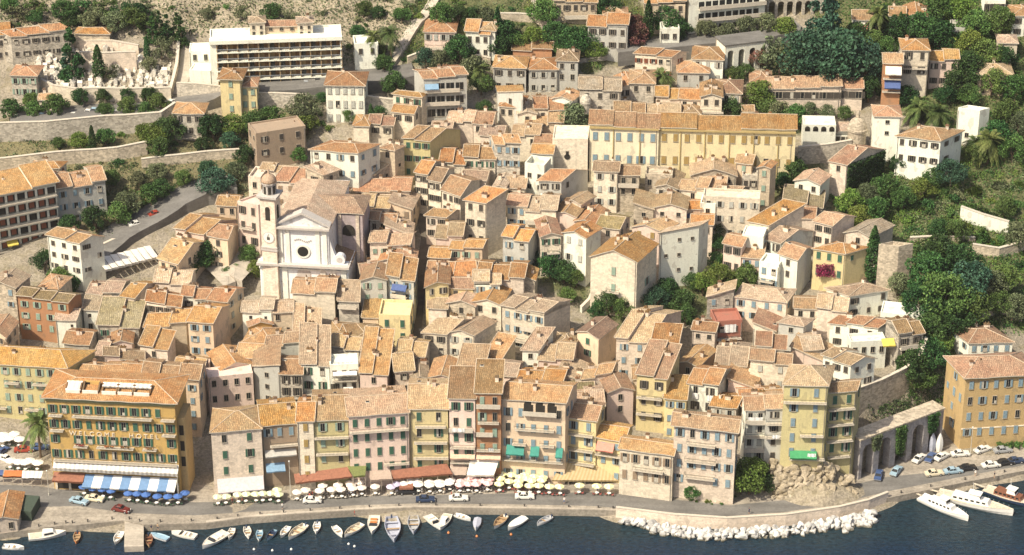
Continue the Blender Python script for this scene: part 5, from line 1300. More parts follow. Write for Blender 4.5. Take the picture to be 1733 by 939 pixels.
def bell_tower():
    A = G(439, 333, 28.5); z0 = A.z - 28.5; B = at(464, 336, A.z); e, n, w = frame(A, B); ang = math.atan2(e.y, e.x)
    c = (A + B)/2; O = Vector((c.x, c.y, z0)); t = thing('bell_tower', 'pale rose bell tower with white clock face and tiled dome', 'bell tower', O, ang)
    Km, Gm = wm('K'), flat_mat('church_stone_trim', (.50,.46,.42), .9)
    d = w; y0 = d/2; H0 = 28.5
    mb = MB(); mb.box((0, y0, H0/2-2), (w, d, H0+4), 0)
    for z in (H0-6.2-7.6+.2, ): mb.box((0, y0, z), (w+.5, d+.5, .45), 1)
    mb.box((0, y0, H0+.15), (w+1.3, d+1.3, .5), 1); mb.box((0, y0, H0-.3), (w+.6, d+.6, .4), 1)
    mb.box((0,y0,H0-13), (w+.4,d+.4,.35), 1)
    build(mb, 'shaft', [Km, Gm], t)
    for px, py, rz in ((0,-.02,0),(w/2+.02,y0,R(90))):
        mb = MB(); mb.box((0,0,0),(1.15,.12,2.9),0); mb.tube((0,.06,1.45),(0,-.06,1.45),.575,.575,14,0); o = build(mb, 'belfry_opening', [M_dark], t, (px,py,H0-4.4), rz)
    mb = MB(); mb.tube((0,.1,0),(0,-.12,0),1.5,1.5,24,0); mb.tube((0,-.12,0),(0,-.15,0),1.28,1.28,24,1); mb.box((-.18,-.18,.1),(.12,.04,1.0),2); mb.box((.1,-.18,.35),(.1,.04,1.3),2); mb.box((-.05,-.18,-.25),(.75,.04,.75),2)
    build(mb, 'clock_face', [Gm, flat_mat('clock_white', (.80,.77,.70), .6, .04), M_rail], t, (0,0,H0-10.3))
    mb = MB(); mb.lathe([(w*.44,H0),(w*.44,H0+3.0),(w*.53,H0+3.1),(w*.53,H0+3.4)], (0,y0,0), 8, 0)
    for i in range(8):
        a = 2*math.pi*(i+.5)/8 - R(90)+R(22.5)*0; mb.box((math.cos(a)*w*.41, y0+math.sin(a)*w*.41, H0+1.6), (.16,.7,1.9), 1, a)
    build(mb, 'lantern', [Gm, M_dark], t)
    mb = MB(); mb.lathe([(w*.5*math.cos(q), H0+3.4+w*.5*1.05*math.sin(q)) for q in [i*math.pi/2/8 for i in range(8)]] + [(.25,H0+3.4+w*.53),(.2,H0+4.6+w*.53),(.01,H0+4.9+w*.53)], (0,y0,0), 16, 0)
    build(mb, 'dome', [flat_mat('glazed_dome_tiles', (.40,.28,.19), .7, .3, 4)], t, smooth=True)
bell_tower()
# citadel: pale left part with end gable, long yellow part
def citadel():
    cr = H(935,236,995,237,12,('r',998,214),'T','C','t','n','big pale stone end wall of the citadel with a keyhole window','citadel_end_house','citadel',win=False,para=.3)
    q = cr.A.xy + cr.e*cr.w*.42 - cr.nrm*.05; mb = MB(); mb.tube((0,0,0),(0,-.1,0),.75,.75,14,0); mb.box((0,-.05,.9),(.7,.1,1.2),0)
    build(mb, 'keyhole_window', [M_dark], cr.o, Vector((q.x,q.y,cr.ze-4.6))-cr.O, cr.ang)
    a = H(998,213,1115,217,15,8,'F','A','o','b','pale cream left half of the long citadel range','citadel_range','citadel',win=6,sp=6.1,rows=2,first=2.6,wk=1.35,closed=.7,chim=0,slope=.5,ww=1.2)
    b2 = H(1115,217,1347,223,15,8,'F','Z','o','y','long yellow citadel range with two rows of straw shutters','citadel_range','citadel',win=12,sp=6.1,rows=2,first=2.4,wk=1.35,closed=.9,chim=2,slope=.5,ww=1.2)
    for hs, n in ((a, 2), (b2, 5)):
        mb = MB()
        for i in range(n):
            q = hs.A.xy + hs.e*((i+.9)/(n+.6)*hs.w) - hs.nrm*.12; mb.box((q.x-hs.O.x, q.y-hs.O.y, hs.ze-hs.O.z-7.5), (.22,.22,15), 0)
        q0, q1 = hs.A.xy - hs.nrm*.5, hs.B.xy - hs.nrm*.5
        mb.hexa([(p.x-hs.O.x,p.y-hs.O.y,hs.ze-.5-hs.O.z) for p in (q0,q1,q1+hs.nrm*.55,q0+hs.nrm*.55)],[(p.x-hs.O.x,p.y-hs.O.y,hs.ze-.05-hs.O.z) for p in (q0,q1,q1+hs.nrm*.55,q0+hs.nrm*.55)])
        build(mb, 'drainpipe_and_gutter', [flat_mat('ochre_trim', (.42,.32,.14), .8)], hs.o)
    f = H(1360,212,1415,213,7,6,'T','W','t','n','white citadel building with arched upper windows and a glass veranda','citadel_veranda','citadel',win=False,para=.2)
    mb = MB()
    for i in range(4):
        mb = MB(); mb.box((0,0,0),(1.3,.12,.7),0); mb.tube((0,.06,.35),(0,-.06,.35),.65,.65,14,0)
        q = f.A.xy + f.e*f.w*(i+.5)/4 - f.nrm*.03; build(mb, 'arched_window', [M_dark], f.o, Vector((q.x,q.y,f.ze-1.2))-f.O, f.ang)
    g = H(1363,226,1440,226,4,4,'S','W','t','n','long white glazed veranda in front of the citadel','veranda','veranda',win=9,rows=1,first=1.6,chim=0,slope=.1)
    T0 = G(1451, 215, 7); mb = MB(); z = T0.z - 7
    mb.lathe([(2.35,-4),(2.35,6.2),(2.65,6.3),(2.65,6.8),(2.45,6.9),(2.2,8.0),(1.6,9.0),(.7,9.6),(.5,9.7),(.5,10.6),(.6,10.7),(.3,11.3),(.01,11.5)], (0,0,0), 20)
    tag(build(mb, 'round_turret', [wm('S')], None, (T0.x, T0.y, z), smooth=False), 'round stone sentry turret with small dome at the citadel corner', 'turret')
citadel()
# long hotel on the upper road
def upper_hotel():
    hs = H(355,66,578,58,13.2,6,'T','W','t','n','long five storey hotel with shaded brown recessed balconies on the upper road','hotel','hotel',win=False,para=.5)
    Bm = flat_mat('recess_shade_brown', (.20,.11,.05), .9, .3); Wt = wm('W')  # brown back panels hold the recess shade in their colour
    n = 12
    mb = MB(); X = lambda u, o, z: tuple(Vector((*(hs.A.xy + hs.e*(u*hs.w) - hs.nrm*o), hs.ze - z)) - hs.O)
    def bx(m_, u0, u1, o0, o1, z0, z1, mat):
        m_.hexa([X(u0,o0,z1),X(u1,o0,z1),X(u1,o1,z1),X(u0,o1,z1)],[X(u0,o0,z0),X(u1,o0,z0),X(u1,o1,z0),X(u0,o1,z0)],mat)
    for r in range(5):
        z = 1.3 + 2.55*r
        b_ = MB(); bx(b_, .045, .995, 0, 2.1, z+1.9, z+2.12, 0); bx(b_, .045, .995, 1.95, 2.02, z+.95, z+1.05, 1); 
        for i in range(60): u = .05 + .94*i/60; bx(b_, u, u+.0016, 1.94, 2.03, z+1.0, z+1.9, 1)
        build(b_, 'balcony', [Wt, flat_mat('blue_grey_rail', (.30,.33,.36), .5)], hs.o)
        for i in range(n):
            u = .05 + .945*(i+.5)/n; w_ = MB(); c = random.choice((M_pane, M_pane, flat_mat('curtain_tan', (.34,.24,.12), .9)))
            bx(w_, u-.033, u+.033, .01, .06, z, z+1.9, 0); bx(w_, u-.028, u+.002, .06, .10, z+.05, z+1.85, 1)
            build(w_, 'window', [Bm, c], hs.o)
        m2 = MB()
        for i in range(n+1):
            u = .05 + .945*i/n; bx(m2, u-.003, u+.003, 0, 1.8, z-.2, z+1.9, 0)
        build(m2, 'partition', [flat_mat('partition_ochre', (.42,.28,.13), .9)], hs.o)
    m3 = MB(); bx(m3, -.002, .047, 0, 1.7, -.3, 13.5, 0); bx(m3, .985, 1.0, 0, 1.7, -.3, 13.5, 0); bx(m3, -.004, 1.002, 0, 2.3, -.25, .75, 0); build(m3, 'frame', [Wt], hs.o)
    for px, lab in ((422,'left'),(503,'right')):
        k = H(px,38,px+26,37,19.5,4,'H','C','t','n','cream roof tower with four small windows on the long hotel, the %s one' % lab,'roof_tower','tower',win=2,rows=2,first=1.4,sp=1.6,wk=.6,ww=.7,chim=0,side=0,zabs=hs.ze+3.6,zbase=hs.ze-.3,group='roof towers of the long hotel')
    H(449,44,503,43,17.5,4,'F','Q','o','n','low orange roofed wing between the two roof towers','roof_wing','building',win=3,rows=1,first=.9,wk=.5,chim=0,zabs=hs.ze+2.2,zbase=hs.ze-.3)
upper_hotel()

# arches: a wall with openings cut through by building piers and rings
def arcade(name, label, p0, p1, z0, z1, n, mat, depth=2.5, pier=.28, crown=1.2, back=True, rec=2.2, hts=None, cap=None):
    e = (p1 - p0).xy; w = e.length; e /= w; nn = Vector((-e.y, e.x)); ang = math.atan2(e.y, e.x)
    O = Vector((p0.x, p0.y, z0)); t = thing(name, label, 'arcade', O, ang)
    span = w/n; mb = MB(); Hh = z1 - z0
    for i in range(n):
        x0 = i*span; hw = span*(1-pier)/2; cx = x0 + span/2; top = Hh - crown; sp_ = top - hw
        mb.box((x0 + span*pier/4, depth/2, Hh/2-1), (span*pier/2, depth, Hh+2), 0); mb.box((x0 + span - span*pier/4, depth/2, Hh/2-1), (span*pier/2, depth, Hh+2), 0)
        K = 12
        for k in range(K):
            a0, a1 = math.pi*k/K, math.pi*(k+1)/K
            xa, za = cx - hw*math.cos(a0), sp_ + hw*math.sin(a0); xb, zb_ = cx - hw*math.cos(a1), sp_ + hw*math.sin(a1)
            mb.hexa([(xa,0,za),(xb,0,zb_),(xb,depth,zb_),(xa,depth,za)], [(xa,0,Hh),(xb,0,Hh),(xb,depth,Hh),(xa,depth,Hh)], 0)
    D_ = depth + (rec + .4 if back else .2); mb.box((w/2, D_/2-.1, Hh+.2), (w+.4, D_+.2, .4), 1)
    build(mb, 'arch_wall', [mat, cap or M_slab], t)
    if back:
        mb = MB(); mb.box((w/2, depth+rec, Hh/2-1), (w, .4, Hh+2), 0); mb.box((.2, depth+rec/2, Hh/2-1), (.4, rec, Hh+2), 0); mb.box((w-.2, depth+rec/2, Hh/2-1), (.4, rec, Hh+2), 0); build(mb, 'back_wall', [wm('S')], t)
    return t
Lil = wall_mat('shade_lilac_stone', (.37,.345,.345), .35)  # lilac tint puts the arcade's shade into the stone colour
arcade('quay_arcade', 'tall shaded lilac grey arcade with five dark arches holding up the ramp', at(1452,812,1.6), at(1592,757,1.6), 1.4, 11.5, 5, Lil, 2.2, .34, 1.6, rec=1.4, cap=wm('S'))
arcade('road_viaduct', 'white viaduct with two tall dark arches carrying the upper road', G(1226,128), G(1300,112), G(1226,128).z-1, G(1226,128).z+8.2, 4, wm('W'), 6.0, .45, 1.3, rec=.5, cap=M_road)
arcade('corniche_viaduct', 'grey stone viaduct with a row of arches at the very top', G(1298,30), G(1405,22), G(1298,30).z-1, G(1298,30).z+5.6, 7, wm('G'), 2.0, .3, 1.0)

# retaining and garden walls: px polyline along the foot, height
def wall_line(name, label, pts, h, mat, th=.6, cope=True, zabs=None):
    P = [G(x, y) if zabs is None else at(x, y, zabs) for x, y in pts]; O = P[0].copy(); mb = MB()
    for a, b2 in zip(P[:-1], P[1:]):
        n = max(1, int((b2-a).length/4))
        for i in range(n):
            p, q = a.lerp(b2, i/n), a.lerp(b2, (i+1)/n)
            if zabs is None: p.z, q.z = T(p.x,p.y), T(q.x,q.y)
            d = (q-p).xy.normalized(); nn = Vector((-d.y, d.x, 0))*th
            l = [p-O-Vector((0,0,1.5)), q-O-Vector((0,0,1.5)), q-O+nn-Vector((0,0,1.5)), p-O+nn-Vector((0,0,1.5))]
            up_ = Vector((0,0,h+1.5)); mb.hexa(l, [v+up_ for v in l], 0)
            if cope:
                l2 = [v+up_+Vector((0,0,.002)) for v in (l[0]-nn*.15, l[1]-nn*.15, l[2]+nn*.15, l[3]+nn*.15)]; mb.hexa(l2, [v+Vector((0,0,.16)) for v in l2], 1)
    return tag(build(mb, name, [mat, M_slab], None, O), label, 'wall')
Sm = wm('S'); Gw = wm('G')
wall_line('retaining_wall', 'long grey stone wall holding up the tree lined car park', [(-60,244),(8,240),(80,238),(180,228),(275,222),(300,205)], 5.2, Gw)
wall_line('retaining_wall', 'curved stone wall below the grassy terrace on the left', [(-60,297),(10,290),(60,284),(130,277),(200,272),(250,262)], 3.6, Sm)
wall_line('retaining_wall', 'stone wall running under the gardens towards the dark flat roofed house', [(240,285),(300,278),(350,272),(410,268)], 2.5, Sm)
wall_line('cemetery_wall', 'pale front wall of the terraced cemetery', [(62,152),(90,166),(130,172),(210,172),(290,170)], 3.6, wm('C'))
wall_line('cemetery_wall', 'rose wall in the middle of the cemetery terraces', [(130,118),(180,120),(232,118)], 5.0, wm('K'))
wall_line('cemetery_wall', 'upper rear wall of the cemetery below the chapel', [(135,84),(190,84),(235,92)], 2.5, wm('K'))
wall_line('cemetery_wall', 'right side wall of the cemetery beside the stairway', [(290,168),(302,120),(305,80)], 2.4, Sm)
wall_line('road_wall', 'grey stone wall under the upper road below the long hotel', [(300,165),(370,170),(440,182),(520,185)], 4.0, Gw)
wall_line('road_wall', 'grey stone wall of the upper road between ornate villa and flats', [(617,190),(665,196),(705,190)], 4.5, Gw)
wall_line('road_parapet', 'white edged parapet along the curving avenue', [(172,422),(215,402),(260,378),(300,354),(326,338)], 1.1, wm('C'))
wall_line('garden_wall', 'bright white garden wall in the terraced slope on the right', [(1624,372),(1660,385),(1705,398)], 3.6, wm('W'))
wall_line('garden_wall', 'grey garden wall above the dark trees on the right', [(1645,430),(1690,437),(1733,425)], 2.6, Sm)
wall_line('garden_wall', 'low pale wall on the stepped garden path on the right', [(1540,410),(1600,408),(1650,410)], 1.2, Sm)
wall_line('garden_wall', 'stone garden wall behind the white hipped house on the right', [(1655,545),(1690,530),(1730,545)], 3.0, Sm)
wall_line('citadel_wall', 'rough grey bastion wall below the glass veranda', [(1350,280),(1400,275),(1440,268)], 5.0, Gw)
wall_line('garden_stair_wall', 'white curved stair wall beside the big white gable house', [(985,530),(1000,515),(1008,495),(1012,475)], 1.6, wm('W'))
wall_line('bridge_parapet', 'grey parapet of the concrete bridge among the upper villas', [(975,108),(1020,103),(1060,98)], 1.0, Gw)
wall_line('road_parapet', 'white parapet of the upper road before the apartment block', [(1130,88),(1180,78),(1240,74),(1300,72)], 1.0, wm('W'))
wall_line('terrace_wall', 'pale dry stone wall of the vineyard terrace at the top', [(845,36),(905,38),(925,50)], 2.2, Sm)
wall_line('terrace_wall', 'stone terrace wall below the lilac villa', [(690,110),(720,98),(780,100),(830,112)], 2.2, Sm)
wall_line('retaining_wall', 'high rough stone wall under the right edge of the old town above the arcade', [(1452,706),(1490,692),(1530,672),(1556,648),(1566,620)], 7.5, Sm)
wall_line('seawall', 'low pinkish seawall along the road above the white boulders', [(1042,872),(1140,884),(1230,890),(1330,884),(1420,871),(1470,859),(1503,846)], 1.9, wm('K'), .5, True, 1.0)

# roads and paths that climb the hill: ribbons lying on the ground
def ribbon(name, pts, wd, mat, dz=.15):
    P = [G(x, y) for x, y in pts]; mb = MB(); rows = []
    Q = []
    for a, b2 in zip(P[:-1], P[1:]):
        n = max(1, int((b2-a).length/2.5)); Q += [a.lerp(b2, i/n) for i in range(n)]
    Q.append(P[-1])
    for i, q in enumerate(Q):
        d = (Q[min(i+1,len(Q)-1)] - Q[max(i-1,0)]).xy.normalized(); nn = Vector((-d.y, d.x))
        z = max(T(q.x,q.y), T(*(q.xy+nn*wd/2)), T(*(q.xy-nn*wd/2)))
        rows.append([(*(q.xy+nn*s), z+dz) for s in (wd/2, wd/6, -wd/6, -wd/2)] )
    for a, b2 in zip(rows[:-1], rows[1:]):
        for k in range(3): mb.face([a[k], a[k+1], b2[k+1], b2[k]])
    for r_, s in ((rows, 0), (rows, 3)):
        for a, b2 in zip(r_[:-1], r_[1:]): mb.face([a[s], b2[s], (b2[s][0],b2[s][1],b2[s][2]-4.0), (a[s][0],a[s][1],a[s][2]-4.0)])
    return struct(build(mb, name, [mat]))
ribbon('avenue', [(150,440),(200,400),(250,372),(300,344),(345,325),(400,318)], 9, M_road)
ribbon('upper_road', [(20,205),(120,200),(220,196),(300,185),(370,160),(480,152),(560,146),(640,138),(700,132)], 9, M_road)
ribbon('upper_road', [(1040,95),(1120,84),(1180,76),(1240,72),(1300,62),(1350,50)], 9, M_road)
ribbon('stairway', [(640,130),(680,80),(715,30),(735,0),(745,-30)], 3, M_walk)
ribbon('path', [(905,0),(915,30),(925,45),(900,60)], 2.2, M_walk)
ribbon('path', [(300,160),(315,110),(318,80)], 3.5, M_walk)
M_lane = paving('shaded_lane_cobbles', (.13,.11,.085), 3.0, .3)  # cobbles darkened so that the colour carries the lane's shade
ribbon('lane', [(698,600),(704,560),(709,500),(714,450),(722,405),(716,375),(708,340)], 2.6, M_lane, .1)
ribbon('plaza', [(360,478),(400,462),(430,470)], 14, M_walk)
# ---------------------------------------------------------------- trees, palms, bushes
L_dark = leaf_mat('leaf_dark', (.018,.050,.014), (.045,.095,.024))
L_mid = leaf_mat('leaf_mid', (.045,.095,.022), (.090,.145,.036))
L_yel = leaf_mat('leaf_yellow_green', (.080,.130,.022), (.135,.175,.036))
L_olive = leaf_mat('leaf_olive', (.085,.105,.050), (.135,.15,.075))
L_blue = leaf_mat('leaf_blue_green', (.020,.060,.032), (.045,.095,.050))
L_palm = leaf_mat('palm_frond', (.055,.080,.020), (.10,.115,.035))
L_red = leaf_mat('bougainvillea_bloom', (.30,.025,.06), (.20,.05,.05))
L_pink = leaf_mat('oleander', (.10,.07,.04), (.22,.08,.08))
M_bark = flat_mat('bark', (.14,.10,.065), .95, .3, 4)
def leaves(mb, pts, size, flat=.0):
    for p in pts:
        d = Vector((random.gauss(0,1), random.gauss(0,1), random.gauss(0,1)+flat)).normalized()
        a = d.orthogonal().normalized(); b_ = d.cross(a); t = random.random()*6.28
        a, b_ = a*math.cos(t)+b_*math.sin(t), b_*math.cos(t)-a*math.sin(t)
        s = size*random.uniform(.6,1.4); p = Vector(p)
        mb.face([p-a*s-b_*s*.5, p+a*s*.2-b_*s*.7, p+a*s, p-a*s*.1+b_*s*.7])
def crown_mesh(kind, seed, mat):
    random.seed(seed); mb = MB(); pts = []
    def blob(c, r, n, fl=1.0):
        for _ in range(n):
            d = Vector((random.gauss(0,1), random.gauss(0,1), random.gauss(0,1))).normalized()
            rr = r*random.uniform(.55,1.05)**.6
            pts.append((c[0]+d.x*rr, c[1]+d.y*rr, c[2]+d.z*rr*fl))
    if kind == 'round':                                   # unit: radius about 1, base at z=0
        for i in range(32):
            a = random.random()*6.28; q = random.uniform(-.5,1); r = math.sqrt(max(.05,1-q*q))*random.uniform(.35,.95)
            blob((math.cos(a)*r, math.sin(a)*r, .95+q*.72), random.uniform(.16,.40), 150)
        leaves(mb, pts, .048)
    elif kind == 'loose':
        for i in range(20):
            a = random.random()*6.28; r = random.uniform(.2,.9)
            blob((math.cos(a)*r, math.sin(a)*r, random.uniform(.5,1.6)), random.uniform(.18,.36), 80)
        leaves(mb, pts, .060)
    elif kind == 'cone':
        for i in range(34):
            z = random.uniform(.1,2.6); r = (1-z/2.9)*random.uniform(.4,.85); a = random.random()*6.28
            blob((math.cos(a)*r, math.sin(a)*r, z), random.uniform(.18,.34)*(1.15-z/4), 90, .6)
        leaves(mb, pts, .06)
    elif kind == 'cypress':
        for _ in range(2600):
            z = random.uniform(0,1); r = .13*math.sin(min(1,z*3.2)*1.57)*(1-z**2.2)**.7*random.uniform(.55,1.1); a = random.random()*6.28
            pts.append((math.cos(a)*r, math.sin(a)*r, z))
        leaves(mb, pts, .018)
    elif kind == 'bush':
        for i in range(12):
            a = random.random()*6.28; r = random.uniform(0,.75)
            blob((math.cos(a)*r, math.sin(a)*r, random.uniform(.15,.6)), random.uniform(.2,.4), 70, .8)
        leaves(mb, pts, .075)
    elif kind == 'pine':
        for i in range(22):
            a = random.random()*6.28; r = random.uniform(.1,.95)
            blob((math.cos(a)*r, math.sin(a)*r, 1.2+random.uniform(0,.5)*(1.1-r)), random.uniform(.2,.34), 110, .5)
        leaves(mb, pts, .055)
    return mb.mesh('crown', [mat])
CR = {}
def crown(kind, v, m):
    if (kind, v, m.name) not in CR: CR[kind, v, m.name] = crown_mesh(kind, hash((kind, v)) % 1000 if False else (len(kind)*37+v*11), m)
    return CR[kind, v, m.name]
def trunk_mesh(k):
    if ('tr', k) not in MESH:
        random.seed(40+k); mb = MB(); mb.tube((0,0,-.4),(.03,.02,.55),.085,.055,7); 
        for i in range(5):
            a = i*1.25+k; e = (math.cos(a)*.45, math.sin(a)*.45, .95+.15*(i%2)); mb.tube((.03,.02,.5), e, .042, .015, 5)
        MESH['tr', k] = mb.mesh('trunk', [M_bark])
    return MESH['tr', k]
def pole_mesh():
    if 'pole' not in MESH: mb = MB(); mb.tube((0,0,-.5),(0,0,1.6),.22,.12,8); MESH['pole'] = mb.mesh('trunk', [M_bark])
    return MESH['pole']
def tree(px, py, r, label, kind='round', mat=None, hgt=1.0, group=None, name='broadleaf_tree', v=None, sink=0.0, pos_=None):
    """px, py: where the crown's centre shows; r: crown radius in metres"""
    mat = mat or L_mid; v = random.randrange(3) if v is None else v
    zc = {'round': 1.0, 'loose': 1.0, 'cone': 1.2, 'cypress': .5, 'bush': .4, 'pine': 1.3}[kind]*r*hgt
    p = G(px, py, max(.2, zc - sink)); z = T(p.x, p.y) - sink*.3
    t = thing(name, label, 'bush' if kind == 'bush' else 'tree', (p.x, p.y, z), random.random()*6.28, group)
    link('crown', crown(kind, v, mat), t, (0,0,0), 0, (r, r, r*hgt))
    if kind in ('cypress', 'cone'): link('trunk', pole_mesh(), t, (0,0,0), 0, (1, 1, 1.3 if kind == 'cypress' else r*.9))
    else: link('trunk', trunk_mesh(random.randrange(3)), t, (0,0,0), 0, (r, r, r*hgt))
    return t
random.seed(11)
# left: car park row
for x, y, r, l in ((136,164,2.6,'round clipped tree in the car park row, leftmost in front of the cemetery wall'),(174,163,2.2,'round clipped tree second in the car park row, by the cemetery wall'),
                   (215,160,2.2,'round clipped tree third in the car park row, by the cemetery wall'),(253,161,2.6,'round clipped tree at the right end of the car park row')):
    tree(x, y, r, l, 'round', L_dark)
for x, y, r, l in ((96,178,3.4,'largest round tree of the car park beside the tiny gatehouse'),(54,170,2.6,'dark round tree beside the grey hipped villa'),(20,185,3.2,'spreading tree at the left end of the car park'),
                   (58,186,2.6,'pale round tree behind the parked cars near the gatehouse'),(178,187,2.5,'pale olive tree among the parked cars'),(214,181,2.8,'mid green tree among the parked cars'),(268,175,3.0,'light green tree at the right of the car park'),(246,186,2.4,'small olive tree at the right of the parked cars')):
    tree(x, y, r, l, 'round', L_mid)
tree(120,94,4.6,'dark broad conifer towering over the cemetery','cone',L_dark,1.15); tree(112,104,3.4,'second dark conifer leaning on the broad one in the cemetery','cone',L_blue,.9)
tree(166,107,13,'slim cypress in the middle of the cemetery','cypress',L_dark,.8,name='cypress')
tree(248,82,7,'small cypress at the right of the cemetery','cypress',L_dark,1,name='cypress'); tree(186,120,2.6,'grey olive tree among the graves','loose',L_olive)
tree(273,80,3.4,'olive tree in the upper right corner of the cemetery','loose',L_olive); tree(252,108,2.2,'low bush tree by the cemetery side wall','round',L_olive)
for x, y in ((258,48),(270,45),(282,50),(300,48),(306,55)): tree(x, y, 2.6, 'dark cypress like tree in the clump behind the cemetery', 'cone', L_dark, 1.2, 'dark trees behind the cemetery')
# cliff scrub
for x, y, r in ((30,20,4),(60,8,4),(110,15,4.5),(145,12,5),(160,30,5),(178,18,5),(195,35,5),(205,15,4),(225,28,4.5),(60,28,3),(430,12,4),(460,20,4),(478,12,4.5),(490,26,3.5),(350,22,2.5),(600,28,4),(592,45,4),(605,55,3.5),(615,15,3.5),(20,45,2),(120,35,3),(245,35,3.5),(235,18,3.5),(640,20,3),(660,40,3),(680,25,3.5),(650,55,2.5),(545,45,2),(15,8,3.5),(330,40,2.5),(410,22,3),(700,15,3)):
    if x > 300 and int(x+y) % 3: continue
    r *= .82
    tree(x, y, r, 'dark scrubby tree growing on the rocky hillside', 'loose' if random.random() < .4 else 'round', random.choice((L_dark, L_mid, L_olive)), .8, 'scrubby trees on the rocky hillside')
# gardens in the left middle
for x, y, r, m, l in ((100,242,1.8,L_mid,'small round tree at the left of the grassy terrace'),(135,238,2.6,L_yel,'bright green tree in the middle of the grassy terrace'),(178,232,2.8,L_mid,'mid green tree at the right of the grassy terrace'),
    (262,228,3.6,L_yel,'yellow green tree below the grey villa'),(285,218,4,L_dark,'dark tree against the grey villa'),(268,250,3,L_mid,'bush tree at the end of the curved wall'),(245,225,2.8,L_yel,'light green tree left of the grey villa'),
    (360,215,4.2,L_dark,'dark tree right of the grey villa'),(395,212,3.4,L_yel,'bright yellow green tree in the tan villa garden'),(430,205,3.6,L_mid,'green tree under the tan villa tower'),(460,198,3.6,L_mid,'leafy tree left of the dark flat roofed house'),
    (515,182,4.2,L_olive,'olive green tree below the upper road wall'),(520,210,3.2,L_yel,'yellow green tree beside the striped awning house'),(390,238,2.6,L_blue,'blue green tree under the tan villa garden'),(345,245,2.6,L_dark,'dark tree above the stone wall bend'),
    (365,308,4.2,L_blue,'large blue green tree beside the avenue'),(352,285,2.6,L_blue,'smaller blue green tree behind the large one by the avenue'),(255,330,3.2,L_mid,'tree on the bank above the avenue'),(275,320,3.0,L_dark,'dark tree on the bank above the avenue'),
    (215,345,3.8,L_olive,'olive tree right of the blue shaded house'),(200,360,3.4,L_mid,'mid green tree behind the bright white house'),(160,370,3.6,L_dark,'dark tree between the blue shaded house and the white house'),(235,305,2.6,L_olive,'grey olive tree on the avenue bank'),
    (190,300,2.6,L_mid,'tree behind the blue shaded house'),(115,380,3.0,L_dark,'dark tree beside the apartment block balconies'),(75,440,3.0,L_dark,'dark tree below the apartment block'),(100,470,3.2,L_mid,'spreading tree at the foot of the bright white house'),
    (120,480,2.8,L_dark,'dark tree at the foot of the bright white house wall'),(265,290,2.6,L_olive,'olive tree under the stone wall by the avenue'),(310,300,2.4,L_mid,'bush tree above the avenue bend'),(150,255,1.5,L_dark,'tiny dark tree on the grassy terrace'),
    (345,425,4.0,L_dark,'big dark plane tree at the left of the church plaza'),(365,420,3.4,L_dark,'second dark plane tree of the church plaza'),(320,440,4.0,L_dark,'broad dark plane tree over the orange roofs by the plaza'),(335,438,3.4,L_mid,'lighter plane tree in the plaza group'),
    (421,428,2.6,L_mid,'green tree just left of the church front'),(432,455,2.6,L_yel,'yellow green tree at the church corner'),(385,460,1.6,L_mid,'low clipped tree on the plaza edge'),(400,455,1.5,L_mid,'second low clipped tree on the plaza edge')):
    tree(x, y, r, l, 'round', m)
for x, y in ((155,230),(160,238)): pass
tree(156,236,8,'slim dark cypress on the grassy terrace','cypress',L_dark,1,name='cypress')
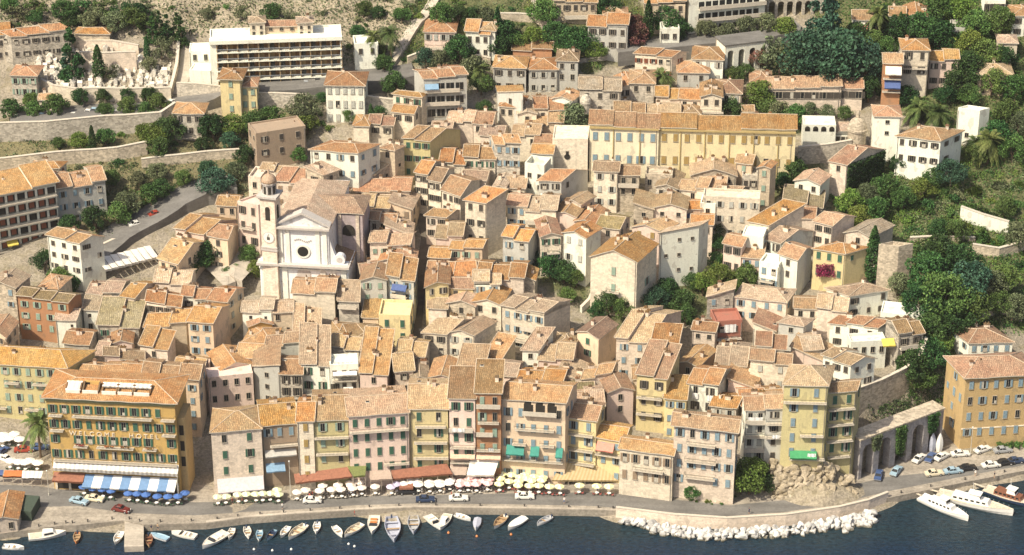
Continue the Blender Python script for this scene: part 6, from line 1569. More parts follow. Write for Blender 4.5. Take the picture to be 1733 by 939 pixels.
for x, y, r, m, l in ((452,250,2.6,L_olive,'olive tree beneath the dark flat roofed house'),(505,262,2.4,L_mid,'tree at the right end of the dark flat roofed house'),(400,290,3,L_olive,'olive tree left of the stone houses'),(415,262,3,L_dark,'dark tree against the dark flat roofed house'),
    (668,140,3.6,L_dark,'dark round tree on the upper road by the ornate villa'),(590,195,2.0,L_mid,'small tree in front of the ornate villa'),(640,195,2.6,L_dark,'dark tree right of the ornate villa'),(690,212,2.8,L_mid,'bush tree beneath the cream villa'),
    (655,210,2.6,L_mid,'tree between the small hipped house and cream villa'),(640,90,2.4,L_mid,'tree at the right of the long hotel'),(650,108,3,L_mid,'bushy tree below the hotel terrace'),(545,165,1.8,L_dark,'small dark tree on the upper road edge'),
    (778,85,4.6,L_dark,'big dark green tree between the two hillside villas'),(805,120,4.4,L_olive,'mossy palm like tree behind the white flats'),(815,140,3.4,L_mid,'green tree under the mossy tree'),(850,55,4.2,L_dark,'dark cypress like tree right of the white terraced villa'),(845,75,3.4,L_dark,'second dark tree right of the terraced villa'),
    (745,25,3.6,L_mid,'garden tree above the lilac villa'),(775,25,3.2,L_dark,'dark tree above the lilac villa'),(800,25,2.8,L_dark,'round dark tree in the upper garden'),(820,28,3.0,L_olive,'olive tree in the upper garden'),(720,98,3.0,L_blue,'blue green tree beneath the lilac villa'),(745,105,3.4,L_olive,'olive tree beneath the lilac villa'),
    (870,68,2.8,L_mid,'round tree left of the brick outbuilding'),(905,62,3.4,L_yel,'bright tree behind the brick outbuilding'),(940,55,3.6,L_dark,'dark tree right of the brick outbuilding'),(970,70,4.4,L_dark,'large dark tree beneath the pale house'),(995,65,3.8,L_dark,'dark tree left of the pale house'),(955,80,3.0,L_mid,'tree above the concrete bridge'),(1010,85,3.0,L_yel,'bright tree above the concrete bridge'),
    (920,20,4.0,L_mid,'tree at the left of the brown apartment house'),(1030,10,3.5,L_dark,'dark tree right of the brown apartment house'),(1075,60,3.8,L_pink,'reddish oleander tree beside the small white cube house'),(1078,40,3.0,L_pink,'upper reddish oleander tree'),(1128,30,4.4,L_dark,'dark pine before the brown shaded villa'),(1150,50,3.6,L_dark,'dark tree right of the small white cube house'),
    (1195,50,3.2,L_olive,'olive tree in front of the white apartment block'),(1230,55,3.2,L_olive,'second olive tree in front of the white apartment block'),(1265,45,3.2,L_olive,'third olive tree in front of the white apartment block'),(1300,40,3.2,L_olive,'olive tree by the top viaduct'),(1330,45,3.4,L_yel,'yellowish tree by the top viaduct'),
    (1282,95,3.0,L_pink,'brown purple tree right of the two arches'),(1260,122,2.6,L_mid,'tree under the two arches'),(1240,125,2.4,L_mid,'bush tree under the two arches'),
    (1287,158,4.4,L_yel,'big bright green tree left of the pink school'),(1320,190,3.6,L_olive,'soft grey green tree below the pink school'),(1345,195,3.6,L_mid,'soft green tree above the citadel end'),(1300,182,3.2,L_mid,'green tree behind the citadel roof'),(1235,185,3.6,L_dark,'dark trees behind the citadel middle'),(1470,150,3.8,L_dark,'dark tree at the right end of the pink school'),(1370,183,2.0,L_olive,'small tree before the pink school'),(1400,189,2.2,L_olive,'olive bush tree before the pink school'),(1430,190,2.2,L_mid,'bush tree before the school wing'),
    (968,200,4.6,L_olive,'pale rounded tree left of the citadel roof'),(820,182,2.4,L_dark,'dark tree beneath the blue grey gable')):
    tree(x, y, r, l, 'round', m)
# the great dark tree group above the school
for x, y, r, k, l in ((1395,40,8.5,'cone','tallest dark conifer of the great tree group above the school'),(1370,90,8,'round','broad dark tree at the left of the great tree group'),(1425,95,9,'round','broad dark tree at the heart of the great tree group'),(1465,105,6.5,'round','dark tree at the right of the great tree group'),(1400,105,7,'round','low dark tree in front of the great tree group'),(1320,95,5.5,'loose','brownish green tree at the left edge of the great tree group')):
    tree(x, y, r, l, k, L_blue if k != 'loose' else L_olive, 1.0)
# right hillside
for x, y, r, m, l in ((1490,30,4,L_dark,'dark palm like tree between two hillside villas'),(1525,45,4.5,L_dark,'dark tree under the gabled hillside villa'),(1560,50,5.5,L_dark,'large dark tree right of the gabled hillside villa'),(1590,60,5,L_dark,'dark tree left of the flat pale blue house'),(1590,15,5,L_mid,'green tree at the top of the right hillside'),(1625,20,5,L_yel,'bright tree at the top of the right hillside'),(1650,45,5,L_mid,'green tree right of the flat pale blue house'),(1690,35,4.5,L_mid,'green tree under the columned villa'),
    (1640,75,4.5,L_yel,'yellow green tree on the right hillside'),(1670,90,4.5,L_mid,'green tree above the peach villa'),(1700,100,3.8,L_dark,'dark tree right of the peach villa'),(1635,118,5.2,L_dark,'big dark round tree right of the lilac white house'),(1620,140,4.2,L_dark,'dark tree below the lilac white house'),(1600,160,3,L_dark,'small dark tree on the villa terrace'),(1680,140,4,L_mid,'palm like green tree below the peach villa'),(1640,160,3.2,L_mid,'green tree above the white cube house'),(1720,150,4,L_mid,'green tree at the right edge beside the peach villa'),(1705,190,4,L_mid,'green tree right of the white cube house'),(1725,210,3.4,L_olive,'olive tree at the right picture edge'),
    (1535,160,3,L_dark,'dark tree under the reddish house'),(1450,60,4,L_dark,'dark tree below the villa with red awning'),(1480,70,3.5,L_mid,'green tree right of the great tree group'),(1500,80,3.4,L_mid,'green tree left of the reddish house'),(1690,230,4.4,L_dark,'dark tree behind the palms'),(1715,250,4,L_mid,'green tree right of the palms'),(1650,260,3.2,L_mid,'green tree below the large palm'),(1520,275,2.6,L_dark,'round dark bush tree below the white villa'),(1610,292,4.0,L_blue,'broad blue green tree under the white villa'),(1580,300,2.8,L_mid,'green tree on the terraced slope'),(1500,320,4.2,L_mid,'green tree at the top of the terraced garden'),(1470,330,3.6,L_olive,'grey green tree right of the ivy covered house'),(1440,340,3.6,L_yel,'bright bush tree under the ivy covered house'),(1480,355,3.6,L_mid,'green tree in the terraced garden'),(1455,365,3.4,L_yel,'yellow green tree behind the grey gable'),(1530,335,3.4,L_mid,'tree in the middle of the terraced garden'),(1560,320,3.2,L_yel,'yellow green tree in the middle of the terraced garden'),
    (1590,430,5.5,L_dark,'dark tree at the top of the ravine wood'),(1620,450,6,L_dark,'large dark tree in the ravine wood'),(1575,465,6,L_dark,'dark tree at the left of the ravine wood'),(1640,480,6,L_blue,'blue green tree at the right of the ravine wood'),(1600,500,6.5,L_mid,'green tree in the heart of the ravine wood'),(1560,510,5,L_dark,'dark tree beside the white garden pavilion'),(1650,520,5,L_mid,'green tree above the white hipped house'),(1610,540,5,L_dark,'dark tree left of the white hipped house'),(1575,560,5,L_dark,'dark tree in the lower ravine'),(1570,600,4.5,L_dark,'dark tree at the bottom of the ravine'),(1540,620,4.2,L_dark,'dark ivy laden tree under the balcony house'),(1560,640,3.4,L_mid,'green tree by the ramp bend'),(1590,580,3.2,L_yel,'bright bush tree left of the white hipped house'),(1680,480,4,L_olive,'olive tree right of the ravine wood'),(1700,470,4,L_mid,'green tree at the right edge of the ravine wood'),(1715,520,3.6,L_olive,'olive tree behind the garden wall'),(1690,510,3.2,L_mid,'small tree behind the white hipped house'),(1620,390,3,L_mid,'tree left of the bright white garden wall'),(1590,385,2.8,L_dark,'dark tree on the stepped path'),(1700,350,3,L_mid,'tree above the bright white garden wall'),(1725,400,4,L_olive,'olive tree right of the white garden wall'),
    (1520,480,3.2,L_olive,'olive tree right of the roofless tower'),(1345,290,4.2,L_dark,'dark tree left of the white four window gable'),(1330,275,3,L_mid,'tree behind the slender tan tower house'),(1325,310,3,L_dark,'dark tree beside the slender tan tower house'),
    (1215,470,4.0,L_yel,'bright yellow green tree in the central garden'),(1190,480,3.2,L_yel,'yellow tree left of the bright one in the central garden'),(1265,468,3.8,L_mid,'green tree at the right of the central garden'),(1170,475,2.4,L_dark,'dark tree at the foot of the tall white stone house'),(1240,490,3,L_mid,'tree above the large rubble house'),
    (1130,490,3.6,L_dark,'dark tree in the middle of the lower garden'),(1110,505,3.4,L_blue,'blue green tree in the lower garden'),(1155,510,3.4,L_dark,'dark tree at the right of the lower garden'),(1160,535,2.8,L_mid,'green tree below the lower garden'),(1030,515,3.6,L_dark,'dark tree under the big white gable house'),(1050,520,3.0,L_mid,'green tree right of the stair wall'),(1010,525,2.4,L_dark,'low dark tree beside the stair wall'),
    (930,450,3.4,L_dark,'dark tree in the garden left of the big white gable house'),(955,460,3.2,L_dark,'second dark tree in the garden left of the big white gable'),(975,470,2.6,L_mid,'lighter tree against the big white gable house'),(915,440,2.6,L_blue,'blue green tree below the green shuttered gable'),(960,500,2.4,L_mid,'tree behind the large cream house'),
    (1215,385,2.2,L_dark,'upper ivy tree in the narrow gap beside the white turret'),(1212,410,2.4,L_dark,'middle ivy tree in the narrow gap'),(1210,440,2.4,L_mid,'lower ivy tree in the narrow gap by the tall white house'),(1270,350,2.0,L_mid,'bush tree on the roof terrace of the long cream front'),
    (1270,805,4.6,L_yel,'wide yellow green tree on the rocks right of the tall pink house'),(1255,815,3.0,L_yel,'lighter tree beside the tall pink house'),(1295,815,2.6,L_dark,'dark shrub tree under the white balconies'),
    (1525,715,2.4,L_olive,'brownish creeper tree hanging in the arcade'),(1527,760,2.2,L_mid,'green tree growing in front of the arcade'),(1172,832,1.9,L_mid,'dark shrub tree before the tall pink house')):
    tree(x, y, r, l, 'round', m)
tree(1478,432,15.5,'tall dark cypress beside the yellow villa','cypress',L_dark,1.0,name='cypress')
tree(1097,35,12,'narrow cypress beside the brown shaded villa','cypress',L_dark,1,name='cypress'); tree(1523,50,10,'narrow cypress by the gabled hillside villa','cypress',L_dark,1,name='cypress')
tree(842,45,11,'narrow cypress right of the terraced villa','cypress',L_dark,1,name='cypress'); tree(628,200,8,'narrow cypress in front of the small hipped house','cypress',L_dark,1,name='cypress')
# ivy on the ivy house, bougainvillea
def foliage_patch(name, label, cat, corners, n, mat, th=.5, size=.35):
    mb = MB(); pts = []
    a, b2, c, d = [Vector(p) for p in corners]; nn = (b2-a).cross(d-a).normalized()
    for _ in range(n):
        u, v = random.random(), random.random(); q = a.lerp(b2,u).lerp(d.lerp(c,u), v); pts.append(q - a + nn*random.uniform(-th,th))
    leaves(mb, pts, size); return tag(build(mb, name, [mat], None, a), label, cat)
iv = [h for h in HOUSES if h.o.name.startswith('ivy_house')][0]
w_ = iv.B; Dn = iv.D; off = iv.e*.25
foliage_patch('ivy', 'thick dark ivy covering the long right wall of the ivy house', 'ivy', [Vector((*(w_.xy+off), iv.zb)), Vector((*(w_.xy+Dn+off), iv.zb+3)), Vector((*(w_.xy+Dn+off), iv.ze-.1)), Vector((*(w_.xy+off), iv.ze-.1))], 5200, L_dark, .45, .26)
yv = [h for h in HOUSES if 'bougainvillea over' in h.o['label']][0]
q = yv.A.xy + yv.e*yv.w*.45 - yv.nrm*.7
foliage_patch('bougainvillea', 'crimson bougainvillea spilling over the yellow villa door', 'climber', [Vector((q.x-2.2,q.y,yv.ze-6.5)),Vector((q.x+2.2,q.y,yv.ze-6.5)),Vector((q.x+1.8,q.y,yv.ze-3.2)),Vector((q.x-2.4,q.y,yv.ze-3.6))], 900, L_red, .6, .2)
# palms
def palm_mesh(seed):
    random.seed(seed); mb = MB()
    for i in range(46):
        a = random.random()*6.28; el = random.uniform(-.5,1.25); ln = random.uniform(.85,1.1); p = Vector((0,0,0)); d0 = Vector((math.cos(a)*math.cos(el), math.sin(a)*math.cos(el), math.sin(el)))
        prev = p; k = 9; side = Vector((-math.sin(a), math.cos(a), 0)); path = []
        for j in range(k+1):
            t = j/k; q = d0*ln*t + Vector((0,0,-.62*t*t*(1.1-.3*el))); path.append(q)
        for j in range(k):
            q0, q1 = path[j], path[j+1]; wd = .17*math.sin(.35+2.6*(j+.5)/k)
            for s in (-1, 1):
                for h in (0, .5):
                    c0 = q0.lerp(q1, h); c1 = q0.lerp(q1, h+.38); tip = side*s*wd + (q1-q0)*1.1 + Vector((0,0,-.05))
                    mb.face([c0, c1, c1+tip*.95, c0+tip])
    return mb.mesh('crown', [L_palm])
PALM = [palm_mesh(i) for i in range(2)]
def palm(px, py, r, hgt, label):
    random.seed(int(px*7+py)); p = G(px, py, hgt); z = T(p.x, p.y)
    t = thing('palm_tree', label, 'palm', (p.x, p.y, z), random.random()*6.28)
    link('crown', PALM[random.randrange(2)], t, (0,0,hgt), 0, r)
    mb = MB(); rr = []
    for i in range(10): rr.append([(.08*i*.0+ (.30-.012*i+.05*(i%2))*math.cos(k*.785), (.30-.012*i+.05*(i%2))*math.sin(k*.785), -1+(hgt+1)*i/9) for k in range(8)])
    mb.rings(rr); build(mb, 'trunk', [M_bark], t)
palm(63,715,4.6,9,'tall date palm on the square left of the ochre hotel')
palm(1120,128,3.8,5,'palm between hipped roofs below the upper road'); palm(1555,182,4.6,4.5,'palm above the large white villa, left one'); palm(1585,190,4.6,4.5,'palm above the large white villa, right one')
palm(1675,235,4.6,7,'large palm right of the large white villa'); palm(630,62,3.4,7,'palm on the terrace right of the long hotel, left one'); palm(661,55,3.6,8,'palm on the terrace right of the long hotel, taller right one')
palm(1485,22,4,8,'palm by the villa with the red awning'); palm(808,118,4.2,6,'shaggy palm behind the white flats'); palm(1652,240,3.6,5,'smaller palm beside the large one')
# scattered bushes of the gardens: one object each
random.seed(23)
BUSHP = [((1420,300,1733,420),75,'low bush in the terraced garden on the right','bushes of the right terraced garden',(1.4,3.0)),
         ((1540,395,1733,520),20,'bush on the stepped slope above the ravine wood','bushes above the ravine',(1.3,2.6)),
         ((1480,0,1733,130),30,'bush between the villas of the right hillside','bushes of the right hillside',(1.2,2.8)),
         ((700,0,1000,100),32,'bush in the hillside gardens above the villas','bushes of the upper gardens',(.9,2.0)),
         ((20,205,420,300),28,'bush on the left garden terraces','bushes of the left terraces',(.7,1.7)),
         ((170,295,420,360),22,'bush on the bank of the avenue','bushes on the avenue bank',(.8,1.9)),
         ((380,190,560,225),14,'bush in the garden of the tan villa','bushes of the tan villa garden',(1.0,2.0)),
         ((0,0,720,55),40,'dry shrub clinging to the rocky hillside','shrubs of the rocky hillside',(.7,1.9)),
         ((590,50,720,140),12,'bush around the hotel terrace on the right','bushes around the hotel terrace',(.8,1.6))]
bush0 = {}
HB = [(h.A.xy + h.e*h.w*.5 + h.D*.5, max(h.w, h.dl)*.55) for h in HOUSES]
for (x0,y0,x1,y1), n, lab, grp, (ra, rb) in BUSHP:
    k = 0; tries = 0
    while k < n and tries < n*6:
        tries += 1; px, py = random.uniform(x0,x1), random.uniform(y0,y1); p = G(px, py); r = random.uniform(ra, rb)
        if any((p.xy - c).length < q for c, q in HB): continue
        m = random.choice((L_mid, L_yel, L_olive, L_dark, L_mid)) if 'dry' not in lab else random.choice((L_olive, L_olive, L_mid))
        key = (m.name, k % 3)
        o = link('bush', crown('bush', k % 3, m), None, (p.x, p.y, T(p.x,p.y)-.1*r), random.random()*6.28, (r*random.uniform(.8,1.3), r, r*random.uniform(.7,1.2)))
        tag(o, lab, 'bush', grp); k += 1
# ground cover
def ground_cover(name, polys, n, mat, size, exclude=True):
    mb = MB(); pts = []; k = 0
    allx = [p[0] for P in polys for p in P]; ally = [p[1] for P in polys for p in P]
    while k < n:
        px, py = random.uniform(max(-40,min(allx)), min(1780,max(allx))), random.uniform(max(-20,min(ally)), max(ally))
        if not any(inpoly(np.array([px]), np.array([py]), P)[0] for P in polys): k += .2; continue
        p = G(px, py); k += 1
        for _ in range(4): 
            x, y = p.x + random.gauss(0,.9), p.y + random.gauss(0,.9); pts.append((x, y, T(x,y) + random.uniform(.02,.45)))
    leaves(mb, pts, size); o = build(mb, name, [mat]); o['kind'] = 'stuff'; return o
ground_cover('undergrowth', GREEN[:2], 9000, L_mid, .26)
ground_cover('wild_grass', GREEN[2:], 5000, L_olive, .2)
ground_cover('hillside_scrub', [ROCK[0]], 2200, L_olive, .28)
def shrub_mass(name, polys, n, mats, ra, rb):
    """wild overgrown clumps too many and too tangled to tell apart"""
    for mi, mat in enumerate(mats):
        mb = MB(); k = 0
        allx = [p[0] for P in polys for p in P]; ally = [p[1] for P in polys for p in P]
        while k < n:
            px, py = random.uniform(max(-40,min(allx)), min(1780,max(allx))), random.uniform(max(-20,min(ally)), max(ally))
            if not any(inpoly(np.array([px]), np.array([py]), P)[0] for P in polys): k += .05; continue
            p = G(px, py); r = random.uniform(ra, rb); k += 1
            if any((p.xy - c).length < q for c, q in HB): continue
            pts = []
            for _ in range(int(70*r)):
                d = Vector((random.gauss(0,1), random.gauss(0,1), abs(random.gauss(0,1)))).normalized()*r*random.uniform(.6,1.05)
                x, y = p.x + d.x*1.2, p.y + d.y; pts.append((x, y, T(x, y) + d.z*.75))
            leaves(mb, pts, .17)
        o = build(mb, name, [mat]); o['kind'] = 'stuff'
shrub_mass('garden_undergrowth', [GREEN[0]], 110, (L_mid, L_yel, L_dark, L_olive), .8, 1.9)
shrub_mass('ravine_undergrowth', [[(1455,702),(1500,655),(1560,600),(1605,590),(1615,660),(1600,690)]], 40, (L_mid, L_dark, L_olive), .7, 1.7)
shrub_mass('hillside_undergrowth', [GREEN[1], GREEN[2]], 80, (L_mid, L_dark, L_yel), .9, 2.2)
shrub_mass('terrace_undergrowth', [GREEN[3]], 60, (L_mid, L_olive, L_dark), .6, 1.5)

# creepers hanging over the quay arcade
aq = [o for o in scene.objects if o.name == 'quay_arcade'][0]; RM = aq.matrix_basis
for k, (x0, x1, z0_, z1_, n, lab) in enumerate(((3.0,6.0,6.5,10.2,700,'left creeper hanging down the quay arcade'),(10.0,13.5,3.5,10.2,1300,'big middle creeper hanging down the quay arcade'),(19.5,23.0,5.5,10.2,900,'right creeper hanging down the quay arcade'))):
    mw = lambda x, z: Matrix.Translation(aq.location) @ Matrix.Rotation(aq.rotation_euler.z, 4, 'Z') @ Vector((x, -.35, z))
    foliage_patch('creeper', lab, 'climber', [mw(x0+.6,z0_), mw(x1-.8,z0_), mw(x1,z1_), mw(x0,z1_)], n, (L_olive, L_mid, L_dark)[k], .45, .22)
# ---------------------------------------------------------------- boats, cars, parasols, furniture, rocks, people
random.seed(5)
GW = flat_mat('boat_gloss_white', (.78,.76,.71), .35, .06); GB = flat_mat('boat_lavender', (.42,.44,.52), .45); GO = flat_mat('boat_orange', (.60,.22,.07), .5)
GWd = flat_mat('boat_varnished_wood', (.40,.27,.15), .5, .3); GBl = flat_mat('boat_pale_blue', (.28,.42,.52), .5); GN = flat_mat('boat_navy', (.03,.05,.10), .4); GT = flat_mat('boat_deck_teak', (.56,.49,.38), .8, .2)
GP = flat_mat('boat_pale_boards', (.66,.61,.53), .7, .15); GG = flat_mat('boat_grey', (.40,.41,.43), .6); GR = flat_mat('boat_mahogany', (.20,.085,.05), .4)
def hull_rings(Ln, Bm, F, sheer=.25, tr=.8, n=14):
    R_ = []
    for i in range(n+1):
        t = i/n; x = -Ln/2 + Ln*t                                   # stern .. bow
        wd = Bm/2*(tr + (1-tr)*min(1, t/.35)) if t < .35 else Bm/2*(1-((t-.35)/.65)**2.3)
        wd = max(wd, .03); top = F + sheer*(t**2.2)*F*1.2
        R_.append((x, wd, top))
    return R_
def boat(px, py, Ln, hdg, label, kind='row', hull=None, inside=None, name='rowing_boat', grp=None, beam=None):
    """hdg: bow direction in degrees, 0 = right in the picture, -90 = towards the viewer"""
    hull = hull or GW; inside = inside or GP
    Ln *= 1.1 if Ln < 8 else 1.0; p = at(px, py, .25); Bm = beam or Ln*.39; F = .34+.055*Ln
    t = thing(name, label, 'boat', (p.x, p.y, 0), R(hdg), grp)
    RR = hull_rings(Ln, Bm, F, tr=.72 if kind in ('row','open') else .85); mb = MB(); g = []
    for x, w, z in RR:
        g.append([(x,w,z),(x,w*.92,z*.45),(x*.985,w*.62,-.12),(x*.97,0,-.32),(x*.985,-w*.62,-.12),(x,-w*.92,z*.45),(x,-w,z)])
    mb.rings(g, 0, False, False, False); mb.face([g[0][i] for i in range(7)], 0)
    build(mb, 'hull', [hull], t, smooth=False)
    mb = MB(); g2 = []; fl = .12 if kind in ('row','open') else None
    for x, w, z in RR:
        wi = max(.01, w-.10)
        g2.append([(x,w,z),(x,w+.03,z+.06),(x,wi,z+.06),(x,wi*.85,fl if fl else z-.05),(x,-wi*.85,fl if fl else z-.05),(x,-wi,z+.06),(x,-w-.03,z+.06),(x,-w,z)])
    mb.rings(g2, 0, False, False, False); build(mb, 'deck', [hull if kind in ('row','open') else GT if kind == 'yacht' else hull] if False else [inside], t)
    z0 = F
    if kind in ('row','open'):
        for i, xx in enumerate((-.28, 0, .25)):
            mb = MB(); w = Bm*.46; mb.box((xx*Ln, 0, F*.75), (.26+.02*Ln, w*1.9*(1 if xx < .2 else .8), .06)); build(mb, 'thwart', [GWd if i % 2 else inside], t)
        if kind == 'open':
            mb = MB(); mb.box((-Ln/2-.12, 0, F*.9), (.3,.34,.75), 0); build(mb, 'outboard_motor', [GN], t)
    elif kind == 'speed':
        mb = MB(); mb.box((-Ln*.10,0,z0+.02),(Ln*.42,Bm*.66,.10),0); build(mb,'cockpit',[GT],t)
        mb = MB(); mb.hexa([(Ln*.12,-Bm*.36,z0),(Ln*.16,-Bm*.36,z0),(Ln*.16,Bm*.36,z0),(Ln*.12,Bm*.36,z0)],[(Ln*.08,-Bm*.30,z0+.5),(Ln*.10,-Bm*.30,z0+.5),(Ln*.10,Bm*.30,z0+.5),(Ln*.08,Bm*.30,z0+.5)],0); build(mb,'windscreen',[M_pane],t)
        mb = MB(); 
        for xx in (-.22,-.05): mb.box((xx*Ln,0,z0+.18),(Ln*.08,Bm*.55,.3),0)
        build(mb,'seat',[GO if 'orange' in label else GW],t)
    elif kind == 'cabin':
        mb = MB(); mb.hexa([(-Ln*.12,-Bm*.36,z0),(Ln*.26,-Bm*.26,z0),(Ln*.26,Bm*.26,z0),(-Ln*.12,Bm*.36,z0)],[(-Ln*.10,-Bm*.31,z0+.85),(Ln*.16,-Bm*.22,z0+.85),(Ln*.16,Bm*.22,z0+.85),(-Ln*.10,Bm*.31,z0+.85)],0); build(mb,'cabin',[GW],t)
        mb = MB(); 
        for s in (-1,1): mb.hexa([(-Ln*.08,s*Bm*.35,z0+.35),(Ln*.18,s*Bm*.275,z0+.35),(Ln*.18,s*Bm*.285,z0+.35),(-Ln*.08,s*Bm*.36,z0+.35)],[(-Ln*.08,s*Bm*.33,z0+.7),(Ln*.15,s*Bm*.25,z0+.7),(Ln*.15,s*Bm*.265,z0+.7),(-Ln*.08,s*Bm*.345,z0+.7)],0)
        build(mb,'cabin_window',[M_pane],t)
        mb = MB(); mb.box((-Ln*.3,0,z0+.03),(Ln*.3,Bm*.62,.08),0); build(mb,'cockpit',[GT],t)
    elif kind == 'cover':
        mb = MB(); g3 = [[(x,w*.98,z+.07),(x,0,z+.32),(x,-w*.98,z+.07)] for x,w,z in RR]; mb.rings(g3,0,False,False,False); build(mb,'tarpaulin',[inside],t)
    elif kind == 'inflatable':
        mb = MB()
        for s in (-1,1):
            pts = [(-Ln*.5,s*Bm*.36,.25),(Ln*.2,s*Bm*.36,.28),(Ln*.42,s*Bm*.16,.36),(Ln*.48,0,.38)]
            for a,b2 in zip(pts[:-1],pts[1:]): mb.tube(a,b2,.24,.24,10)
        build(mb,'inflatable_tube',[GG],t,smooth=True)
    elif kind == 'yacht':
        mb = MB(); mb.hexa([(-Ln*.30,-Bm*.34,z0),(Ln*.20,-Bm*.28,z0),(Ln*.20,Bm*.28,z0),(-Ln*.30,Bm*.34,z0)],[(-Ln*.29,-Bm*.31,z0+1.0),(Ln*.17,-Bm*.24,z0+1.0),(Ln*.17,Bm*.24,z0+1.0),(-Ln*.29,Bm*.31,z0+1.0)],0); build(mb,'deckhouse',[GR if hull is GN else GW],t)
        mb = MB()
        for s in (-1,1):
            for i in range(6): mb.box((-Ln*.25+Ln*.075*i, s*Bm*(.33-.012*i), z0+.6),(Ln*.045,.08,.4),0)
        build(mb,'cabin_window',[M_pane],t)
        mb = MB(); mb.hexa([(-Ln*.08,-Bm*.25,z0+1.0),(Ln*.08,-Bm*.22,z0+1.0),(Ln*.08,Bm*.22,z0+1.0),(-Ln*.08,Bm*.25,z0+1.0)],[(-Ln*.07,-Bm*.23,z0+2.1),(Ln*.05,-Bm*.2,z0+2.1),(Ln*.05,Bm*.2,z0+2.1),(-Ln*.07,Bm*.23,z0+2.1)],0); mb.box((-.01*Ln,0,z0+2.15),(Ln*.17,Bm*.54,.1),0); build(mb,'wheelhouse',[GW],t)
        mb = MB(); mb.hexa([(Ln*.055,-Bm*.20,z0+1.5),(Ln*.074,-Bm*.20,z0+1.3),(Ln*.074,Bm*.20,z0+1.3),(Ln*.055,Bm*.20,z0+1.5)],[(Ln*.052,-Bm*.19,z0+2.0),(Ln*.066,-Bm*.19,z0+2.0),(Ln*.066,Bm*.19,z0+2.0),(Ln*.052,Bm*.19,z0+2.0)],0); build(mb,'windscreen',[M_pane],t)
        mb = MB(); mb.tube((-.03*Ln,0,z0+2.1),(-.05*Ln,0,z0+4.6),.06,.03,6); build(mb,'mast',[GW],t)
        mb = MB()
        for i in range(10):
            x,w,z = RR[4+i] if 4+i < len(RR) else RR[-1]
            for s in (-1,1): mb.tube((x,s*w*.92,z),(x,s*w*.92,z+.65),.02,.02,4)
        build(mb,'railing',[GW],t)
        mb = MB(); mb.box((-Ln*.5-1.2,0,z0+.1),(2.8,.5,.08)); build(mb,'gangway',[GT],t)
    return t
def rb(px, py, Ln, h, label, **k): return boat(px, py, Ln, h, label, **k)
boat(80,907,7.2,14,'white cabin cruiser moored along the quay at far left',kind='cabin',name='cabin_cruiser'); boat(23,927,4.2,-8,'small white dinghy floating free at the lower left corner',kind='row',inside=GW)
boat(130,911,3.6,-85,'orange wooden dinghy left of the pier',kind='open',hull=GO,inside=GWd); boat(200,911,4.2,-100,'white oval dinghy moored against the left of the pier',kind='row',inside=GW)
boat(252,916,4.0,-80,'brown wooden boat with red seat right of the pier',kind='open',hull=GWd,inside=GR); boat(270,909,4.0,152,'grey inflatable dinghy right of the pier',kind='inflatable',hull=GG,inside=GBl,name='inflatable_dinghy')
boat(311,906,5.2,160,'white motorboat lying parallel to the quay near the pier',kind='speed',name='motorboat')
boat(363,915,6.6,-128,'long white speedboat with pointed bow left of the dinghy row',kind='speed',name='motorboat')
boat(391,904,3.6,-95,'white dinghy with wooden seats, first of the row right of the speedboat',kind='row'); boat(419,902,3.9,-78,'white dinghy with outboard, second of the row',kind='open'); boat(439,907,3.5,-88,'pale blue lined dinghy in the row of small boats',kind='row',inside=GBl)
boat(459,906,3.6,-112,'dark lined blue dinghy beside the pale blue one',kind='row',hull=GBl,inside=GN); boat(482,901,3.8,-110,'small white dinghy beside the long wooden bottomed boat',kind='row',inside=GW); boat(503,901,5.6,-122,'long white open boat with wooden bottom boards',kind='open',inside=GT)
boat(536,894,3.8,-90,'lone white dinghy with its bow to the open water',kind='open',inside=GW); boat(572,900,3.9,-62,'white dinghy tilted to the right with three dark seats',kind='row',inside=GW); boat(598,898,5.2,-128,'white wooden boat with plank seats left of the orange decked motorboat',kind='row',inside=GT)
boat(632,889,6.0,-92,'white motorboat with bright orange seat',kind='speed',name='motorboat',beam=2.6)
boat(665,897,9.2,-84,'large lavender grey fishing barge with flat deck, biggest of the left row',kind='open',hull=GB,inside=GB,name='fishing_boat',beam=3.4); boat(700,889,6.0,-88,'bluish grey launch right of the lavender barge',kind='row',hull=GB,inside=GG,name='launch',beam=2.6)
boat(735,885,5.4,-58,'left white motorboat of a moored pair',kind='speed',name='motorboat'); boat(752,884,5.4,-105,'right white motorboat of a moored pair',kind='cabin',name='motorboat')
boat(783,876,3.6,-30,'small white skiff close under the quay',kind='row',inside=GW); boat(807,888,4.0,-95,'dinghy covered by a blue tarpaulin',kind='cover',inside=GB)
boat(846,884,4.8,-118,'white boat with brown interior left of the pointed white launch',kind='open',inside=GWd); boat(874,887,5.2,-130,'pointed white launch with closed foredeck',kind='cover',inside=GW,name='launch'); boat(921,882,4.0,-135,'small grey white boat, last before the boulders',kind='open',inside=GG)
boat(1598,862,12.5,-44,'white motor yacht with rounded cabin nearest the boulders',kind='yacht',name='motor_yacht',beam=3.6,inside=GW); boat(1650,855,17,-27,'long white motor yacht with tall wheelhouse',kind='yacht',name='motor_yacht',beam=4.0,inside=GT)
boat(1712,846,13,-36,'dark hulled yacht with mahogany deckhouse at the right edge',kind='yacht',hull=GN,inside=GT,name='motor_yacht',beam=3.6)
bz = None
for x, y, l in ((759,902,'by the moored pair of motorboats'),(807,908,'below the tarpaulin covered dinghy'),(865,905,'below the pointed white launch')):
    mb = MB(); mb.lathe([(.05,-.2),(.28,0),(.28,.2),(.08,.38),(.05,.5)], (0,0,0), 10); p = at(x,y,0); tag(build(mb,'mooring_buoy',[GO],None,p), 'orange mooring buoy floating ' + l, 'buoy')
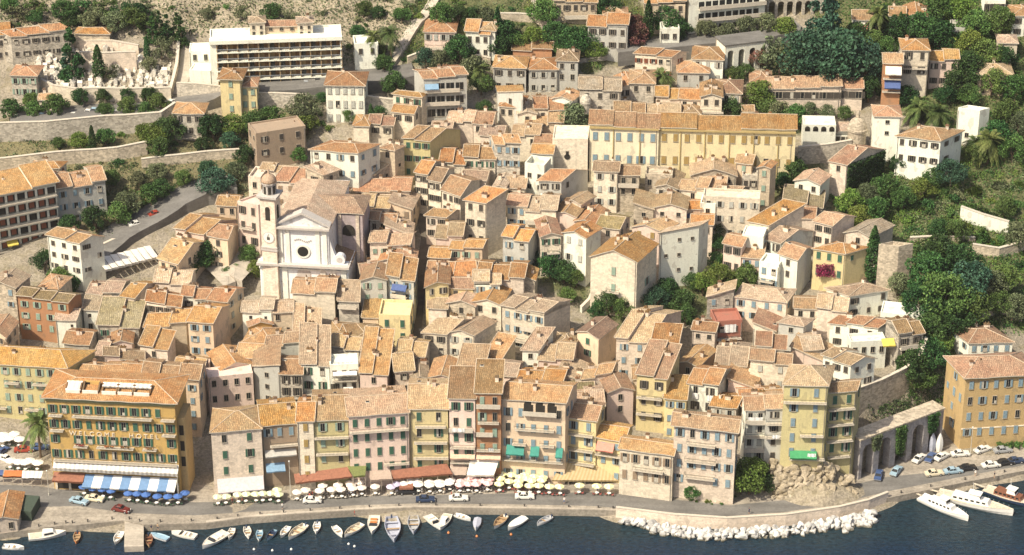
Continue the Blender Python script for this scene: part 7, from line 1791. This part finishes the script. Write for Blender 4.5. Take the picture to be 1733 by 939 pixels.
for x, y, l in ((430,930,'lower left'),(493,930,'lower middle'),(590,921,'under the plank seat boat'),(600,925,'right of two close together'),(461,932,'near the bottom edge')):
    mb = MB(); mb.lathe([(.05,-.2),(.26,0),(.26,.2),(.08,.36),(.05,.45)], (0,0,0), 10); p = at(x,y,0); tag(build(mb,'mooring_buoy',[GW],None,p), 'white mooring buoy floating ' + l, 'buoy')

# pier
pe = [at(211,880,1.5),at(243,880,1.5),at(243,923,1.5),at(210,924,1.5)]
mb = MB(); mb.hexa([(p.x,p.y,-3) for p in pe[::-1]],[(p.x,p.y,1.35) for p in pe[::-1]]); build(mb,'pier_tmp',[M_walk]); o = bpy.data.objects['pier_tmp']; o.name = 'stone_pier'; tag(o,'narrow stone pier jutting out from the quay','pier')

# cars
CARC = dict(white=(.72,.70,.64), blue=(.06,.10,.22), lightblue=(.30,.42,.50), red=(.32,.05,.03), darkred=(.14,.025,.02), black=(.02,.02,.022), cream=(.66,.58,.42), grey=(.30,.31,.32), darkblue=(.03,.05,.10))
M_tyre = flat_mat('tyre_rubber', (.025,.025,.025), .9); M_chrome = flat_mat('hubcap_chrome', (.55,.55,.55), .3, .05, 2, .8); M_lamp = flat_mat('headlamp_glass', (.7,.7,.65), .2)
def car_proto(col, shape):
    cm = flat_mat('car_paint_' + col, CARC[col], .28, .05)
    root = bpy.data.objects.new('parked_car', None)
    Lc, Wc = (4.2, 1.62) if shape == 'saloon' else (4.0, 1.56)
    if shape == 'beetle': pf = [(-2.0,.45),(-1.9,.72),(-1.45,1.0),(-.7,1.08),(.75,.95),(1.5,.88),(1.9,.68),(2.0,.42)]
    else: pf = [(-2.1,.42),(-2.08,.85),(-1.35,.94),(-.8,.96),(.65,.95),(1.5,.88),(2.02,.76),(2.1,.42)]
    mb = MB(); g = []
    for x, z in pf: g.append([(x,-Wc/2*.97,.28),(x,-Wc/2,.5),(x,-Wc/2*.97,min(z,.8)),(x,-Wc/2*.86,z),(x,Wc/2*.86,z),(x,Wc/2*.97,min(z,.8)),(x,Wc/2,.5),(x,Wc/2*.97,.28)])
    mb.rings(g); b_ = build(mb,'body',[cm],root)
    top = 1.42; x0, x1, x2, x3 = (-1.35,-.75,.2,.75) if shape == 'saloon' else (-1.5,-.75,.15,.7)
    mb = MB(); mb.hexa([(x0,-.70,.92),(x3,-.70,.92),(x3,.70,.92),(x0,.70,.92)],[(x1,-.58,top-.05),(x2,-.58,top-.05),(x2,.58,top-.05),(x1,.58,top-.05)]); build(mb,'window_glass',[M_pane],root)
    mb = MB(); mb.hexa([(x1-.06,-.62,top-.06),(x2+.06,-.62,top-.06),(x2+.06,.62,top-.06),(x1-.06,.62,top-.06)],[(x1+.1,-.5,top+.03),(x2-.1,-.5,top+.03),(x2-.1,.5,top+.03),(x1+.1,.5,top+.03)])
    for s in (-1,1):
        for a,c in ((x0,x1),(x3,x2),((x0+x3)/2,(x1+x2)/2)): mb.tube((a,s*.705,.92),(c,s*.60,top-.03),.05,.05,5)
    build(mb,'roof',[cm],root)
    for sx in (-1.28,1.28):
        for sy in (-1,1):
            mb = MB(); mb.tube((0,-.1,0),(0,.1,0),.32,.32,14,0); mb.tube((0,sy*.10,0),(0,sy*.125,0),.19,.17,10,1); build(mb,'wheel',[M_tyre,M_chrome],root,(sx,sy*Wc/2*.94,.32))
    for sy in (-.55,.55):
        mb = MB(); mb.tube((1.95,sy,.64),(2.1,sy,.64),.13,.13,8); build(mb,'headlight',[M_lamp],root)
    mb = MB(); 
    for sx in (-2.13,2.13): mb.box((sx,0,.42),(.1,Wc,.14))
    build(mb,'bumper',[M_chrome],root)
    return root
CARP = {}
def car(px, py, hdg, col, label, shape='saloon', grp=None, z=None):
    p = at(px, py, QZ+.45) if z is None else G(px, py, .55)
    zz = QZ+.004 if z is None else T(p.x,p.y)+z
    key = (col, shape)
    if key not in CARP:
        CARP[key] = r = car_proto(col, shape); COL.objects.link(r); r.location = (p.x,p.y,zz); r.rotation_euler = (0,0,R(hdg)); return tag(r, label, 'car', grp)
    c = copy_thing(CARP[key], (p.x,p.y,zz), R(hdg), label, grp); c['category'] = 'car'
    return c
car(134,848,-22,'lightblue','pale blue saloon car leaving the parking spot before the hotel'); car(160,844,-14,'cream','cream saloon car parked beside the blue parasols'); car(205,862,-20,'darkred','dark red beetle shaped car driving on the quay road','beetle')
car(3,764,60,'blue','blue car cut by the left edge on the square',z=.1); car(40,761,5,'red','red car on the square left of the palm',z=.1); car(67,757,5,'blue','blue car under the tall date palm',z=.1); car(8,776,150,'white','white car at the left edge of the square',z=.1)
car(528,847,3,'white','white beetle shaped car driving past the rust red canopy','beetle'); car(720,845,2,'darkblue','dark blue saloon car before the white parasols'); car(776,843,2,'white','white convertible car with people around it'); car(888,840,0,'white','white saloon car before the yellow parasols')
car(1556,776,50,'white','white car parked slantwise nearest the arcade'); car(1575,774,62,'blue','blue car between two white slantwise cars'); car(1594,773,42,'white','white car slantwise right of the blue one'); car(1625,768,8,'white','long white saloon before the pale stone house'); car(1663,761,30,'white','white car near the ochre apartment house door'); car(1697,762,10,'grey','grey car beside the hedge of the ochre apartment house')
car(1581,801,12,'cream','cream saloon parked along the right quay road'); car(1613,797,12,'lightblue','light blue saloon along the right quay road'); car(1637,792,12,'black','black saloon along the right quay road'); car(1677,787,12,'white','white saloon along the right quay road'); car(1700,783,12,'black','second black car along the right quay road'); car(1718,780,12,'darkblue','dark blue car at the right edge of the quay road')
car(1487,804,75,'blue','dark blue car standing in the shade of the arcade'); car(1517,797,60,'lightblue','pale blue car at the corner of the arcade')
car(265,363,28,'red','red car driving down the curving avenue',z=.25); car(232,380,28,'white','white car driving down the curving avenue',z=.25); car(340,327,20,'cream','cream car at the top of the curving avenue',z=.25)
CPK = ((30,200,'white'),(44,200,'cream'),(72,197,'lightblue'),(108,198,'grey'),(125,196,'white'),(150,191,'white'),(160,188,'lightblue'),(197,192,'white'),(205,194,'cream'),(228,190,'lightblue'),(240,189,'white'),(276,184,'white'),(289,175,'white'))
CPL = ('at the left end','second from the left end','under the spreading trees','near the tiny gatehouse','right of the gatehouse','under the leftmost clipped tree','beside the pale olive tree','before the second clipped tree','behind the olive tree','before the third clipped tree','below the cemetery wall middle','below the last clipped tree','at the right end by the stairway')
for (x,y,c), l in zip(CPK, CPL): car(x, y, random.choice((85,95,80)), c, '%s car in the tree lined car park %s' % ({'lightblue':'light blue'}.get(c,c), l), z=.25)
for x,y,c,l in ((362,158,'blue','blue car at the left of the long hotel forecourt'),(440,152,'white','white car on the long hotel forecourt'),(452,158,'cream','cream car beside the white one before the long hotel'),(520,143,'grey','grey car before the long hotel entrance'),(540,139,'black','black car at the right of the long hotel forecourt'),(620,141,'darkblue','dark blue car on the upper road right of the ornate villa'),(642,133,'white','white car on the upper road near the flats'),(1325,50,'white','white car on the upper road under the top viaduct'),(1200,76,'darkblue','dark car on the upper road above the two arches')): car(x, y, 6, c, l, z=.25)
# small lorry with red load
t = car(690,832,2,'black','small black van with a rust red roof parked before the canopy'); mb = MB(); mb.box((-.3,0,1.75),(3.0,1.7,.5)); build(mb,'roof_load',[M_red_aw],t)

# parasols with tables and chairs
def par_proto(mats, r, name='parasol'):
    root = bpy.data.objects.new(name, None); mb = MB(); n = 8; uv = []
    rim = [(r*math.cos(2*math.pi*i/n), r*math.sin(2*math.pi*i/n), 2.05) for i in range(n)]; top = (0,0,2.6)
    for i in range(n):
        a, b2 = rim[i], rim[(i+1)%n]; m_ = i % len(mats); mb.face([a,b2,top], m_); mb.face([a,(a[0],a[1],a[2]-.16),(b2[0],b2[1],b2[2]-.16),b2], m_); mb.face([top,(b2[0],b2[1],b2[2]-.03),(a[0],a[1],a[2]-.03)], m_)
    build(mb,'canopy',mats,root); mb = MB(); mb.tube((0,0,0),(0,0,2.75),.03,.03,6); mb.tube((0,0,0),(0,0,.1),.25,.25,10); build(mb,'pole',[flat_mat('pole_wood',(.35,.28,.20),.7)],root)
    return root
PARC = dict(white=[flat_mat('parasol_white',(.80,.76,.70),.85,.05)], yellow=[flat_mat('parasol_pale_yellow',(.74,.70,.34),.85,.05), flat_mat('parasol_cream',(.80,.77,.58),.85,.05)], blue=[flat_mat('parasol_blue',(.06,.14,.38),.8,.08)],
            pink=[flat_mat('parasol_pink',(.70,.40,.40),.85,.05), flat_mat('parasol_pale_pink',(.78,.62,.58),.85,.05)], green=[flat_mat('parasol_pale_green',(.58,.62,.36),.85,.05), flat_mat('parasol_cream',(.80,.77,.58),.85,.05)], lilac=[flat_mat('parasol_lilac',(.55,.50,.64),.85,.05)], peach=[flat_mat('parasol_peach',(.80,.66,.56),.85,.05), flat_mat('parasol_white',(.80,.76,.70),.85)])
PP = {}
def table_mesh():
    if 'tab' not in MESH:
        mb = MB(); mb.tube((0,0,.70),(0,0,.74),.42,.42,14,0); mb.tube((0,0,0),(0,0,.7),.04,.04,6,1); mb.tube((0,0,0),(0,0,.04),.25,.25,8,1); MESH['tab'] = mb.mesh('cafe_table',[M_linen, M_rail])
    return MESH['tab']
def chair_parts(m):
    root = bpy.data.objects.new('cafe_chair', None)
    mb = MB(); mb.box((0,0,.45),(.44,.44,.05)); build(mb,'seat',[m],root)
    mb = MB(); mb.box((0,.21,.72),(.42,.04,.36)); build(mb,'backrest',[m],root)
    for sx in (-.19,.19):
        for sy in (-.19,.19): mb = MB(); mb.tube((sx,sy,0),(sx,sy,.45 if sy < 0 else .85),.02,.02,5); build(mb,'leg',[M_rail],root)
    return root
CHP = {}
def chair(p, rz, m, lab, grp):
    if m.name not in CHP:
        CHP[m.name] = r = chair_parts(m); COL.objects.link(r); r.location = p; r.rotation_euler = (0,0,rz); tag(r, lab, 'chair', grp); return
    copy_thing(CHP[m.name], p, rz, lab, grp)
M_chg = flat_mat('chair_dark_green',(.05,.10,.06),.6); M_chr = flat_mat('chair_red',(.38,.09,.08),.6); M_chw = flat_mat('chair_white',(.66,.62,.55),.6)
def parasol(px, py, c, lab, grp, cm, r=1.15, seats=2, z=None):
    p = at(px, py, QZ+2.2) if z is None else at(px, py, z+2.2); zz = QZ if z is None else z
    if c not in PP:
        PP[c] = q = par_proto(PARC[c], 1.0); COL.objects.link(q); q.location = (p.x,p.y,zz); tag(q, lab, 'parasol', grp); q.scale = (r,r,1)
    else: copy_thing(PP[c], (p.x,p.y,zz), random.random()*.6, lab, grp, (r,r,random.uniform(.96,1.05)))
    if seats:
        q = Vector((p.x+random.uniform(-.2,.2), p.y-.55, zz)); tag(link('cafe_table', table_mesh(), None, q), grp.replace('parasols','table set under the parasols'), 'table', 'tables under the ' + grp)
        for k in range(seats):
            a = random.uniform(-.4,.4) + k*math.pi + math.pi/2*0; d = Vector((math.cos(a), math.sin(a)-.15, 0))*.75
            chair(q + d, a - math.pi/2, cm, grp.replace('parasols', 'chair set under the parasols'), 'chairs under the ' + grp)
PL = [('blue',(141,822),(157,825),(173,827),(188,829),(217,833),(232,834),(247,836),(266,838),(284,839),(301,838),(313,832)),
      ('green',(368,839),(383,838),(402,836),(417,835),(432,834),(445,834),(458,833),(469,828),(472,835)),
      ('peach',(503,831),(517,827),(541,829),(546,820),(561,827),(572,819),(577,827),(592,815),(597,825),(609,814),(594,820),(612,823),(635,822)),
      ('lilac',(662,822),(671,818)),
      ('white',(683,816),(694,813),(706,813),(708,818),(726,813),(727,819),(743,813),(745,818),(760,815),(762,811)),
      ('pink',(780,813),(793,809),(805,810),(817,812),(829,809),(778,818),(793,817),(806,818),(826,816)),
      ('yellow',(847,808),(850,800),(866,802),(869,796),(845,817),(862,813),(880,806),(888,801),(889,795),(878,813),(896,820),(877,819),(900,812),(904,805),(905,797),(921,799),(919,806),(917,811),(912,820),(930,821),(947,822),(891,808),(981,820),(1010,821),(1031,822)),
      ('cream_sq',)]
LAB = dict(blue='bright blue parasol in the row before the ochre hotel', green='pale green parasol in the row before the pale grey house', peach='peach and white parasol under the long rust red canopy', lilac='lilac parasol left of the white ones', white='plain white parasol before the red brown canopy', pink='pink parasol below the big white awning', yellow='pale yellow parasol before the peach loggia house')
CH = dict(blue=M_chg, green=M_chg, peach=M_chw, lilac=M_chw, white=M_chw, pink=M_chw, yellow=M_chr)
for row in PL[:-1]:
    c = row[0]
    for x, y in row[1:]: parasol(x, y, c, LAB[c], c + ' parasols on the quay', CH[c], {'blue':1.08,'white':1.2,'green':1.05}.get(c,1.12))
for i, (x,y) in enumerate(((18,778),(32,780),(43,781),(50,778),(64,781),(5,734),(5,742),(24,733),(15,740),(33,741))):
    parasol(x, y, 'white', 'white parasol on the square left of the ochre hotel', 'white parasols on the square', M_chg, 1.3, 2, T(at(x,y,4).x, at(x,y,4).y)+.05)

# restaurant canopies on posts
def canopy(label, pts, z_hi, z_lo, mat, name='restaurant_canopy', posts=5):
    """pts: back-left, back-right, front-right, front-left in pixels"""
    zz_ = [QZ + (np.interp(p[0], (490,690,692,848,958,1046), (826,824,816,816,810,812)) - p[1])/6.6 + .1 if p[0] > 400 else z_hi for p in pts[:2]]
    zl_ = [zz_[1] - (z_hi - z_lo), zz_[0] - (z_hi - z_lo)] if pts[0][0] > 400 else [z_lo, z_lo]
    a, b2 = at(*pts[0], zz_[0]), at(*pts[1], zz_[1]); c, d = at(*pts[2], zl_[0]), at(*pts[3], zl_[1]); O = Vector((*((a+c)/2).xy, QZ))
    t = thing(name, label, 'canopy', O)
    awning_at(t, O, a, b2, d, c, mat, 'roof_sheet', .35)
    for i in range(posts):
        for p, q, z in ((d, c, z_lo),):
            s = p.lerp(q, i/(posts-1)); mb = MB(); mb.tube((s.x-O.x, s.y-O.y+.15, 0),(s.x-O.x, s.y-O.y+.15, s.z-QZ-.08),.06,.06,6); build(mb,'post',[flat_mat('post_paint',(.45,.38,.30),.7)],t)
    return t
canopy('long rust red canopy of the restaurant under the olive yellow house',[(497,802),(588,790),(596,806),(500,817)],5.2,4.2,M_red_aw)
canopy('green planted pergola roof between the red canopy and the rose grey house',[(588,789),(620,788),(618,804),(598,806)],5.2,4.6,flat_mat('vine_thatch',(.16,.18,.06),.9,.4,6),'pergola',3)
canopy('small brown canopy left of the red brown canopy',[(622,797),(660,795),(664,810),(627,812)],4.8,4.2,flat_mat('brown_canvas',(.40,.31,.25),.85),posts=3)
canopy('red brown canopy with a drainpipe across it before the yellow ochre house',[(662,796),(756,784),(766,801),(664,810)],5.0,4.1,M_red_aw)
canopy('big plain white awning on the quay between pink and yellow parasols',[(797,772),(846,774),(836,804),(790,804)],6.6,3.6,M_white_aw,posts=3)
canopy('wide straw coloured canopy below the narrow yellow houses',[(951,782),(1046,790),(1046,813),(934,812)],6.2,3.6,M_tan_aw)
canopy('grey brown canopy of the low terrace before the pink slim house',[(762,786),(792,786),(788,804),(766,804)],5.2,3.8,flat_mat('brown_canvas',(.40,.31,.25),.85),posts=2)
canopy('orange red awning of a small stall on the square',[(8,796),(38,796),(36,806),(5,806)],5.0,4.0,flat_mat('orange_canvas',(.55,.16,.05),.85),'stall_awning',3)
canopy('white striped awning of a small stall on the square',[(38,796),(73,797),(69,809),(37,809)],5.0,4.0,M_wstr,'stall_awning',3)
canopy('blue awning of a small stall cut by the left picture edge',[(-14,795),(6,795),(4,804),(-16,804)],5.0,4.0,M_blue_aw,'stall_awning',2)
# market awning by the avenue
mb = MB(); g = G(222,445)
a, b2 = G(178,462,3.5), G(268,425,3.5); z = (a.z+b2.z)/2
t = thing('market_awning','long white scalloped market awning under the avenue wall','awning',(g.x,g.y,z-3.5)); O = Vector((g.x,g.y,z-3.5))
for i in range(8):
    s0, s1 = i/8, (i+1)/8; p0, p1 = a.lerp(b2,s0), a.lerp(b2,s1); d = (b2-a).xy.normalized(); nn = Vector((-d.y,d.x,0))
    for p in (p0,p1): p.z = z
    up_ = Vector((0,0,.8)); awning_at(t,O,p0+nn*5+up_,p1+nn*5+up_*.7,p0-up_*.2,p1-up_*.5,M_white_aw,'canvas_panel',.5)
# kiosk at lower left
kz = QZ
kk = H(-20,885,30,878,3.2,('r',40,834),'G','K','o','n','small quay hut with orange brown roof at the lower left edge','quay_hut','hut',by=905,win=2,rows=1,first=1.3,sp=3,chim=0,over=.3)
mb = MB(); p = at(48,868,QZ); mb.hexa([(-1.8,-3,0),(1.8,-3,0),(1.8,3,0),(-1.8,3,0)],[(-1.8,-3,2.4),(1.8,-3,2.4),(1.8,3,2.6),(-1.8,3,2.6)]); tag(build(mb,'canvas_shelter',[flat_mat('dark_green_canvas',(.05,.07,.05),.85)],None,p,R(-8)),'dark green canvas shelter against the quay hut','shelter')

# breakwater boulders
random.seed(31)
def rock_mesh(seed, mat):
    random.seed(seed); bm = bmesh.new(); bmesh.ops.create_icosphere(bm, subdivisions=2, radius=1)
    cuts = [(Vector((random.gauss(0,1),random.gauss(0,1),random.gauss(0,1))).normalized(), random.uniform(.5,.8)) for _ in range(9)]
    for v in bm.verts:
        for n_c, d_c in cuts:
            k = v.co.dot(n_c)
            if k > d_c: v.co -= n_c*(k-d_c)
        v.co *= random.uniform(.88,1.08)
    me = bpy.data.meshes.new('boulder'); bm.to_mesh(me); bm.free(); me.materials.append(mat); return me
m, nt, b = nmat('limestone_boulder'); f = noise(nt,pos(nt),1.2,4,.7); oi = node(nt,'ShaderNodeObjectInfo').outputs['Random']
col = mixc(nt, mapr(nt,f,.4,.65,0,1), (.80,.78,.74), (.52,.50,.47)); col = mul(nt,col,mapr(nt,oi,0,1,.55,1.0)); sx = node(nt,'ShaderNodeSeparateXYZ'); L(nt,pos(nt),sx.inputs[0]); ad = node(nt,'ShaderNodeMath',operation='ADD'); L(nt,sx.outputs[2],ad.inputs[0]); L(nt,mapr(nt,f,.3,.7,-.3,.3),ad.inputs[1]); col = mixc(nt, mapr(nt,ad.outputs[0],.15,.55,1,0), col, (.12,.105,.07)); L(nt,col,b.inputs['Base Color']); b.inputs['Roughness'].default_value=.85; bump(nt,b,f,.5,.1)
M_rock = m; RK = [rock_mesh(i, m) for i in range(7)]
top = [(1050,874),(1140,889),(1230,896),(1330,890),(1420,876),(1482,862)]
def along(poly, s):
    s *= len(poly)-1; i = min(int(s), len(poly)-2); t = s-i; return poly[i][0]*(1-t)+poly[i+1][0]*t, poly[i][1]*(1-t)+poly[i+1][1]*t
n = 0
for row in range(4):
    for i in range(52):
        s = (i+.5+random.uniform(-.35,.35))/52; x, y = along(top, s)
        wd = 20 if s > .12 else 12
        if s > .8: wd = 26
        if row == 3 and random.random() < .25: continue
        y2 = y + 1 + wd*(row+random.uniform(.1,.7))/4.0; z = 1.25 - row*.42 + random.uniform(-.1,.1); p = at(x, y2, z); r = random.uniform(.45,1.15)
        o = link('boulder', RK[random.randrange(7)], None, p, random.random()*6.28, (r*random.uniform(.9,1.4), r, r*random.uniform(.7,1.0))); o.rotation_euler[0] = random.uniform(-.5,.5)
        tag(o, 'rough white limestone boulder of the breakwater below the seawall', 'boulder', 'white boulders of the breakwater')
# natural rock under the olive house and the pink house
m2, nt, b = nmat('ochre_cliff_rock'); f = noise(nt,pos(nt),.8,5,.7); col = mixc(nt, mapr(nt,f,.38,.65,0,1), (.46,.39,.29),(.20,.16,.10)); L(nt,col,b.inputs['Base Color']); b.inputs['Roughness'].default_value=.95; bump(nt,b,f,.8,.2)
RC = [rock_mesh(20+i, m2) for i in range(4)]
random.seed(77)
def crag(px, py, r, z, label, grp):
    p = at(px, py, z); o = link('rock_outcrop', RC[random.randrange(4)], None, p, random.random()*6.28, (r*1.2, r, r*random.uniform(.8,1.3))); tag(o, label, 'rock', grp)
for i in range(125): x = random.uniform(1306,1410); y = random.uniform(780,846); crag(x, y, random.uniform(.35,1.35), 1.6+(842-y)/9, 'rough ochre rock of the outcrop under the olive yellow house', 'rocks of the outcrop under the olive house')
for i in range(44): x = random.uniform(1388,1446); y = random.uniform(792,838); crag(x, y, random.uniform(.3,1.2), 1.6+(836-y)/9, 'rough grey rock at the foot of the green shuttered olive house', 'rocks below the olive houses')
for i in range(9): x = random.uniform(1158,1240); crag(x, random.uniform(838,852), random.uniform(.4,.9), 1.8, 'low rock on the mound before the tall pink house', 'rocks of the pink house mound')
for i in range(14):
    x, y = random.uniform(1158,1245), random.uniform(836,850); p = at(x,y,2.2); r = random.uniform(.4,.8); tag(link('bush', crown('bush', i%3, L_mid if i%2 else L_yel), None, (p.x,p.y,QZ), random.random()*6, (r*1.3,r,r)), 'small shrub on the mound before the tall pink house', 'bush', 'shrubs of the pink house mound')
p = at(1715,752,2.6)
for i in range(4): q = at(1694+i*14,752-i*.5,2.6); tag(link('bush', crown('bush', i%3, L_mid), None, (q.x,q.y,QZ), i, (1.7,1.3,1.9)), 'dense clipped hedge bush before the ochre apartment house', 'bush', 'hedge bushes of the ochre apartment house')

# cemetery tombs
random.seed(12)
def tomb_mesh(k):
    mb = MB(); mb.box((0,0,.35),(1.0,2.0,.7)); mb.box((0,.85,1.1),(.9,.2,1.3 if k else .9))
    if k == 0: mb.box((0,.85,1.9),(.12,.12,1.0)); mb.box((0,.85,2.05),(.55,.12,.12))
    if k == 2: mb.box((0,.2,1.1),(1.4,1.5,2.2)); mb.hexa([(-.8,-.6,2.2),(.8,-.6,2.2),(.8,1.0,2.2),(-.8,1.0,2.2)],[(0,-.6,2.9),(.01,-.6,2.9),(.01,1.0,2.9),(0,1.0,2.9)])
    return mb.mesh('tombstone',[wall_mat('tomb_marble',(.70,.65,.56),0,.5)])
TM = [tomb_mesh(k) for k in range(3)]
k = 0
while k < 240:
    px, py = random.uniform(62,290), random.uniform(80,160)
    if py < 150 - (px-62)*.22*0 and px < 100 and py < 98: continue
    if not inpoly(np.array([px]),np.array([py]),[(30,100),(110,92),(150,80),(290,110),(285,158),(100,158),(66,132)])[0]: continue
    p = G(px,py); tag(link('tombstone', TM[random.choice((0,0,1,1,1,2))], None, (p.x,p.y,T(p.x,p.y)-.15), random.choice((0,.1,-.1,1.57)), random.uniform(.5,.95)), 'pale stone tomb on the cemetery terraces', 'tombstone', 'tombs of the cemetery'); k += 1

# iron bollards on the quay edge
mb = MB(); mb.lathe([(.16,0),(.13,.1),(.12,.45),(.2,.5),(.2,.6),(.02,.66)], (0,0,0), 10); BOL = mb.mesh('bollard', [flat_mat('bollard_iron', (.06,.055,.05), .6)])
for k in range(len(EDGE)-1):
    (xa, ya), (xb, yb) = EDGE[k], EDGE[k+1]
    if xa < 20 or (1040 < xa < 1500) or xb > 1740: continue
    for t in (.25, .75):
        p = at(xa+(xb-xa)*t, ya+(yb-ya)*t, .1); tag(link('bollard', BOL, None, (p.x, p.y+.9, QZ)), 'dark iron mooring bollard on the quay edge', 'bollard', 'bollards along the quay edge')
# street lamps / poles on the quay
for x, y, h, l in ((492,842,9,'tall pale post between the dark house and the red canopy'),(774,806,9,'slim white flagpole before the slim pink house'),(1642,770,7,'slim lamp post on the right car park'),(303,851,10,'pale post at the right end of the striped awning'),(83,838,6,'dark lamp post at the left corner of the ochre hotel')):
    mb = MB(); mb.tube((0,0,0),(0,0,h),.09,.05,8,0); mb.lathe([(.16,0),(.16,.5),(.1,.55)],(0,0,0),8,0); mb.lathe([(.05,h),(.18,h+.1),(.18,h+.3),(.02,h+.4)],(0,0,0),8,1)
    p = at(x,y,QZ); tag(build(mb,'lamp_post',[flat_mat('post_pale_paint',(.50,.47,.40),.6),M_lamp],None,p),l,'lamp post')
# two upturned white boats by the arcade
for x, l in ((1577,'left of two white sails standing upright by the arcade cars'),(1589,'right of two white sails standing upright by the arcade cars')):
    mb = MB(); g = []
    for i in range(9):
        t_ = i/8; w = .75*math.sin(math.pi*(.22+.78*t_))**.8+.05; g.append([(-w,0,4.8*t_),(0,-.45*w,4.8*t_),(w,0,4.8*t_),(0,.1,4.8*t_)])
    mb.rings(g); p = at(x,764,QZ); tag(build(mb,'upright_boat',[GW if 'right' in l[:6] else GB],None,p), l.replace('sails','boat hulls'),'boat hull')

# people: one continuous skinned figure, copied
def person_mesh(pose, mats):
    V = [(0,0,.95),(0,0,1.2),(0,0,1.42),(0,-.01,1.53),(0,-.02,1.66),(0,-.01,1.76),(.10,0,.90),(.12,-.02+.18*pose,.50),(.12,.02+.05*pose,.07),(.12,-.10,.04),(-.10,0,.90),(-.12,-.02-.16*pose,.50),(-.12,.06-.3*pose,.07),(-.12,-.06-.3*pose,.04),
         (.17,0,1.40),(.24,-.02,1.14),(.25,-.10*(1+pose),.90),(.25,-.13*(1+pose),.82),(-.17,0,1.40),(-.24,.02,1.14),(-.25,-.06,.90),(-.25,-.08,.82)]
    E = [(0,1),(1,2),(2,3),(3,4),(4,5),(0,6),(6,7),(7,8),(8,9),(0,10),(10,11),(11,12),(12,13),(2,14),(14,15),(15,16),(16,17),(2,18),(18,19),(19,20),(20,21)]
    Rr = [.14,.125,.13,.055,.10,.075,.095,.065,.045,.04,.095,.065,.045,.04,.06,.045,.035,.03,.06,.045,.035,.03]
    me = bpy.data.meshes.new('person'); me.from_pydata(V,E,[]); o = bpy.data.objects.new('tmp_person', me); COL.objects.link(o)
    sk = o.modifiers.new('s','SKIN'); 
    for i, sv in enumerate(me.skin_vertices[0].data): sv.radius = (Rr[i], Rr[i]*.85); sv.use_root = (i == 0)
    o.modifiers.new('u','SUBSURF').levels = 1
    dg = bpy.context.evaluated_depsgraph_get(); m2_ = bpy.data.meshes.new_from_object(o.evaluated_get(dg)); bpy.data.objects.remove(o)
    m2_.materials.clear()
    for mm in mats: m2_.materials.append(mm)
    for p in m2_.polygons:
        c = p.center; p.material_index = 3 if c.z > 1.68 or (c.z > 1.6 and c.y > .02) else 0 if c.z > 1.47 or (abs(c.x) > .2 and c.z < 1.2) else 1 if c.z > .92 else 2 if c.z > .45 else 0
    return m2_
SK = flat_mat('skin',(.50,.30,.20),.6); HR = flat_mat('hair_dark',(.05,.03,.02),.7)
CL = dict(white=flat_mat('cloth_white',(.72,.70,.66),.85), red=flat_mat('cloth_red',(.50,.08,.06),.85), blue=flat_mat('cloth_blue',(.08,.14,.32),.85), navy=flat_mat('cloth_navy',(.03,.04,.08),.85), tan=flat_mat('cloth_tan',(.45,.33,.20),.85))
for x, y, a, top_, bot, pose, l in ((478,856,200,'white','navy',.6,'person in white shirt walking across the quay road'),(256,893,20,'navy','tan',0,'person in dark shirt standing on the quay right of the pier'),(267,891,-30,'tan','navy',0,'person in tan shirt standing on the quay near the inflatable dinghy'),
    (600,868,90,'red','navy',.4,'person in red shirt at the quay edge above the plank seat boat'),(1683,803,60,'navy','tan',.5,'person in dark shirt walking on the right quay'),(1651,800,0,'white','tan',0,'person in white shirt standing near the yacht gangway'),(752,830,180,'tan','white',.4,'person in tan shirt walking before the white parasols'),(764,836,90,'red','white',0,'person in red shirt standing beside the white convertible'),(955,846,0,'white','blue',.5,'person in white shirt and blue trousers on the quay road'),(1268,864,120,'navy','navy',.4,'person in dark clothes by the seawall')):
    p = at(x, y, QZ+.9); o = link('person', person_mesh(pose, [SK, CL[top_], CL[bot], HR]), None, (p.x,p.y,QZ+.004), R(a)); tag(o, l, 'person')
random.seed(99)
PM = [person_mesh(random.choice((0,.3,.6)), [SK, CL[a], CL[b2], HR]) for a, b2 in (('white','navy'),('tan','white'),('blue','tan'),('red','navy'),('white','blue'))]
for k in range(34):
    x = random.choice((random.uniform(370,470), random.uniform(500,640), random.uniform(660,830), random.uniform(840,1030))); y = np.interp(x, (370,500,660,850,1040), (845,838,828,824,826)) + random.uniform(-6,4)
    p = at(x, y, QZ+.9); tag(link('person', PM[random.randrange(5)], None, (p.x,p.y,QZ), random.random()*6.28, random.uniform(.92,1.05)), 'small summer dressed figure among the cafe tables on the quay', 'person', 'cafe guests on the quay')
NW = make_windows()
print('windows', NW, 'objects', len(scene.objects))
# ---------------------------------------------------------------- the summer air over the bay
mb = MB(); mb.box((0, 465, 147), (816, 1000, 314))
m = bpy.data.materials.new('summer_haze'); m.use_nodes = True; nt = m.node_tree; nt.nodes.clear()
out = nt.nodes.new('ShaderNodeOutputMaterial'); pv = nt.nodes.new('ShaderNodeVolumePrincipled'); nt.links.new(pv.outputs[0], out.inputs['Volume'])
pv.inputs['Color'].default_value = (.95, .93, .90, 1); pv.inputs['Density'].default_value = .00005; pv.inputs['Anisotropy'].default_value = .2
o = build(mb, 'haze', [m]); o['kind'] = 'stuff'
